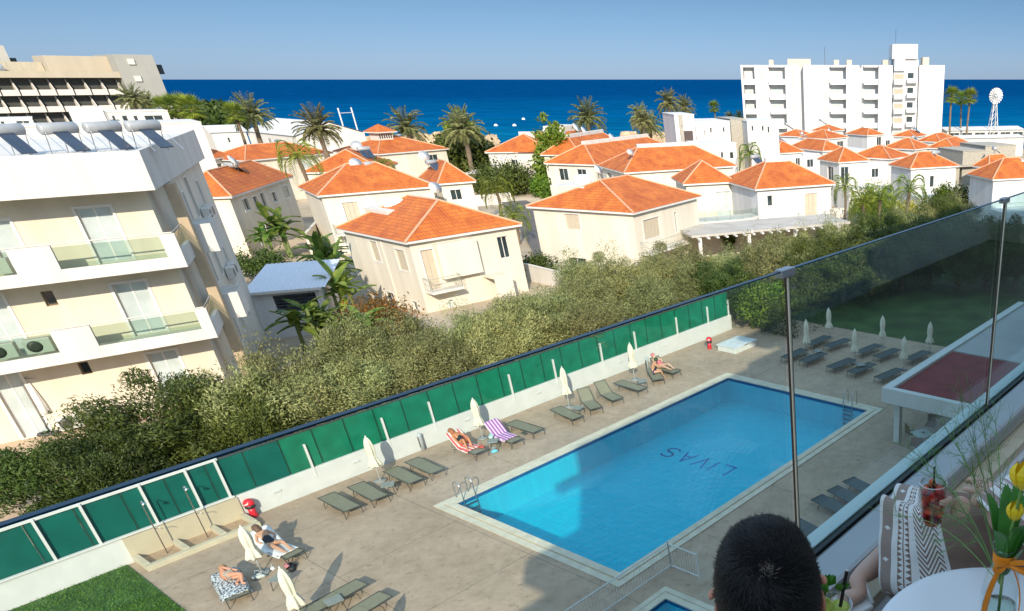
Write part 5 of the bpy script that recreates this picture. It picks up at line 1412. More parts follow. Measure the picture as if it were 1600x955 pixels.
# ------------------------------------------------------------ vegetation
BARK = mat('grey_brown_bark', (.16, .12, .08), .95, .3, 6, .5, 20)
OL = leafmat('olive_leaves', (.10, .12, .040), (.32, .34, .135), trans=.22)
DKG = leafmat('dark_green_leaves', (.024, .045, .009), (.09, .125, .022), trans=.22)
BRG = leafmat('bright_green_leaves', (.05, .11, .012), (.19, .27, .03))
PLM = leafmat('palm_leaves', (.10, .12, .04), (.33, .33, .14))
PLMG = leafmat('fresh_palm_leaves', (.06, .12, .015), (.24, .30, .04))
BAN = leafmat('banana_leaves', (.045, .11, .015), (.20, .27, .05))
def leaf(g, p, d, n, l, w):
    s = d.cross(n)
    if s.length < 1e-4: return
    s = s.normalized()*(w/2); d = d.normalized()*l
    g.face([p, p+d*.45+s, p+d, p+d*.45-s])
def crown(seed, rx, rz, zc, clumps, leaves, l, w, up=.5, cr=.55, core=.35, asym=.25):
    r_ = random.Random(seed); g = MB(); gs = r_.gauss
    ph = [r_.random()*6 for _ in range(4)]
    cs = []
    for i in range(clumps):
        u = Vector((gs(0, 1), gs(0, 1), gs(0, .9))).normalized()
        a = math.atan2(u.y, u.x); lob = 1+asym*math.sin(3*a+ph[0])*.6+asym*math.sin(5*a+ph[1]+u.z*3)*.5+asym*math.sin(u.z*4+ph[2])*.4
        rr = (core+(1-core)*r_.random()**.5)*lob
        cs.append((Vector((u.x*rx*rr, u.y*rx*rr, zc+u.z*rz*rr)), u, cr*(.6+.8*r_.random())))
    for c, u, q in cs:
        ax = (u+Vector((0, 0, up))+Vector((gs(0, .3), gs(0, .3), gs(0, .2)))).normalized()
        for k in range(leaves):
            v0 = Vector((gs(0, 1), gs(0, 1), gs(0, 1))).normalized(); v = v0*(r_.random()**.22)*q*(1+.12*math.sin(5*v0.x+c.x*9)+.12*math.sin(6*v0.y+c.y*7))
            d = (ax+Vector((gs(0, .55), gs(0, .55), gs(0, .55)))).normalized()
            n = v0*1.5+u*.4+Vector((gs(0, .55), gs(0, .55), gs(0, .55))); d = (d-n*(d.dot(n)/n.length_squared)*.7)
            if d.length < .05: continue
            s = .7+.6*r_.random()
            leaf(g, c+v, d, n, l*s, w*s)
    return g
def trunkmesh(seed, h, r0, rx, n=6, lean=.25):
    r_ = random.Random(seed); g = MB(); g.smooth = True
    x = r_.uniform(-lean, lean); y = r_.uniform(-lean, lean)
    hb = h*.35
    g.tube([(0, 0, -.4), (x*.3, y*.3, hb*.5), (x*.6, y*.6, hb)], [r0*1.25, r0, r0*.85], 8)
    for i in range(n):
        a = 2*pi*i/n+r_.random(); q = rx*(.5+.3*r_.random())
        g.tube([(x*.6, y*.6, hb*.9), (x*.6+q*.4*math.cos(a), y*.6+q*.4*math.sin(a), h*.55), (x*.6+q*math.cos(a), y*.6+q*math.sin(a), h*(.75+.15*r_.random()))], [r0*.6, r0*.38, r0*.12], 5)
    return g
PR = {}
def proto(key, name, cm, tm_, cmat):
    t = thing(name, (0, 0, 0), 0, 'tree', 'tree'); tm_.build('trunk', BARK, t); cm.build('crown', cmat, t); PR[key] = t; return t
for s in range(4):
    proto('ol%d' % s, 'olive_tree', crown(11+s, 1.55, 1.2, 2.35, 52, 400, .13, .036, up=.5, cr=.62, core=.35, asym=.45), trunkmesh(s, 3.4, .13, 1.7), OL)
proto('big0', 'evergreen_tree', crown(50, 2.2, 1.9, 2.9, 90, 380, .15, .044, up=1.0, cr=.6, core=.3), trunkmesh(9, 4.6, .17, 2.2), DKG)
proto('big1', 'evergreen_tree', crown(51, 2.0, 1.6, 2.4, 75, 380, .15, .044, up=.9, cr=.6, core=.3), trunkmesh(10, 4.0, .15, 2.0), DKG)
HT = {'ol0': 4.2, 'ol1': 4.2, 'ol2': 4.2, 'ol3': 4.2, 'big0': 5.3, 'big1': 4.5, 'br0': 4.2, 'br1': 3.1}
def tree_at(key, top, zg, s, lab, grp=None, rz=None, sxy=None):
    """top: world point of the crown top"""
    hz = (top.z-zg)/HT[key]
    sx = sxy or max(.55, hz)
    return dup(PR[key], (top.x, top.y, zg), rz if rz is not None else rnd.random()*6, lab, grp, (sx*s, sx*s*(.95+.1*rnd.random()), hz))
GO = 'olive trees behind the green fence'
olive = [(372,566,-35.6),(418,548,-36.5),(470,560,-34.8),(512,508,-37.5),(535,560,-34.6),(572,512,-37.2),(606,540,-34.7),(644,496,-37.0),(680,515,-34.9),(707,490,-36.8),(752,470,-37.0),
 (742,505,-34.7),(805,455,-37.0),(800,487,-34.7),(855,450,-36.8),(872,462,-34.6),(905,425,-37.5),(948,400,-38.5),(930,445,-35.0),(990,415,-37.0),(1015,388,-39.0),(1010,432,-34.6),(1066,370,-40.0),(1080,412,-35.4),
 (1115,394,-38.5),(1150,400,-35.5),(1155,380,-40),(1200,366,-39.5),(1205,398,-35.0),(1250,358,-40),(1258,385,-35.6),(1303,353,-40.5),(1310,372,-36),(1350,358,-39),(900,392,-44),(1035,478,-34.0),(890,470,-33.9),(1075,458,-34.0)]
words_ = ['nearest the apartment block terrace','just right of the terrace corner','hanging close to the fence near the apartment block','behind two others beside the outbuilding','pressed against the fence left of the umbrella with the wall shadow','below the orange and green hedge','right above the fence umbrella','in front of the lower windows of the nearest villa','over the fence between two white posts','at the foot of the nearest villa corner','under the villa porch','low against the fence in line with the red towel','right of the nearest villa','low by the fence above the purple towel','left of the gap between the two large villas','leaning to the fence left of the glass rail line','against the left wall of the corner villa','tall one before the corner villa wall','filling the row under the corner villa','right of the sitting couple line','reaching the railing of the corner villa','spilling over the far end of the green fence','behind the row beside the carport post','low one under the carport','at the left end of the carport roof','in the front row right of the spilling one','in the back row under the curved balcony','below the carport rafters','above the clamp of the balcony glass','behind the carport right end','seen through the right glass panel top','below the areca palm garden','lit crown just over the glass rim','last lit crown before the shaded trees','small one growing against the large villa wall','with twigs hanging over the green panels','overhanging the fence near the middle umbrella','overhanging the fence by the couple']
for i, (x, y, b) in enumerate(olive):
    p = PB(x, y, b); gz = ground_z(p.x, p.y) if b < WALL_B-4.2 else .1
    h = p.z-gz
    s = 1.05 if h > 2.6 else 1.25
    tree_at('ol%d' % (i % 4), p, gz, s, 'grey green olive tree '+words_[i], GO)
for i in range(15):
    a = 38.5+i*2.75; b = -33.6+.5*math.sin(i*2.1); p = W(a, b, 4.1+.5*math.sin(i*1.7))
    tree_at(('big0', 'ol1', 'big1', 'ol2')[i % 4], p, -.1, 1.15, 'bushy tree in the dense screen, '+['first beside the pump box shrubs','second from the pump box','third from the pump box','fourth from the pump box','fifth from the pump box','sixth from the pump box','seventh from the pump box','eighth from the pump box','ninth from the pump box','tenth from the pump box','eleventh from the pump box','twelfth from the pump box','thirteenth from the pump box','fourteenth from the pump box','last of the row, farthest from the pump box'][i], 'dense tree screen beyond the pump box', None, 1.0)
for i, (x, y, h) in enumerate([(1318,474,4.6),(1362,462,5.2),(1408,455,5.6),(1452,450,5.0),(1496,450,5.8),(1540,452,5.2),(1585,456,5.6)]):
    p = P(x, y, 0); p.z = h
    tree_at('big%d' % (i % 2), p, 0, 1.25, 'shaded garden tree on the lawn edge, '+['nearest the farthest umbrella','second from the farthest umbrella','above the middle back umbrella','above the pavilion corner umbrella','right of the pavilion corner umbrella','just left of the second glass post','right of the second glass post'][i], 'garden trees along the shaded lawn')
# second, taller rank closing the view beyond the lawn
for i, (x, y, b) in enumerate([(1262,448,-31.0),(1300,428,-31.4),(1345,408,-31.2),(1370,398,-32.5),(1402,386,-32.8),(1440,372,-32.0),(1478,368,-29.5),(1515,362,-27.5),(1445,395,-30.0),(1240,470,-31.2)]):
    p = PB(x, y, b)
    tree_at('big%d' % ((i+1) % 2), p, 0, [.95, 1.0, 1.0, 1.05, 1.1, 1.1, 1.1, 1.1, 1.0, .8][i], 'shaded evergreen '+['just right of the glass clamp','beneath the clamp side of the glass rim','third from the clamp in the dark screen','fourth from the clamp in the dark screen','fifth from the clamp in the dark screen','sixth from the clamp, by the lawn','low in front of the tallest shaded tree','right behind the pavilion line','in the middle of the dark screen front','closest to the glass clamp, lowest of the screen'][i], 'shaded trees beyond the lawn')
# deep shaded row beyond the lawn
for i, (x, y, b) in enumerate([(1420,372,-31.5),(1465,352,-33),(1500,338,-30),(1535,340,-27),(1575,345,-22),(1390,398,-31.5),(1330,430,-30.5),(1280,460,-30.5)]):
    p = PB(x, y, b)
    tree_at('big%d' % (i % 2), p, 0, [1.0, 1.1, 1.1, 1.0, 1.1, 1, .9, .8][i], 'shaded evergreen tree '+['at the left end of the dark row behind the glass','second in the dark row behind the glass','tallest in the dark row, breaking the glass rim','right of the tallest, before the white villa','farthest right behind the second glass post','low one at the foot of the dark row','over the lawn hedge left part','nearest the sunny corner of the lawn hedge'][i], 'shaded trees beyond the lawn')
T_ = [('big0', (222,585), -37.3, 1.5, 'dense dark evergreen tree, largest one, in front of the apartment terrace'),
 ('big0', (300,628), -35.6, 1.25, 'dark evergreen tree tucked right of the largest one'),
 ('big1', (40,682), -36.5, 1.25, 'dark bushy evergreen tree at the left border'),
 ('big0', (128,675), -35.2, 1.15, 'low dark evergreen tree between the border tree and the largest one'),
 ('big1', (365,590), -35.0, .8, 'olive green bushy tree at the dark gap beside the fence')]
for k, tp, b, s, lab in T_:
    p = PB(tp[0], tp[1], b); tree_at(k, p, .1, s, lab, 'evergreens by the apartment terrace')
def hedge(name, a0, a1, b0, b1, h, m, lab, seed, n=22, l=.16):
    g = MB(); r_ = random.Random(seed); A = abs(a1-a0); B = abs(b1-b0)
    for i in range(int(n*(A*B+2*(A+B)*h)*5)):
        f = r_.random()
        a = a0+(a1-a0)*r_.random(); b = b0+(b1-b0)*r_.random(); z = h*r_.random()
        q = r_.random()
        if q < .4: z = h*(.85+.2*r_.random())
        elif q < .7: b = b1 if r_.random() < .5 else b0
        else: a = a1 if r_.random() < .5 else a0
        p = W(a+r_.gauss(0, .12), b+r_.gauss(0, .12), z+.1*math.sin(a*2)+r_.gauss(0, .05))
        leaf(g, p, Vector((r_.gauss(0, 1), r_.gauss(0, 1), .5+r_.random())), Vector((r_.gauss(0, 1), r_.gauss(0, 1), r_.gauss(0, 1))), l, l*.5)
    t = thing('hedge', (0, 0, 0), 0, lab, 'hedge')
    g.build('foliage', m, t)
hedge('hedge', 37.6, 58, -29.9, -27.3, 2.1, DKG, 'long dark clipped hedge between the shaded deck and the trees', 3, n=12)
def bush(px, zg, r, h, m, lab, key='bush', seed=1, l=.2, w=.1):
    p = P(px[0], px[1], zg); t = thing(key, (p.x, p.y, zg), 0, lab, 'shrub' if key == 'bush' else key.replace('_', ' '))
    d = math.hypot(p.x, p.y); sc_ = max(1, d/70)
    crown(seed, r, h/2, h/2, int(40*max(1, r)), 55, l*sc_, w*sc_, up=.4, cr=.4*r, core=.3).build('foliage', m, t)
    MB().tube([(0, 0, -.2), (0, 0, h*.5)], .05, 5).build('stem', BARK, t)
bush((1190,515), 0, 1.3, 2.6, BRG, 'sunlit yellow green shrub behind the white pump box', seed=4)
bush((1215,500), 0, 1.0, 2.0, BRG, 'smaller leafy shrub between the pump box shrub and the glass post', seed=5)
bush((595,520), -.5, 2.2, 1.8, leafmat('orange_green_leaves', (.10, .10, .015), (.42, .20, .04)), 'orange and green flowering hedge at the nearest villa corner', seed=6)
bush((345,200), -2, 6, 6, DKG, 'round dark green tree on the shore at left of the beach halls', 'broad_tree', 7, .4, .25)
bush((205,200), -1.5, 7, 11, DKG, 'dark green tree mass under the far left hotel end', 'broad_tree', 8, .5, .25)
bush((250,203), -1.5, 6, 9, DKG, 'dark green tree right of the mass under the far left hotel', 'broad_tree', 9, .5, .25)
bush((130,202), -1.0, 3.5, 8, PLMG, 'green bush showing over the white stair box', 'broad_tree', 19, .5, .25)
bush((876,300), -1.3, 2.6, 9.5, BRG, 'tall bright green tree between the chimney villa and the centre row', 'broad_tree', 10, .3, .15)
bush((738,282), -1.3, 4.0, 6.5, DKG, 'dark green tree beneath the largest date palm', 'broad_tree', 11, .35, .2)
bush((733,262), -1.3, 3.0, 8, BRG, 'bright green creeper tree on the trunk of the largest date palm', 'broad_tree', 12, .35, .2)
bush((790,300), -1.3, 4.2, 3.4, DKG, 'deep green hedge in front of the chimney villa porch', seed=13)
bush((846,303), -1.3, 1.5, 2.2, BRG, 'small round shrub at the chimney villa corner', seed=14)
bush((870,315), -1.3, 1.7, 2.6, BRG, 'yellow green shrub at the top of the drive', seed=15)
bush((1365,352), -1.3, 2.5, 4.2, PLMG, 'bright green clump of garden palms below the arched villa', seed=16)
bush((1410,362), -1.3, 1.9, 3.0, leafmat('yellow_leaves', (.20, .20, .01), (.60, .48, .03)), 'yellow leaved croton under the areca palm', seed=17)
bush((1470,345), -1.3, 1.3, 4.5, BRG, 'narrow leafy shrub right of the areca palm', seed=18)
bush((1497,345), -1.3, 1.2, 3.8, DKG, 'dark shrub by the wall of the right edge villa', seed=20)
bush((842,428), -1.0, 1.5, 1.5, DKG, 'dark cycad like shrub at the foot of the garden wall', seed=21)
bush((1140,395), -1.2, .7, 2.6, BRG, 'thin yellow green cypress beside the carport', seed=22)
bush((412,425), -.8, 1.8, 1.6, DKG, 'dark shrub in the shade under the balconied side', seed=23)
bush((1425,222), -2, 1, 5, BRG, 'pale green shrub on the stone block roof', seed=24)
# palms
def frond(g, base, a, el, L, droop, n, ll, lw, r_):
    d = Vector((math.cos(a)*math.cos(el), math.sin(a)*math.cos(el), math.sin(el))); p = Vector(base); st = L/n
    pts = [p.copy()]
    for i in range(n):
        d = (d+Vector((0, 0, -droop*(i+1)/n))).normalized(); p = p+d*st; pts.append(p.copy())
        s = d.cross(Vector((0, 0, 1)))
        if s.length < .05: s = Vector((-math.sin(a), math.cos(a), 0))
        s.normalize(); k = math.sin(pi*(i+1)/(n+1))**.6
        for sg in (-1, 1):
            dd = (d*.8+s*sg+Vector((0, 0, -.25+.3*r_.random()))).normalized()
            leaf(g, p, dd, d+Vector((0, 0, .3*r_.random())), ll*k*(.8+.4*r_.random()), lw)
    g.tube([pts[0], pts[n//2], pts[-1]], [.03*L/3, .02*L/3, .004], 4, False)
def palm_crown(seed, nf, L, droop, ll, lw, n=22):
    r_ = random.Random(seed); g = MB()
    for i in range(nf):
        el = R(84-112*(i/nf)**1.15+r_.uniform(-8, 8)); frond(g, (0, 0, 0), i*2.4+r_.uniform(-.2, .2), el, L*(.85+.25*r_.random()), droop*(.7+.6*r_.random()), n, ll, lw, r_)
    return g
def fan_crown(seed, nf, L):
    r_ = random.Random(seed); g = MB()
    for i in range(nf):
        a = i*2.4; el = R(75-120*(i/nf)); d = Vector((math.cos(a)*math.cos(el), math.sin(a)*math.cos(el), math.sin(el))); c = d*L*.45
        g.tube([(0, 0, 0), c], [.03, .02], 4, False); s = d.cross(Vector((0, 0, 1))); s = s.normalized() if s.length > .05 else Vector((1, 0, 0)); u = s.cross(d)
        for k in range(13):
            t = (k-6)/6*1.25; leaf(g, c, (d*math.cos(t)+s*math.sin(t)+Vector((0, 0, -.15))).normalized(), u, L*.55*(.85+.3*r_.random()), .1)
    return g
def palmproto(key, name, cm, H_, r0, m, multi=False):
    t = thing(name, (0, 0, 0), 0, '', 'palm tree'); g = MB(); g.smooth = True
    pts = [(0, 0, -.5)]; rr = [r0*1.4]
    for i in range(1, 9): pts.append((.1*math.sin(i*.5), .06*math.sin(i*.8), H_*i/8)); rr.append(r0*(1.1 if i % 2 else .95))
    g.tube(pts, rr, 8); g.build('trunk', BARK, t)
    c = cm.build('crown', m, t); c.location = (pts[-1][0], pts[-1][1], H_); PR[key] = t
palmproto('date0', 'date_palm', palm_crown(1, 62, 3.2, .11, .62, .12), 6, .3, PLM)
palmproto('date1', 'date_palm', palm_crown(2, 52, 3.0, .13, .60, .12), 6, .28, PLM)
palmproto('areca', 'areca_palm', palm_crown(3, 16, 2.3, .5, .5, .06), 2.2, .12, PLMG)
palmproto('fan', 'fan_palm', fan_crown(4, 38, 1.7), 7, .16, PLMG)
def palm(key, c, base, d, lab, s=1, grp=None, hp=None):
    q = PD(c[0], c[1], d); zg = ground_z(q.x, q.y); hh = {'date0': 6, 'date1': 6, 'areca': 2.2, 'fan': 7}[key]
    o = dup(PR[key], (q.x, q.y, q.z-hh*s), rnd.random()*6, lab, grp, s)
    # trunk length to reach the ground
    for ch in o.children:
        if ch.name.startswith('trunk'):
            k = (q.z-zg)/(hh*s); ch.scale = (1, 1, k); ch.location = (0, 0, hh*(1-k))
    return o
GP_ = 'palms along the shore'
for key, c, d, s, lab in [
 ('date0', (724,205), 150, 1.2, 'largest date palm, left of the chimney villa'), ('date1', (636,203), 185, 1.5, 'date palm right behind the cupola villa'),
 ('date0', (918,187), 165, 1.2, 'bushy date palm above the farthest centre villa'), ('date1', (1005,192), 172, 1.0, 'left trunk of the double date palm on the rocks'), ('date0', (1016,200), 176, 1.0, 'right trunk of the double date palm on the rocks'), ('date1', (1000,183), 180, 1.0, 'rear crown of the date palm group on the rocks'),
 ('date1', (1045,163), 183, 1.1, 'tall slender date palm beside the modern white tower'), ('date0', (1068,170), 190, .9, 'round crowned palm directly behind the modern white tower'),
 ('fan', (1116,168), 250, 1.3, 'small lone fan palm against the sea'), ('date0', (393,182), 190, 1.25, 'broad date palm on the left shore'), ('fan', (366,178), 185, 1.4, 'thin leaning palm beside the broad one on the left shore'),
 ('date0', (498,203), 150, 1.15, 'grey green date palm before the glazed beach restaurant'), ('fan', (300,170), 170, 1.5, 'fan palm farthest right of the left group'), ('fan', (279,168), 175, 1.5, 'fan palm in the middle of the left group'), ('fan', (262,170), 178, 1.5, 'fan palm at the left of the left group'),
 ('fan', (1487,150), 225, 1.65, 'left of the three tall fan palms by the wind pump'), ('fan', (1503,155), 235, 1.55, 'middle one of the three tall fan palms by the wind pump'), ('fan', (1515,152), 228, 1.6, 'right of the three tall fan palms by the wind pump'),
 ('date0', (208,158), 180, .8, 'date palm rising from the dark tree mass at far left'), ('date1', (232,164), 185, .8, 'second palm rising from the dark tree mass at far left'), ('date1', (1140,185), 240, .7, 'low palm crown behind the white flat roofed house'),
 ('date1', (1155,183), 245, .7, 'low palm crown at the hotel left corner')]:
    palm(key, c, None, d, lab, s, GP_)
GA = 'garden palms between the villas'
for key, c, d, s, lab in [
 ('areca', (466,244), 105, 1.5, 'leafy palm between the far left villas'), ('areca', (775,296), 112, 1.5, 'drooping palm at the left edge of the grey drive'), ('areca', (803,338), 92, 1.2, 'low arching palm at the near end of the drive'),
 ('areca', (1320,292), 90, 1.2, 'drooping palm right of the small square window villa'), ('areca', (1420,298), 86, 1.5, 'yellow green areca palm in front of the solar panel villa'), ('areca', (1350,318), 84, 1.4, 'green garden palm below the arched villa'),
 ('areca', (1172,240), 110, 1.3, 'small palm beside the low white terrace house'), ('areca', (600,262), 120, 1.1, 'small palm peeping between two villa roofs'), ('areca', (1375,312), 84, 1.3, 'second green garden palm below the arched villa')]:
    palm(key, c, None, d, lab, s, GA)
# banana plants
def banana(seed):
    r_ = random.Random(seed); t = thing('banana_plant', (0, 0, 0), 0, '', 'banana plant'); g = MB()
    for k in range(3):
        ox, oy = r_.uniform(-.5, .5), r_.uniform(-.5, .5); g.tube([(ox, oy, -.3), (ox, oy, 1.6+.4*k)], [.13, .08], 7)
    g.build('stem', mat('green_stem', (.12, .16, .05), .7), t); g = MB()
    for i in range(24):
        k = i % 3; a = i*2.4+r_.random(); el = R(r_.uniform(5, 78)); L = 1.3+.7*r_.random(); b = Vector((r_.uniform(-.4, .4), r_.uniform(-.4, .4), 1.3+.4*k))
        d = Vector((math.cos(a)*math.cos(el), math.sin(a)*math.cos(el), math.sin(el))); p = b.copy(); n = 6; w0 = 0
        s = d.cross(Vector((0, 0, 1))).normalized()
        for j in range(n):
            d = (d+Vector((0, 0, -.16))).normalized(); q = p+d*L/n; w1 = .27*math.sin(pi*min(.97, (j+1.2)/(n+.6)))
            fold = Vector((0, 0, .08))
            g.face([p, q, q+s*w1+fold, p+s*w0+fold]); g.face([p, p-s*w0+fold, q-s*w1+fold, q]); p, w0 = q, w1
    g.build('leaves', BAN, t); return t
BN = [banana(1), banana(2)]
for i, (x, y, zg, s, lab) in enumerate([(452,395,-.9,1.35,'banana plant beside the shaded villa wall'), (425,400,-.9,1.0,'smaller banana plant left of the one by the shaded villa'), (528,470,-.8,1.25,'tall banana plant right of the corrugated roof'), (515,430,-.9,1.2,'banana plant behind the corrugated roof corner'),
    (545,500,-.6,1.15,'banana plant in front of the nearest villa side wall'), (492,545,-.2,1.05,'banana plant at the outbuilding foot'), (535,452,-.9,1.3,'banana plant highest in the clump by the outbuilding'), (575,540,-.3,.8,'small banana plant below the orange green hedge'), (500,320,-1.2,1.0,'banana plant in the gap left of the shuttered villa'), (515,535,-.3,.9,'bright banana plant just over the olive crowns')]):
    p = P(x, y, zg); dup(BN[i % 2], (p.x, p.y, zg), i*1.1, lab, 'banana plants around the outbuilding', s)
# grass blades of the near lawn
g = MB(); r_ = random.Random(2)
for i in range(30000):
    a = r_.uniform(-3, 4.95); b = r_.uniform(WALL_B+.15, -24.6)
    p = W(a, b, .02); leaf(g, p, Vector((r_.gauss(0, .5), r_.gauss(0, .5), 1)), Vector((r_.gauss(0, 1), r_.gauss(0, 1), .2)), .07+.05*r_.random(), .02)
tag(g.build('lawn_grass', leafmat('grass_blades', (.035, .09, .008), (.15, .25, .03))), None, None, None, 'stuff')
# ------------------------------------------------------------ people
SKIN = mat('tanned_skin', (.52, .27, .16), .5, .06, 8, .05, 80)
SKIN2 = mat('fair_skin', (.60, .36, .25), .5, .05, 8, .05, 80)
HAIRM = mat('dark_hair', (.02, .014, .011), .55, .2, 20)
def skin(name, J, E_, m, parent=None, subs=2, root=None):
    ks = list(J); me = bpy.data.meshes.new(name)
    me.from_pydata([J[k][0] for k in ks], [(ks.index(a), ks.index(b)) for a, b in E_], [])
    o = bpy.data.objects.new(name, me); COL.objects.link(o)
    if parent: o.parent = parent
    me.materials.append(m)
    md = o.modifiers.new('skin', 'SKIN'); md.use_smooth_shade = True
    if not me.skin_vertices: bpy.context.view_layer.objects.active = o
    sv = me.skin_vertices[0].data if me.skin_vertices else None
    if sv is None:
        bm_ = bmesh_new(me)
        sv = me.skin_vertices[0].data
    for i, k in enumerate(ks):
        r = J[k][1]; sv[i].radius = (r, r) if not isinstance(r, tuple) else r
        sv[i].use_root = (k == (root or ks[0]))
    s = o.modifiers.new('sub', 'SUBSURF'); s.levels = subs; s.render_levels = subs
    return o
def bmesh_new(me):
    import bmesh
    bm = bmesh.new(); bm.from_mesh(me); bm.verts.layers.skin.verify(); bm.to_mesh(me); bm.free()
def figure(head, foot, back, lab, pose, skm, suit, hair, long_hair=False):
    """sunbather in the frame of its lounger (feet towards +x)"""
    h = P(head[0], head[1], .33+.75*math.sin(R(back))); f = P(foot[0], foot[1], .33); d = f-h
    t = thing('person', (f.x, f.y, .004), math.atan2(d.y, d.x), lab, 'person', 'people sunbathing by the wall')
    ca, sa = math.cos(R(back)), math.sin(R(back)); hx = -1.2
    B = lambda u, y, off: (hx-u*ca-off*sa, y, .34+u*sa+off*ca)
    if pose == 'recline':
        pel, wa, ch, nk, hd = (hx+.02, 0, .46), B(.16, 0, .12), B(.40, 0, .13), B(.56, 0, .12), B(.70, 0, .14)
        sh = [B(.50, s*.17, .12) for s in (-1, 1)]; el = [B(.28, s*.29, .10) for s in (-1, 1)]; ha = [B(.05, s*.20, .20) for s in (-1, 1)]
        hp = [(hx+.02, s*.1, .45) for s in (-1, 1)]; kn = [(hx+.44, s*.11, .60 if s > 0 else .47) for s in (-1, 1)]; an = [(hx+.83, s*.10, .40) for s in (-1, 1)]; to = [(hx+.93, s*.11, .46) for s in (-1, 1)]
    elif pose == 'curled':
        pel, wa, ch, nk, hd = (hx-.05, 0, .47), B(.14, .05, .20), B(.34, .02, .22), B(.48, -.03, .22), B(.62, -.06, .20)
        sh = [B(.42, s*.17, .20) for s in (-1, 1)]; el = [(hx+.02, s*.28+.05, .55) for s in (-1, 1)]; ha = [(hx+.14, s*.1, .72) for s in (-1, 1)]
        hp = [(hx-.02, s*.1, .46) for s in (-1, 1)]; kn = [(hx+.34, s*.12-.05, .78) for s in (-1, 1)]; an = [(hx+.56, s*.12-.1, .42) for s in (-1, 1)]; to = [(hx+.70, s*.13-.12, .41) for s in (-1, 1)]
    elif pose == 'side':
        pel, wa, ch, nk, hd = (hx-.05, 0, .48), B(.14, -.05, .17), B(.34, -.07, .19), B(.49, -.03, .18), B(.62, .01, .19)
        sh = [B(.43, -.07+s*.06, .20+s*.13) for s in (-1, 1)]; el = [B(.22, .16, .14), B(.22, .20, .24)]; ha = [B(.40, .27, .12), B(.12, .32, .20)]
        hp = [(hx-.02, .01, .43), (hx-.02, .03, .56)]; kn = [(hx+.20, .38, .47), (hx+.30, .34, .60)]; an = [(hx+.47, .12, .42), (hx+.62, .26, .44)]; to = [(hx+.60, .16, .42), (hx+.74, .33, .43)]
    else: # sitting on the edge, leaning forward, facing +y
        pel, wa, ch, nk, hd = (-1.0, -.12, .46), (-1.0, -.10, .64), (-1.0, .0, .84), (-1.0, .1, .98), (-1.0, .17, 1.10)
        sh = [(-1.0+s*.18, .03, .92) for s in (-1, 1)]; el = [(-1.0+s*.22, .22, .72) for s in (-1, 1)]; ha = [(-1.0+s*.06, .38, .66) for s in (-1, 1)]
        hp = [(-1.0+s*.1, -.08, .45) for s in (-1, 1)]; kn = [(-1.0+s*.15, .34, .48) for s in (-1, 1)]; an = [(-1.0+s*.14, .38, .10) for s in (-1, 1)]; to = [(-1.0+s*.15, .52, .05) for s in (-1, 1)]
    J = {'pel': (pel, (.15, .12)), 'wa': (wa, (.125, .10)), 'ch': (ch, (.155, .115)), 'nk': (nk, .055), 'hd': (hd, .10)}
    E_ = [('pel','wa'),('wa','ch'),('ch','nk'),('nk','hd')]
    for i in (0, 1):
        J.update({'sh%d'%i: (sh[i], .058), 'el%d'%i: (el[i], .042), 'ha%d'%i: (ha[i], .035), 'hp%d'%i: (hp[i], .095), 'kn%d'%i: (kn[i], .06), 'an%d'%i: (an[i], .04), 'to%d'%i: (to[i], .035)})
        E_ += [('ch','sh%d'%i),('sh%d'%i,'el%d'%i),('el%d'%i,'ha%d'%i),('pel','hp%d'%i),('hp%d'%i,'kn%d'%i),('kn%d'%i,'an%d'%i),('an%d'%i,'to%d'%i)]
    skin('body', J, E_, skm, t, 2)
    sm_, cover = suit
    K = {'pel': (pel, (.165, .135)), 'h0': (tuple((Vector(hp[0])+Vector(kn[0])*.18)/1.18), .11), 'h1': (tuple((Vector(hp[1])+Vector(kn[1])*.18)/1.18), .11)}
    Ek = [('pel','h0'),('pel','h1')]
    if cover: K.update({'wa': (wa, (.14, .115)), 'ch': (ch, (.168, .125))}); Ek += [('pel','wa'),('wa','ch')]
    skin('swimsuit', K, Ek, sm_, t, 2)
    g = MB(); g.smooth = True; up = (Vector(hd)-Vector(nk)).normalized(); q = up.to_track_quat('Z', 'Y').to_matrix().to_4x4()
    prof = [(.02, .14), (.07, .125), (.108, .07), (.118, .01), (.10, -.05), (.06, -.08)] if not long_hair else [(.02, .145), (.075, .125), (.112, .07), (.122, .0), (.12, -.08), (.10, -.16), (.06, -.2)]
    g.lathe(prof, n=14, M=Matrix.Translation(Vector(hd)-Vector((.025 if pose != 'sit' else 0, 0 if pose != 'sit' else .03, 0))) @ q); g.build('hair', hair, t)
    # face: nose and eye line so that the head reads as a head
    fwd = (ca*0+sa*0)
    return t
BLK = mat('black_swimwear', (.015, .015, .018), .6); NAV = mat('navy_swimwear', (.02, .02, .12), .6); PNK = mat('pink_swimwear', (.62, .16, .17), .7); WHT = mat('beige_swimwear', (.50, .42, .36), .8)
figure((709,676), (752,706), 42, 'sunbather in a black swimsuit reclining on the red striped towel', 'curled', mat('deep_tan_skin', (.50, .19, .08), .45, .06), (BLK, True), mat('copper_hair', (.30, .10, .03), .6), True)
figure((400,828), (462,867), 42, 'woman in black lying on the white towel with knees raised', 'recline', SKIN, (BLK, True), mat('brown_hair', (.12, .06, .03), .6), True)
figure((340.4,877), (372,932.5), 0, 'curled sunbather in pale shorts on the black and white patterned towel', 'side', mat('reddened_skin', (.62, .27, .16), .5, .06), (WHT, False), mat('sandy_hair', (.36, .20, .09), .6))
figure((1018,575), (1029,593), 0, 'man in dark blue swim shorts sitting bent forward on a lounger edge', 'sit', SKIN, (NAV, False), mat('dark_green_cap', (.03, .06, .03), .7))
figure((1040,563), (1058,581), 42, 'person in a pink top reclining beside the bent man', 'recline', SKIN2, (PNK, True), mat('pink_cap', (.55, .18, .18), .7))

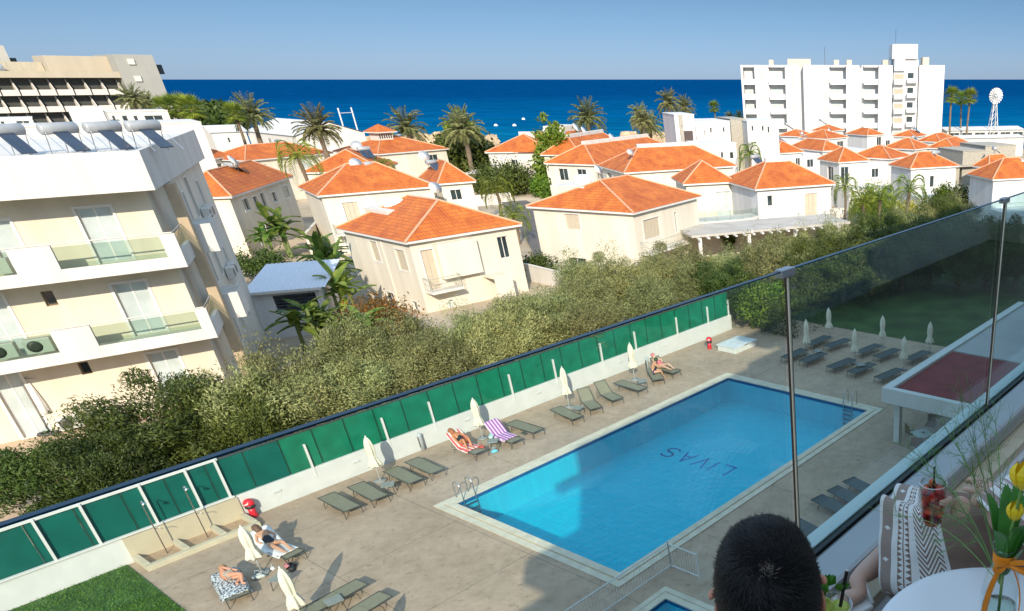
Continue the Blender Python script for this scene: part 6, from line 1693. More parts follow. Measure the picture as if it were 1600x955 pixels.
# towels and bags
def stripes(name, c1, c2, per, axis='Y'):
    m = bpy.data.materials.new(name); m.use_nodes = True; nt = m.node_tree; N = nt.nodes; L = nt.links; b = N['Principled BSDF']; b.inputs['Roughness'].default_value = .95
    tc = N.new('ShaderNodeTexCoord'); sp = N.new('ShaderNodeSeparateXYZ'); L.new(tc.outputs['Object'], sp.inputs[0])
    d = N.new('ShaderNodeMath'); d.operation = 'DIVIDE'; d.inputs[1].default_value = per; L.new(sp.outputs[axis], d.inputs[0])
    f = N.new('ShaderNodeMath'); f.operation = 'FRACT'; L.new(d.outputs[0], f.inputs[0]); g_ = N.new('ShaderNodeMath'); g_.operation = 'GREATER_THAN'; g_.inputs[1].default_value = .55; L.new(f.outputs[0], g_.inputs[0])
    x = N.new('ShaderNodeMix'); x.data_type = 'RGBA'; x.inputs[6].default_value = (*c1, 1); x.inputs[7].default_value = (*c2, 1); L.new(g_.outputs[0], x.inputs['Factor']); L.new(x.outputs[2], b.inputs['Base Color']); return m
def towel(head, foot, back, m, lab, cover=.75, wide=.72, cat='towel'):
    h = P(head[0], head[1], .33+.75*math.sin(R(back))); f = P(foot[0], foot[1], .33); d = f-h
    ca, sa = math.cos(R(back)), math.sin(R(back)); hx = -1.2; g = MB(); g.smooth = True
    n, k = 22, 10; tot = .78+cover; r_ = random.Random(int(head[0]))
    V = []
    for i in range(n+1):
        u = -.80+tot*i/n       # -: along the back
        for j in range(k+1):
            y = (j/k-.5)*wide; off = .02+.01*math.sin(j*1.7+i*.6)
            if abs(y) > .31: off -= (abs(y)-.31)*1.6+.01*math.sin(i)
            if u < 0: V.append((hx+u*ca-off*sa, y, .335-u*sa+off*ca))
            else: V.append((hx+u, y+.01*math.sin(i), .335+off))
    g.v = V
    for i in range(n):
        for j in range(k): a = i*(k+1)+j; g.f.append((a, a+1, a+k+2, a+k+1)); g.uv.append(None)
    o = g.build('beach_towel', m); o.location = (f.x, f.y, .006); o.rotation_euler = (0, 0, math.atan2(d.y, d.x)); s = o.modifiers.new('thick', 'SOLIDIFY'); s.thickness = .012
    tag(o, lab, cat, 'beach towels on the loungers')
towel((709,676), (752,706), 42, stripes('red_white_stripes', (.70, .10, .10), (.80, .70, .62), .17), 'red and white striped towel under the tanned sunbather')
towel((764,657.7), (808,689), 42, stripes('purple_white_stripes', (.28, .10, .30), (.75, .50, .68), .15), 'purple and white striped towel on the empty raised lounger', .8)
towel((400,828), (462,867), 42, TANK, 'white towel under the woman in black', .9)
pm = mat('patterned_towel', (.05, .05, .06), .95, 0, 17, col2=(.62, .62, .62)); pm.node_tree.nodes['Color Ramp'].color_ramp.elements[0].position = .46; pm.node_tree.nodes['Color Ramp'].color_ramp.elements[1].position = .52
towel((340.4,877), (372,932.5), 0, pm, 'black and white patterned towel under the curled sunbather', 1.1, .80)
def bag(px, z, m, lab, s=.16, cat='bag'):
    p = P(px[0], px[1], z+.08); g = MB(); g.smooth = True; r_ = random.Random(int(px[0]))
    g.lathe([(s*.9, 0), (s*1.1, s*.25), (s*.9, s*.6), (s*.55, s*.85), (s*.5, s*.7)], (0, 0, 0), 24, wob=lambda a, k: (1+.22*math.sin(3*a+k*1.7)+.14*math.sin(7*a+k*2)+.08*math.sin(11*a))*(.62 if abs(math.sin(a)) > .7 else 1))
    h_ = MB(); h_.smooth = True; h_.tube([(-s*.4, 0, s*1.2), (-s*.3, 0, s*1.7), (s*.3, 0, s*1.7), (s*.4, 0, s*1.2)], .012, 5)
    t = thing('beach_bag', (p.x, p.y, z), r_.random()*6, lab, cat, 'bags and clothes beside the loungers'); g.build('pouch', m, t); h_.build('handle', m, t)
bag((767,681), .42, mat('mint_plastic', (.45, .68, .60), .5), 'mint green bag on the cluttered side table')
bag((752,697), .35, mat('red_bag', (.45, .06, .03), .6), 'red bag beside the reclining sunbather knees', .12)
bag((772,704), .01, mat('sky_blue_bag', (.15, .55, .75), .6), 'light blue bag on the deck below the cluttered side table', .13)
bag((455,885), .01, BLK, 'black bag on the deck beside the woman in black', .2)
bag((447,882), .2, mat('pink_cloth', (.55, .20, .22), .8), 'pink cloth bundle on the black bag', .1)
bag((425,886), .42, TANK, 'white item bag on the table by the patterned towel', .09)
bag((404,900), .01, mat('grey_cloth', (.50, .52, .50), .9), 'crumpled grey towel by the foot of the near umbrella', .17)
bag((817,675), .34, mat('dark_green_bag', (.03, .06, .04), .7), 'dark small bag on the lounger right of the purple towel', .09)
# ------------------------------------------------------------ our hotel
HOTW = mat('hotel_facade_paint', (.70, .68, .64), .8, .05, .5, .1, 40)
def own_hotel():
    t = thing('home_hotel', W(0, 0, 0), -AZ+pi/2, 'white balconied hotel the picture is taken from, rising on the right', 'hotel')
    # local x = a, local y = -b
    def blk(a0, a1, top, end=False):
        g = MB(); g.box((a0+1.2, -15, -1), (a1-.02, -1.3, top+(1.55 if end else 0))); b = g.build('facade_block', HOTW, t)
        n = int((top+.2)//3.15); zf = top-.35
        for k in range(n):
            z = zf-3.15*k
            own = abs(z-12.6) < 1.3 and a0 < 1
            g = MB()
            if k == 0 and a0 > 0: g.box((a0+.4, -1.299, z), (a1-.03, 1.3, z+.35)); g.build('roof_slab', HOTW, b)
            elif k == 0:           # short eave over the top balconies
                g.box((a0+.2, -1.299, z), (a1-.03, -.9, z+.35)); g.build('roof_edge', HOTW, b)
            elif not own:
                g.box((a0+.2 if k % 2 else a0-.2, -1.299, z), (a1-.03, 1.3, z+.25)); g.box((a0+.2 if k % 2 else a0-.2, 1.15, z+.25), (a1-.03, 1.3, z+1.15)); g.build('balcony', HOTW, b)
            if not own and k:
                for i in range(int((a1-a0-2)//4)):
                    x = a0+2.2+i*4; q = MB(); q.box((x, -1.298, z+.3), (x+2.2, -1.24, z+2.6)); q.build('terrace_door', PALEGL, b)
    blk(-5.8, 9.9, 17.1, True); blk(9.92, 23.9, 19.6); blk(23.92, 58, 24.0)
    # balcony of the camera
    z = H-1.9
    g = MB(); g.box((-4.4, -1.29, z-.3), (9.8, 1.33, z-.001)); g.build('balcony_slab', HOTW, t)
    g = MB(); g.box((-4.4, -1.28, z), (9.8, 1.0, z+.012)); g.build('balcony_floor', mat('brown_grey_deck', (.16, .13, .10), .7, .2, 2, .2, 20), t)
    zg = H-1.478
    KB = mat('white_kerb', (.74, .78, .76), .55, .04, 3)
    g = MB(); g.box((-4.4, 1.0, z+.013), (9.8, 1.245, zg-.15)); g.build('low_wall', mat('pale_blue_white_wall', (.66, .69, .72), .7, .04, 2), t)
    g = MB(); g.box((-4.4, 1.03, zg-.149), (9.8, 1.246, zg-.10)); g.build('stone_ledge', mat('cream_stone_ledge', (.66, .56, .40), .7, .1, 6), t, .004)
    g = MB(); g.smooth = False; g.box((-4.4, 1.11, zg-.099), (9.8, 1.267, zg-.004)); g.build('aluminium_channel', mat('satin_aluminium', (.42, .43, .44), .42, .04, 2, metal=.35), t, .02)
    g = MB(); g.box((-4.4, 1.268, zg-.098), (9.8, 1.285, zg+.002)); g.build('rubber_gasket', mat('black_rubber_gasket', (.01, .014, .015), .5), t)
    g = MB(); g.box((-4.4, 1.299, z-.3), (9.8, 1.362, zg)); g.build('kerb', KB, t, .003)
own_hotel()
def glass_rail():
    t = thing('glass_balustrade', W(0, 0, H), -AZ+pi/2, 'frameless tinted glass balustrade with slim steel posts at the balcony edge', 'glass railing')
    GLS = glassy('tinted_balustrade_glass', (.8, .9, .9), 1.0, .0, 1.5)
    nt = GLS.node_tree; N = nt.nodes; L = nt.links      # the tint deepens with the path length through the pane
    lw = N.new('ShaderNodeLayerWeight'); lw.inputs['Blend'].default_value = .5
    c_ = N.new('ShaderNodeMath'); c_.operation = 'SUBTRACT'; c_.inputs[0].default_value = 1.08; L.new(lw.outputs['Facing'], c_.inputs[1])
    i_ = N.new('ShaderNodeMath'); i_.operation = 'DIVIDE'; i_.inputs[0].default_value = 1.0; L.new(c_.outputs[0], i_.inputs[1])
    cb = N.new('ShaderNodeCombineColor')
    for k, v in enumerate((.905, .966, .968)):
        p_ = N.new('ShaderNodeMath'); p_.operation = 'POWER'; p_.inputs[0].default_value = v; L.new(i_.outputs[0], p_.inputs[1]); L.new(p_.outputs[0], cb.inputs[k])
    L.new(cb.outputs[0], N['Transparent BSDF'].inputs['Color'])
    EDG = mat('blue_glass_edge', (.006, .045, .085), .3, .2, 3, spec=.15)
    aL = [-.05, 1.74, 3.43, 5.12, 6.81]   # post stations
    rz0, rz1 = -1.50, -.4775
    edges = [-2.6]+aL[:]+[8.5]
    for i in range(len(edges)-1):
        a0, a1 = edges[i]+.012, edges[i+1]-.012
        g = MB(); y = 1.286
        g.face([(a0, y, rz0), (a1, y, rz0), (a1, y, rz1), (a0, y, rz1)])
        g.face([(a0, y+.012, rz0), (a0, y+.012, rz1), (a1, y+.012, rz1), (a1, y+.012, rz0)])
        p = g.build('glass_pane', GLS, t)
        e = MB(); e.box((a0, y-.0005, rz1), (a1, y+.0125, rz1+.003)); e.build('glass_edge', EDG, p)
    for a in aL:
        g = MB(); g.box((a-.005, 1.280, rz0), (a+.001, 1.2845, rz1-.018)); p = g.build('post', mat('pale_post_steel', (.72, .68, .56), .4, .05, 5, metal=.3), t)
        g = MB(); g.box((a+.0015, 1.280, rz0), (a+.0045, 1.298, rz1-.018)); g.build('post_seal', mat('black_seal', (.012, .012, .012), .5), p)
        g = MB(); g.box((a-.032, 1.277, rz1-.016), (a+.032, 1.307, rz1+.007)); g.build('clamp', mat('clamp_steel', (.32, .34, .36), .4, .05, 5, metal=.5), t, .003)
glass_rail()
CR = Vector((0, 0, H))
def C(x, y, z): return CR+Vector((x, y, z))
FZ = -1.888
# ------------------------------------------------------------ table, vase, drinks
def table():
    t = thing('round_table', C(.345, 1.375, FZ), 0, 'white round cafe table at the lower right corner', 'table'); h = -1.16-FZ
    g = MB(); g.smooth = True; g.lathe([(.02, h-.03), (.285, h-.028), (.30, h-.018), (.302, h-.01), (.296, h-.002), (.28, h), (.0, h)], n=64); g.build('table_top', mat('white_table_laminate', (.84, .85, .86), .35, .02, 2), t)
    g = MB(); g.smooth = True; g.lathe([(.2, 0), (.2, .015), (.03, .03), (.025, h-.035)], n=24); g.build('pedestal', METAL, t)
table()
GL = glassy('clear_glass', (.96, .98, .98), 1.0, 0.0, 1.45)
LEAF = mat('tulip_leaf', (.06, .24, .03), .45, .2, 12); STEM = mat('tulip_stem', (.16, .32, .06), .5, .1)
def vase():
    bx, by = .325, 1.345; t = thing('glass_vase', C(bx, by, -1.157), 0, 'clear glass bottle vase on the white table tied with an orange ribbon', 'vase')
    prof = [(.030, 0), (.042, .004), (.044, .03), (.044, .16), (.036, .20), (.024, .235), (.0235, .262), (.0285, .272), (.029, .278)]
    g = MB(); g.smooth = True
    n = 28
    rings = []
    for r, z in prof+[(.0255, .277), (.0205, .262), (.0205, .235), (.033, .198), (.041, .158), (.041, .03), (.036, .012), (.0, .01)]:
        i = len(g.v)
        for j in range(n): a = 2*pi*j/n; g.v.append((r*math.cos(a), r*math.sin(a), z))
        rings.append(i)
    for a, b in zip(rings, rings[1:]):
        for j in range(n): g.f.append((a+j, a+(j+1) % n, b+(j+1) % n, b+j)); g.uv.append(None)
    g.build('bottle', GL, t)
    g = MB(); g.smooth = True; g.lathe([(.02, .014), (.039, .03), (.039, .12), (.0, .121)], n=24); g.build('water', glassy('vase_water', (.85, .93, .88), .6, 0, 1.2), t)
    OR = mat('orange_satin_ribbon', (.90, .28, .01), .4, .12, 20)
    rb = MB().capless(); rb.smooth = True; rb.lathe([(.0245, .236), (.026, .240), (.026, .258), (.0245, .262)], n=24); R0 = rb.build('ribbon', OR, t)
    def band(pts, w, name='ribbon_tail'):
        g = MB(); g.smooth = True; vs = []
        for k, (x, y, z) in enumerate(pts):
            a = Vector(pts[max(0, k-1)]); b = Vector(pts[min(len(pts)-1, k+1)]); d = (b-a).normalized(); s = d.cross(Vector((.25, -1, .3))).normalized()*w/2*(1 if 0 < k < len(pts)-1 else .8)
            g.v += [tuple(Vector((x, y, z))-s), tuple(Vector((x, y, z))+s)]
        for k in range(len(pts)-1): g.f.append((2*k, 2*k+1, 2*k+3, 2*k+2)); g.uv.append(None)
        o = g.build(name, OR, R0); m = o.modifiers.new('s', 'SOLIDIFY'); m.thickness = .0012; m = o.modifiers.new('b', 'SUBSURF'); m.levels = m.render_levels = 1
    band([(-.012, -.030, .247), (-.030, -.040, .21), (-.042, -.046, .16), (-.046, -.05, .10), (-.036, -.052, .05), (-.024, -.055, .02)], .016)
    band([(.008, -.030, .247), (.024, -.04, .22), (.036, -.045, .17), (.030, -.05, .10), (.018, -.052, .06)], .004)
    band([(0, -.030, .25), (-.022, -.045, .262), (-.034, -.045, .25), (-.02, -.04, .232), (0, -.030, .245)], .016, 'ribbon_bow')
    band([(0, -.030, .25), (.026, -.045, .266), (.055, -.04, .258), (.04, -.038, .236), (0, -.030, .245)], .016, 'ribbon_bow')
    band([(.0, -.03, .25), (.03, -.045, .24), (.06, -.045, .225)], .012)
vase()
vz = Vector((.325, 1.345, -.885))
def tulip(px, depth, r, lab, openk=1.0):
    hd = ray(*px)*depth; t = thing('tulip', CR+hd, 0, lab, 'flower', 'yellow tulips in the vase')
    base = Vector((.325, 1.345, -1.14))-hd; nk = vz-hd
    YEL = mat('yellow_petals', (.88, .62, .01), .5, .15, 14)
    g = MB(); g.smooth = True; g.tube([base, base*.5+nk*.5, nk, nk*.5+Vector((0, 0, -.02)), (0, 0, -r*.9)], .0035, 6); g.build('stem', STEM, t)
    g = MB(); g.smooth = True
    for k in range(6):
        a = k*pi/3+.2; rr = r*(1 if k % 2 else .9); sl = 6
        for i in range(sl):
            for j in range(4):
                def q(u, v): # u up 0..1, v -1..1
                    w = .62*math.sin(pi*min(.98, .12+.85*u))*v; rad = rr*(.35+.9*math.sin(pi*min(1, u*.9))*.75)*openk; z = -r*.95+u*2.1*r
                    return (rad*math.cos(a+w), rad*math.sin(a+w), z)
                g.face([q(i/sl, -1+j/2), q(i/sl, -1+(j+1)/2), q((i+1)/sl, -1+(j+1)/2), q((i+1)/sl, -1+j/2)])
    g.build('petals', YEL, t)
tulip((1599,745), 1.42, .027, 'yellow tulip cut by the right photo edge'); tulip((1586,800), 1.5, .020, 'smaller yellow tulip just above the vase neck', .9)
def bouquet_leaves():
    t = thing('tulip_leaves', CR+vz, 0, 'broad green tulip leaves filling the vase neck', 'leaves'); r_ = random.Random(5)
    for k, (ex, ey, ez, w) in enumerate([(-.035, .03, .11, .034), (-.015, -.02, .13, .036), (.03, .0, .15, .036), (.045, -.03, .10, .034), (.0, .05, .12, .034), (-.03, -.04, .07, .03), (.06, .02, .05, .03), (.01, -.05, .09, .034), (.02, .03, .17, .03), (.05, -.05, .03, .03)]):
        g = MB(); g.smooth = True; n = 8; e = Vector((ex, ey, ez)); s = Vector((-ey, ex, 0)).normalized()
        for i in range(n+1):
            u = i/n; p = Vector((ex*.15, ey*.15, -.07))*(1-u)+e*u+Vector((0, 0, .035*math.sin(pi*u)))+Vector((ex, ey, 0))*.25*u*u; ww = w/2*math.sin(pi*(.12+.86*u))**.8
            g.v += [tuple(p-s*ww+Vector((0, 0, .006))), tuple(p-Vector((ex, ey, 0)).normalized()*.004), tuple(p+s*ww+Vector((0, 0, .006)))]
        for i in range(n): g.f += [(3*i, 3*i+1, 3*i+4, 3*i+3), (3*i+1, 3*i+2, 3*i+5, 3*i+4)]; g.uv += [None]*2
        g.build('leaf', LEAF, t)
bouquet_leaves()
def wisps():
    t = thing('feathery_greenery', CR+vz, 0, 'wispy feathery green stems fanning out of the vase over the railing', 'greenery'); r_ = random.Random(4)
    WM = leafmat('thread_leaves', (.08, .22, .05), (.26, .42, .12), trans=.2)
    ends = [((1478,668),1.75), ((1505,650),1.7), ((1528,640),1.65), ((1450,735),1.75), ((1496,700),1.9), ((1420,700),1.8), ((1555,660),1.6), ((1470,805),1.9), ((1400,805),1.95)]
    for k, (px, dp) in enumerate(ends):
        e = ray(*px)*dp-vz; g = MB(); base = Vector((0, 0, -.1)); pts = []
        for i in range(9):
            u = i/8; pts.append(base*(1-u)+e*u+Vector((0, 0, .05*math.sin(pi*u))))
        g.tube(pts, [.0016*(1-.6*i/8) for i in range(9)], 4, False)
        for i in range(3, 9):
            for q in range(3):
                p = pts[i]; d = (e.normalized()+Vector((r_.gauss(0, .7), r_.gauss(0, .7), r_.gauss(0, .6)))).normalized(); L = .035+.07*r_.random()
                m = p+d*L*.5; en = p+d*L+Vector((0, 0, .01)); g.tube([p, m, en], [.0006, .0005, .0003], 3, False)
                for w_ in range(5):
                    dd = (d+Vector((r_.gauss(0, .6), r_.gauss(0, .6), r_.gauss(0, .6)))).normalized(); c = p+d*L*(.2+.8*r_.random()); g.tube([c, c+dd*(.015+.02*r_.random())], [.0004, .0002], 3, False)
        g.build('stem_spray', WM, t)
wisps()
def tumbler(c, rt, rb, h, fillm, lab, items, cat='drink', tilt=0, wall=True):
    t = thing('drink_glass', CR+c, 0, lab, cat)
    g = MB(); g.smooth = True; n = 32; rings = []
    for r, z in [(rb*.8, 0), (rb, .004), (rb*1.12, h*.25), (rt*.98, h*.7), (rt, h), (rt-.002, h), (rt*.9, h*.7), (rb*.95, h*.22), (rb*.8, .012), (0, .01)]:
        i = len(g.v)
        for j in range(n): a = 2*pi*j/n; g.v.append((r*math.cos(a), r*math.sin(a), z))
        rings.append(i)
    for a, b in zip(rings, rings[1:]):
        for j in range(n): g.f.append((a+j, a+(j+1) % n, b+(j+1) % n, b+j)); g.uv.append(None)
    g.build('glass', GL, t)
    items(t, rt, rb, h)
    g = MB().capless(); g.smooth = True; g.lathe([(rt-.0012, h-.0012), (rt+.0008, h), (rt-.0012, h+.0012)], n=32); g.build('rim', mat('bright_glass_rim', (.75, .76, .76), .1, .02, spec=.9), t)
    return t
def red_items(t, rt, rb, h):
    r_ = random.Random(3); g = MB()
    g.lathe([(rb*.8, .014), (rb*1.0, h*.25), (rt*.86, h*.72), (rt*.88, h*.86)], n=24); g.build('red_drink', glassy('red_liquid', (.80, .10, .12), .5, 0, 1.2), t)
    cols = [mat('strawberry', (.55, .02, .015), .35, .3, 40), mat('bright_strawberry', (.75, .05, .02), .35, .2, 40), mat('dark_berry', (.12, .005, .02), .3, .2, 40)]
    for k in range(20):
        z = .016+(h*.8)*(k/20); rr = (rb+(rt-rb)*z/h)*.62; a = k*2.4; g = MB(); g.smooth = True; s = .010+.004*r_.random()
        M = Matrix.Translation((rr*math.cos(a), rr*math.sin(a), z+.006)) @ Matrix.Rotation(r_.random()*3, 4, 'X')
        g.lathe([(s*.3, -s*1.1), (s*.8, -s*.4), (s, .1*s), (s*.7, s*.8), (s*.1, s)], n=10, M=M); g.build('berry', cols[2 if k < 4 else k % 2], t)
    g = MB(); g.tube([(.004, .0, .01), (-.0, .006, h+.045)], .003, 8); g.build('straw', BLK, t)
    for k in range(4):
        g = MB(); M = Matrix.Rotation(k*1.5, 4, 'Z') @ Matrix.Translation((rt*.42, 0, h*.84)) @ Matrix.Rotation(.5+k, 4, 'X'); g.cbox((0, 0, 0), (.018, .016, .014), M); g.build('ice_cube', glassy('pink_ice', (.90, .45, .50), 1, .05, 1.3), t, .002)
gc = ray(1455, 824)*2.04
tumbler(gc, .0375, .0265, .138, None, 'double walled glass of iced red fruit drink held over the woman\'s lap', red_items)
def green_items(t, rt, rb, h):
    r_ = random.Random(9)
    g = MB(); g.lathe([(rb*.8, .014), (rb, h*.25), (rt*.88, h*.8)], n=24); g.build('lime_drink', glassy('lime_liquid', (.65, .80, .30), .5, 0, 1.2), t)
    for k in range(7):
        g = MB(); g.smooth = True; M = Matrix.Rotation(k*1.1, 4, 'Z') @ Matrix.Translation((rt*.4, 0, h*.80+.006*k % .02)) @ Matrix.Rotation(.9+.4*k, 4, 'X'); g.lathe([(.004, -.001), (.017, -.002), (.018, 0), (.017, .002), (.004, .001)], n=16, M=M); g.build('lime_slice', mat('lime_flesh', (.50, .62, .10), .4, .2, 60), t)
    g = MB()
    for k in range(40):
        p = Vector((r_.gauss(-.018, .012), r_.gauss(.012, .010), h+.004+r_.random()*.035)); leaf(g, p, Vector((r_.gauss(0, .6), r_.gauss(0, .6), 1)), Vector((r_.gauss(0, 1), r_.gauss(0, 1), .3)), .024, .016)
    g.build('mint_leaves', mat('mint_leaf', (.06, .26, .02), .45, .3, 60), t)
    g = MB(); g.tube([(-.004, -.0, .01), (.026, .012, h+.062)], .0032, 8); g.build('straw', BLK, t)
    g = MB(); g.tube([(.0258, .0119, h+.0615), (.0262, .0121, h+.064)], .0024, 8); g.build('straw_tip', FRAMEW, t)
gg = ray(1300, 944)*1.30-Vector((0, 0, .135))
tumbler(gg, .036, .027, .135, None, 'glass of green mint and lime drink with a black straw', green_items)

# ------------------------------------------------------------ foreground man
def man():
    t = thing('person', C(-.133, .93, FZ), R(8), 'man with short black hair seen from behind at the lower edge', 'person')
    hz = 1.225       # head centre above floor
    z0 = FZ
    T = Matrix.Translation((0, 0, 0))
    # head centre in local coords
    hc = Vector((0, 0, -.692-FZ)); tiltM = Matrix.Translation(hc) @ Matrix.Rotation(R(-14), 4, 'X') @ Matrix.Rotation(R(-3), 4, 'Y')
    # body: torso, arms, legs as one skin
    J = {'pel': ((0, -.02, .52), (.13, .10)), 'wa': ((0, -.03, .70), (.11, .085)), 'ch': ((0, -.02, .86), (.12, .085)), 'up': ((0, -.01, .97), (.085, .065)), 'nk': ((0, .0, 1.07), .062), 'hd0': ((0, .0, 1.15), .066)}
    E_ = [('pel','wa'),('wa','ch'),('ch','up'),('up','nk'),('nk','hd0')]
    for i, s in ((0, -1), (1, 1)):
        hand = (s*.16, .33, .64) if s < 0 else (.088, .19, .86)
        elb = (s*.25, .08, .70) if s < 0 else (.26, .10, .72)
        wr = (s*.20, .26, .66) if s < 0 else (.15, .15, .81)
        J.update({'sh%d'%i: ((s*.17, -.01, .965), .052), 'el%d'%i: (elb, .047), 'wr%d'%i: (wr, .03), 'hp%d'%i: ((s*.1, .04, .50), .10), 'kn%d'%i: ((s*.15, .46, .50), .068), 'an%d'%i: ((s*.15, .50, .10), .042), 'to%d'%i: ((s*.17, .66, .05), .035)})
        E_ += [('up','sh%d'%i),('sh%d'%i,'el%d'%i),('el%d'%i,'wr%d'%i),('pel','hp%d'%i),('hp%d'%i,'kn%d'%i),('kn%d'%i,'an%d'%i),('an%d'%i,'to%d'%i)]
    b = skin('body', J, E_, SKIN, t, 2)
    # shirt
    K = {'pel': ((0, -.02, .54), (.21, .17)), 'wa': ((0, -.03, .70), (.19, .16)), 'ch': ((0, -.02, .87), (.21, .17)), 'up': ((0, -.01, .975), (.17, .14)), 's0': ((-.18, -.01, .965), .095), 's1': ((.18, -.01, .965), .095), 'e0': ((-.235, .05, .80), .07), 'e1': ((.24, .06, .80), .07)}
    skin('shirt', K, [('pel','wa'),('wa','ch'),('ch','up'),('up','s0'),('up','s1'),('s0','e0'),('s1','e1')], mat('navy_shirt', (.03, .04, .07), .85, .1, 8), t, 2)
    K = {'pel': ((0, -.02, .52), (.19, .14)), 'h0': ((-.1, .06, .50), .12), 'k0': ((-.14, .36, .50), .09), 'h1': ((.1, .06, .50), .12), 'k1': ((.14, .36, .50), .09)}
    skin('shorts', K, [('pel','h0'),('h0','k0'),('pel','h1'),('h1','k1')], mat('grey_shorts', (.12, .12, .13), .85), t, 2)
    # head
    def ell(u, v, rx=.071, ry=.092, rzz=.109):
        x = math.cos(v)*math.cos(u); y = math.cos(v)*math.sin(u); z = math.sin(v); q_ = (abs(x)**2.35+abs(y)**2.35+abs(z)**2.35)**(-1/2.35); x *= q_; y *= q_; z *= q_
        X = x*rx*(1-.10*max(0, -z)); Y = y*ry*(1+.06*(z < 0)*(-z)*(1 if y > 0 else -1)); Z = z*rzz
        X *= 1.0; 
        if y > 0: # face front a little flatter with nose
            X *= 1-.10*y*y*(1 if z < 0 else .4)
            nz = math.exp(-((x/.16)**2))*math.exp(-(((z+.18)/.16)**2)); Y += .022*nz
            Y -= .010*math.exp(-(((abs(x)-.38)/.16)**2))*math.exp(-(((z-.05)/.12)**2))
            Y += .006*math.exp(-((x/.3)**2))*math.exp(-(((z+.48)/.07)**2))
        return Vector((X, Y, Z))
    g = MB(); g.smooth = True; NU, NV = 48, 32
    for j in range(NV+1):
        for i in range(NU): g.v.append(tuple(tiltM @ ell(2*pi*i/NU, -pi/2+pi*j/NV)))
    for j in range(NV):
        for i in range(NU): g.f.append((j*NU+i, j*NU+(i+1) % NU, (j+1)*NU+(i+1) % NU, (j+1)*NU+i)); g.uv.append(None)
    hd = g.build('head', SKIN, t)
    for s in (-1, 1):
        e = MB(); e.smooth = True; M = tiltM @ Matrix.Translation((s*.0755, -.012, -.018)) @ Matrix.Rotation(s*R(28), 4, 'Z') @ Matrix.Rotation(R(-8), 4, 'X')
        for q in range(2):
            pts = []
            for k in range(15):
                a = R(-120+k*250/14); rr = 1-.25*max(0, -math.sin(a)); pts.append(M @ Vector((s*.004+s*.006*math.sin(a), .018*math.cos(a)*rr, .031*math.sin(a))))
        e.tube(pts, [.003]+[.0062]*13+[.003], 8)
        c = M @ Vector((s*.0, 0, 0)); e2 = MB(); e2.smooth = True
        e2.lathe([(.0, -.004), (.014, -.003), (.018, .0), (.014, .003), (.0, .004)], n=16, M=M @ Matrix.Scale(1.5, 4, (0, 0, 1)) @ Matrix.Rotation(pi/2, 4, 'Y')); e.add(e2, Matrix.Identity(4))
        e.build('ear', mat('reddish_ear_skin', (.62, .27, .17), .45, .06, 20), hd)  # ear skin a little redder than the head
        ey = MB(); ey.smooth = True; ey.lathe([(.001, -.011), (.008, -.008), (.011, 0), (.008, .008), (.001, .011)], n=12, M=tiltM @ Matrix.Translation((s*.029, .079, .008))); ey.build('eye', mat('eye_white', (.6, .58, .55), .3), hd)
    # scalp hair cap
    g = MB(); g.smooth = True; r_ = random.Random(12)
    def cap(u, v):
        p = ell(u, v); n = p.normalized(); k = 1.0
        return p+n*(.009+.0035*math.sin(v*9+u*3)*.4)
    lo = lambda u: (-.12+.50*max(0, math.sin(u))**1.2) if math.sin(u) > 0 else (-.12-.55*abs(math.sin(u))**1.4)
    NU, NV = 96, 40
    for j in range(NV+1):
        for i in range(NU):
            u = 2*pi*i/NU; v = lo(u)+(pi/2-lo(u))*j/NV; g.v.append(tuple(tiltM @ cap(u, v)))
    for j in range(NV):
        for i in range(NU): g.f.append((j*NU+i, j*NU+(i+1) % NU, (j+1)*NU+(i+1) % NU, (j+1)*NU+i)); g.uv.append(None)
    HC = mat('black_scalp_hair', (.004, .0035, .0035), .7, .3, 60, .6, 260, spec=.15)
    hair = g.build('hair', HC, hd)
    # strands swirling round the crown whorl
    wu, wv = R(-86), R(36); wc = ell(wu, wv).normalized(); f = MB(); rs = random.Random(4)
    N_ = 26000
    for k in range(N_):
        u = rs.random()*2*pi; sv = rs.random(); v = math.asin(max(-.99, min(1, -.6+1.6*sv)))
        if v < lo(u)+.02: continue
        p = ell(u, v); n = Vector((p.x/.071**2, p.y/.092**2, p.z/.109**2)).normalized()
        q = p.normalized(); ang = math.acos(max(-1, min(1, q.dot(wc))))
        rad = (q-wc*q.dot(wc)); 
        if rad.length < 1e-4: continue
        rad.normalize(); tan = n.cross(rad); sw = math.exp(-ang*2.2)*1.6
        d = (rad-n*rad.dot(n)).normalized()+tan*sw+Vector((rs.gauss(0, .16), rs.gauss(0, .16), rs.gauss(0, .16)))
        if ang < .14 and rs.random() < .72*(1-(ang/.14)**1.5): continue
        d = (d.normalized()+n*(.20+.16*rs.random())).normalized(); L = .014+.012*rs.random()
        b0 = p+n*.004; m1 = b0+d*L*.55+n*.001; e1 = b0+d*L-n*L*.12; s = d.cross(n).normalized()*.00042
        f.face([tiltM@(b0-s), tiltM@(b0+s), tiltM@(m1+s*.8), tiltM@(m1-s*.8)]); f.face([tiltM@(m1-s*.8), tiltM@(m1+s*.8), tiltM@e1])
    HS = bpy.data.materials.new('hair_strands'); HS.use_nodes = True; hb = HS.node_tree.nodes['Principled BSDF']; hb.inputs['Base Color'].default_value = (.006, .005, .0045, 1); hb.inputs['Roughness'].default_value = .5; hb.inputs['Specular IOR Level'].default_value = .4
    f.build('hair_strands', HS, hd)
    # pale slivers colour in scalp skin and hair glints round the whorl
    f2 = MB(); c = ell(wu, wv)
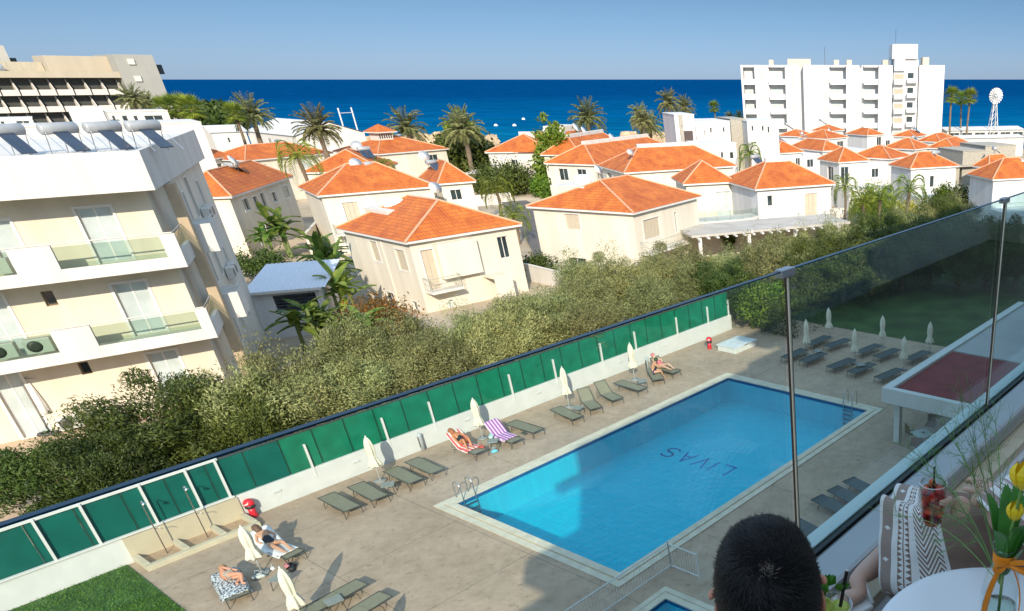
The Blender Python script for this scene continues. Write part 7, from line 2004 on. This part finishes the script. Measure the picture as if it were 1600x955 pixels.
    for k in range(140):
        an = rs.random()*2*pi; ra = abs(rs.gauss(0, .0065)); t1 = wc.cross(Vector((1, 0, 0))).normalized(); t2 = wc.cross(t1)
        q = (c+t1*ra*math.cos(an)*1.25+t2*ra*math.sin(an)); q = q.normalized(); v_ = math.asin(max(-1, min(1, q.z))); p = c+(t1*ra*math.cos(an)*1.25+t2*ra*math.sin(an))+wc*(.0098-ra*ra*6)
        d = (t1*math.cos(an+.9)+t2*math.sin(an+.9)+Vector((rs.gauss(0, .3), rs.gauss(0, .3), rs.gauss(0, .3)))+wc*.15).normalized(); L = .004+.005*rs.random(); sd_ = d.cross(wc).normalized()*.00055
        f2.face([tiltM@(p-sd_), tiltM@(p+sd_), tiltM@(p+d*L+wc*.0006)])
    f2.build('scalp_glint_slivers', mat('pale_scalp_glint', (.095, .072, .058), .5, .5, 400), hd)
    fingers(t, Vector((-.16, .33, .64)), Vector((-.20, .26, .66)), Vector((0, 0, -1)), SKIN, .75)
    return t
def fingers(t, palm, wrist, palmn, m, curl=.5, grip=None, name='hand', thumb_side=1):
    """hand as a palm chain plus five finger chains, parented under the person"""
    d = (palm-wrist).normalized(); side = d.cross(palmn).normalized(); L = {0: .066, 1: .074, 2: .069, 3: .054}
    J = {'w': (tuple(wrist), (.027, .02)), 'p': (tuple(wrist*.45+palm*.55), (.036, .017)), 'k': (tuple(palm), (.036, .014))}
    skin(name, J, [('w','p'),('p','k')], m, t, 2)
    for i in range(4):
        b = palm+side*(.027-.018*i)+d*.004; l = L[i]; seg = [b-d*.03, b]; dd = d.copy()
        for k, f in enumerate((.45, .3, .25)):
            dd = (Matrix.Rotation(curl*(.5+.35*k), 3, side) @ dd) if True else dd
            seg.append(seg[-1]+dd*l*f)
        J = {str(k): (tuple(s), (.009, .0085, .0082, .0075, .0065)[k]) for k, s in enumerate(seg)}
        skin('finger', J, [(str(k), str(k+1)) for k in range(4)], m, t, 2)
    b = wrist*.6+palm*.4+side*.030*thumb_side; dd = (d*.6+side*.7*thumb_side+palmn*.25).normalized(); seg = [wrist*.7+palm*.3+side*.012*thumb_side, b]
    for k, l in enumerate((.03, .024)):
        seg.append(seg[-1]+dd*l); dd = (dd*.7+d*.5+palmn*.4).normalized()
    J = {str(k): (tuple(s), (.013, .0115, .0095, .0075)[k]) for k, s in enumerate(seg)}
    skin('thumb', J, [(str(k), str(k+1)) for k in range(3)], m, t, 2)
MAN = man()
# his right hand round the green glass
def glass_hand(t, c, h, rt, frm, m):
    """five fingers wrapped around a vertical glass at centre c (local), wrist coming from frm"""
    c = Vector(c); d = (Vector(frm)-c); d.z = 0; d.normalize(); a0 = math.atan2(d.y, d.x)
    palm = c+d*(rt+.020)+Vector((0, 0, 0)); wrist = palm+d*.055+Vector((0, 0, -.02))
    J = {'w': (tuple(wrist), .026), 'm': (tuple((wrist+palm)/2), (.024, .036)), 'p': (tuple(palm), (.018, .036))}
    skin('hand', J, [('w','m'),('m','p')], m, t, 2)
    for i in range(4):
        z = .030-.020*i; pts = []
        for k in range(5):
            a = a0+(.25+k*.46); r = rt+.008; pts.append(c+Vector((r*math.cos(a), r*math.sin(a), z-.002*k)))
        J = {str(k): (tuple(p), (.010, .0095, .009, .0085, .007)[k]) for k, p in enumerate(pts)}
        skin('finger', J, [(str(k), str(k+1)) for k in range(4)], m, t, 2)
    pts = [c+Vector(((rt+.012)*math.cos(a0-.25-k*.42), (rt+.012)*math.sin(a0-.25-k*.42), .028+.004*k)) for k in range(4)]
    J = {str(k): (tuple(p), (.013, .0115, .0105, .008)[k]) for k, p in enumerate(pts)}
    skin('thumb', J, [(str(k), str(k+1)) for k in range(3)], m, t, 2)
    return wrist
Mi = (Matrix.Translation(C(-.133, .93, FZ)) @ Matrix.Rotation(R(8), 4, 'Z')).inverted()
gl_l = Mi @ (CR+gg+Vector((0, 0, .045)))
glass_hand(MAN, gl_l, .1, .031, gl_l+Vector((.6, -.4, 0)), SKIN)
skin('forearm', {'a': (tuple(gl_l+Vector((.075, -.05, -.02))), .027), 'b': (tuple(gl_l+Vector((.13, -.12, -.10))), .036), 'c': ((.26, .10, .72), .045)}, [('a','b'),('b','c')], SKIN, MAN, 2)

def chair(loc, rz, lab):
    t = thing('balcony_chair', loc, rz, lab, 'chair', 'white balcony chairs'); WP = mat('white_moulded_plastic', (.76, .78, .80), .4, .03)
    MB().box((-.24, -.24, .40), (.24, .24, .43)).build('seat', WP, t, .012)
    g = MB(); g.box((-.23, -.26, .46), (.23, -.235, .80)); g.build('backrest', WP, t, .01)
    for x in (-.22, .22):
        for y in (-.21, .21): MB().tube([(x, y, .40), (x*1.1, y*1.1, 0)], .014, 8).build('leg', METAL, t)
    return t
chair(C(-.133, .93, FZ), R(8), 'white chair under the black haired man')

# ------------------------------------------------------------ woman at the right
def dressmat():
    m = bpy.data.materials.new('dress_fabric'); m.use_nodes = True; nt = m.node_tree; N = nt.nodes; L = nt.links; b = N['Principled BSDF']; b.inputs['Roughness'].default_value = .9
    uv = N.new('ShaderNodeUVMap'); uv.uv_map = 'UVMap'; sp = N.new('ShaderNodeSeparateXYZ'); L.new(uv.outputs[0], sp.inputs[0])
    X, V = sp.outputs['X'], sp.outputs['Y']   # X metres round the hem, V metres from the hem edge
    def M(op, a, b_=None, c=None):
        n = N.new('ShaderNodeMath'); n.operation = op
        for i, q in enumerate((a, b_, c)):
            if q is None: continue
            if isinstance(q, (int, float)): n.inputs[i].default_value = q
            else: L.new(q, n.inputs[i])
        return n.outputs[0]
    fr = lambda a, p: M('FRACT', M('DIVIDE', a, p))
    tri = lambda a, p: M('MULTIPLY', M('PINGPONG', M('DIVIDE', a, p), .5), 2.0)
    inb = lambda lo, hi: M('MULTIPLY', M('GREATER_THAN', V, lo), M('LESS_THAN', V, hi))
    vv = lambda lo, hi: M('DIVIDE', M('SUBTRACT', V, lo), hi-lo)
    # bands from the hem edge inward (metres): 0-.010 white, .010-.045 brown herring with white diamonds, .045-.062 white, .062-.075 triangles, .075-.082 white, .082-.095 triangles, .095-.112 white, .112-.185 chevrons
    herr = M('GREATER_THAN', fr(M('ADD', X, M('MULTIPLY', tri(V, .035), .035)), .006), .35)
    dia = M('LESS_THAN', M('ADD', M('ABSOLUTE', M('SUBTRACT', vv(.010, .045), .5)), M('MULTIPLY', tri(X, .07), 2.2)), .30)
    b1 = M('MULTIPLY', inb(.010, .045), M('MULTIPLY', M('MAXIMUM', herr, .55), M('SUBTRACT', 1, dia)))
    t1 = M('MULTIPLY', inb(.062, .074), M('LESS_THAN', vv(.062, .074), tri(X, .012)))
    t2 = M('MULTIPLY', inb(.080, .092), M('LESS_THAN', M('SUBTRACT', 1, vv(.080, .092)), tri(X, .012)))
    ln = inb(.0755, .0785)
    ch = M('MULTIPLY', inb(.108, .172), M('GREATER_THAN', fr(M('ADD', X, M('MULTIPLY', tri(V, .064), .045)), .014), .5))
    full = M('GREATER_THAN', V, .182)
    f = M('MAXIMUM', M('MAXIMUM', M('MAXIMUM', b1, t1), M('MAXIMUM', t2, ln)), M('MAXIMUM', ch, full))
    tc = N.new('ShaderNodeTexCoord'); no = N.new('ShaderNodeTexNoise'); no.inputs['Scale'].default_value = 9; L.new(tc.outputs['Object'], no.inputs['Vector'])
    x = N.new('ShaderNodeMix'); x.data_type = 'RGBA'; L.new(f, x.inputs['Factor']); x.inputs[6].default_value = (.78, .77, .74, 1); x.inputs[7].default_value = (.255, .165, .125, 1)
    L.new(x.outputs[2], b.inputs['Base Color'])
    n2 = N.new('ShaderNodeTexNoise'); n2.inputs['Scale'].default_value = 22; n2.inputs['Detail'].default_value = 5; L.new(tc.outputs['Object'], n2.inputs['Vector']); bp = N.new('ShaderNodeBump'); bp.inputs['Strength'].default_value = .5; bp.inputs['Distance'].default_value = .01; L.new(n2.outputs['Fac'], bp.inputs['Height']); L.new(bp.outputs[0], b.inputs['Normal'])
    return m
DM = dressmat()
def loft(path, radii, nr, n, hemlen, phase=0, fold=.0, nf=7, seed=1):
    """cloth tube along path; UV v = metres back from the last ring (hem)"""
    P_ = [Vector(p) for p in path]; g = MB(); g.smooth = True; m = len(P_)
    pts, rr = [], []
    for i in range(m-1):
        p0, p1, p2, p3 = P_[max(i-1, 0)], P_[i], P_[i+1], P_[min(i+2, m-1)]
        for k in range(n):
            t = k/n; pts.append(0.5*((2*p1)+(-p0+p2)*t+(2*p0-5*p1+4*p2-p3)*t*t+(-p0+3*p1-3*p2+p3)*t**3))
            rr.append([a+(b-a)*t for a, b in zip(radii[i], radii[i+1])])
    pts.append(P_[-1]); rr.append(radii[-1]); N_ = len(pts)
    ln = [0]
    for a, b in zip(pts, pts[1:]): ln.append(ln[-1]+(b-a).length)
    tot = ln[-1]; V = []
    for i in range(N_):
        d = (pts[min(i+1, N_-1)]-pts[max(i-1, 0)]).normalized(); sx = d.cross(Vector((0, 0, 1))); sx = sx.normalized() if sx.length > .05 else Vector((1, 0, 0)); up = sx.cross(d)
        row = []
        for j in range(nr):
            a = 2*pi*j/nr; f = 1+fold*(ln[i]/tot)*math.sin(nf*a+2*ln[i]/tot)+fold*.5*(ln[i]/tot)*math.sin((nf+4)*a+1)+.02*math.sin(3*a+ln[i]*20)
            row.append(pts[i]+sx*rr[i][0]*math.cos(a)*f+up*rr[i][1]*math.sin(a)*f)
        V.append(row)
    for i in range(N_-1):
        for j in range(nr):
            k = (j+1) % nr; per = 2*pi*.15
            g.face([V[i][j], V[i][k], V[i+1][k], V[i+1][j]], [(per*j/nr, tot-ln[i]), (per*(j+1)/nr, tot-ln[i]), (per*(j+1)/nr, tot-ln[i+1]), (per*j/nr, tot-ln[i+1])])
    # weld rows
    return g
def weld(o):
    m = o.modifiers.new('weld', 'WELD'); m.merge_threshold = .0005
def woman():
    t = thing('person', C(.56, 1.97, FZ), 0, 'woman in a taupe dress with white patterned hem sitting at the right edge', 'person'); O = Vector((.56, 1.97, FZ))
    L_ = lambda x, y, z: tuple(Vector((x, y, z))-O)
    ank = ray(1336, 908)*2.36; J = {
     'pel': (L_(.60, 1.97, -1.34), (.16, .14)), 'wa': (L_(.66, 1.98, -1.17), (.12, .10)), 'ch': (L_(.68, 1.98, -.98), (.14, .11)), 'nb': (L_(.69, 1.97, -.86), .07), 'nk': (L_(.69, 1.96, -.78), .05),
     'hp0': (L_(.52, 1.92, -1.36), .09), 'kn0': (L_(.165, 2.17, -1.38), .052), 'ca0': (tuple(Vector(L_(.165, 2.17, -1.38))*.62+(Vector(ank)-O)*.38+Vector((.004, .0, -.012))), .047), 'an0': (tuple(Vector(ank)-O), .031), 'he0': (L_(*(Vector(ank)+Vector((.022, -.022, -.030)))), .031), 'ba0': (L_(*(Vector(ank)+Vector((-.045, -.045, -.045)))), .030), 'to0': (L_(*(Vector(ank)+Vector((-.085, -.065, -.060)))), .022),
     'hp1': (L_(.62, 2.04, -1.37), .09), 'kn1': (L_(.26, 2.34, -1.42), .062), 'an1': (L_(.28, 2.24, -1.80), .038), 'to1': (L_(.18, 2.30, -1.85), .03),
     'shA': (L_(.59, 1.86, -.90), .052), 'elA': (L_(.405, 1.74, -1.09), .037), 'wrA': (L_(.400, 1.905, -1.085), .024),
     'shB': (L_(.78, 2.09, -.90), .052), 'elB': (L_(.53, 1.985, -1.10), .037), 'wrB': (L_(.335, 1.845, -1.055), .024)}
    E_ = [('pel','wa'),('wa','ch'),('ch','nb'),('nb','nk'),('pel','hp0'),('hp0','kn0'),('kn0','ca0'),('ca0','an0'),('an0','he0'),('he0','ba0'),('ba0','to0'),('pel','hp1'),('hp1','kn1'),('kn1','an1'),('an1','to1'),('nb','shA'),('shA','elA'),('elA','wrA'),('nb','shB'),('shB','elB'),('elB','wrB')]
    SK = mat('light_tanned_skin', (.58, .36, .27), .48, .06, 10, .06, 90)
    skin('body', J, E_, SK, t, 2)
    # head outside the frame, still a head
    g = MB(); g.smooth = True; g.lathe([(.02, -.12), (.05, -.10), (.066, -.04), (.072, .02), (.066, .07), (.04, .105), (.005, .12)], n=20, M=Matrix.Translation(L_(.675, 1.97, -.66))); hd = g.build('head', SK, t)
    g = MB(); g.smooth = True; g.lathe([(.05, -.22), (.09, -.18), (.10, -.08), (.092, .02), (.085, .08), (.05, .125), (.005, .14)], n=20, M=Matrix.Translation(L_(.695, 1.965, -.66))); g.build('hair', mat('brown_long_hair', (.06, .03, .015), .5, .2, 20), hd)
    # dress
    path = [L_(.70, 1.98, -1.20), L_(.62, 1.98, -1.30), L_(.48, 2.03, -1.32), L_(.36, 2.03, -1.345), L_(.245, 2.045, -1.38), L_(.155, 2.085, -1.40)]
    rad = [(.14, .12), (.18, .15), (.185, .155), (.18, .195), (.175, .225), (.165, .25)]
    g = loft(path, rad, 96, 10, .18, fold=.075, nf=6); o = g.build('dress_skirt', DM, t); weld(o)
    K = {'a': (L_(.64, 1.97, -1.25), (.16, .14)), 'b': (L_(.66, 1.98, -1.12), (.135, .115)), 'c': (L_(.68, 1.98, -.98), (.155, .125)), 'd': (L_(.69, 1.975, -.90), (.12, .10))}
    skin('dress_bodice', K, [('a','b'),('b','c'),('c','d')], mat('taupe_cotton', (.255, .165, .125), .9, .06, 9), t, 2)
    g = loft([L_(.62, 1.88, -.89), L_(.55, 1.83, -.96), L_(.47, 1.785, -1.03), L_(.415, 1.765, -1.085)], [(.075, .07), (.085, .08), (.098, .085), (.11, .095)], 64, 8, .1, fold=.05, nf=7); o = g.build('sleeve', DM, t); weld(o)
    g = loft([L_(.78, 2.09, -.89), L_(.70, 2.06, -.97), L_(.62, 2.03, -1.04)], [(.075, .07), (.085, .08), (.095, .085)], 64, 8, .1, fold=.05, nf=7); o = g.build('sleeve', DM, t); weld(o)
    # hand on the glass
    c = gc-O+Vector((0, 0, .062))
    glass_hand(t, c, .1, .034, c+Vector((.25, .06, 0)), SK)
    # other hand resting
    wr = Vector(L_(.400, 1.905, -1.085)); fingers(t, wr+Vector((-.012, .075, .012)), wr, Vector((-.3, .1, -1)).normalized(), SK, .55)
    # bracelet and ring, sandal
    g = MB(); g.smooth = True
    for k in range(16):
        a = 2*pi*k/16; M = Matrix.Translation(wr+Vector((0, .012, 0))+Vector((.027*math.cos(a), 0, .027*math.sin(a)))); g.lathe([(.0005, -.005), (.004, -.003), (.0055, 0), (.004, .003), (.0005, .005)], n=8, M=M)
    g.build('bracelet', TANK, t)
    g = MB(); g.smooth = True; a = math.atan2(.06, .25)+.25+.46*2.5
    g.lathe([(.003, 0), (.009, .001), (.009, .004), (.004, .006)], n=12, M=Matrix.Translation(c+Vector((.046*math.cos(a), .046*math.sin(a), .03)))); g.build('ring', BLK, t)
    A = Vector(J['an0'][0])
    g = MB(); g.smooth = True
    s0 = A+Vector((.045, -.02, -.052)); s1 = A+Vector((-.12, -.085, -.100)); dd = (s1-s0).normalized(); sd = dd.cross(Vector((0, 0, 1))).normalized(); up = sd.cross(dd)
    for k in range(9):
        u = k/8; w = .034+.008*math.sin(pi*u); p = s0+(s1-s0)*u
        g.v += [tuple(p-sd*w), tuple(p+sd*w), tuple(p+sd*w-up*.022), tuple(p-sd*w-up*.022)]
    for k in range(8):
        for j in range(4): g.f.append((4*k+j, 4*k+(j+1) % 4, 4*k+4+(j+1) % 4, 4*k+4+j)); g.uv.append(None)
    g.f += [(3, 2, 1, 0), (32, 33, 34, 35)]; g.uv += [None]*2
    g.build('sandal', TANK, t, .006)
    g = MB(); g.smooth = True; g.tube([s0+(s1-s0)*.6-sd*.04, s0+(s1-s0)*.55+up*.055, s0+(s1-s0)*.6+sd*.04], .011, 8); g.build('sandal_strap', TANK, t); g = MB(); g.smooth = True; g.tube([s0-sd*.03+up*.0, A+Vector((.03, .0, .0)), s0+sd*.03], .007, 6); g.build('sandal_strap', TANK, t)
woman()
chair(C(.60, 1.97, FZ), R(47+8), 'white chair under the woman in the patterned dress')
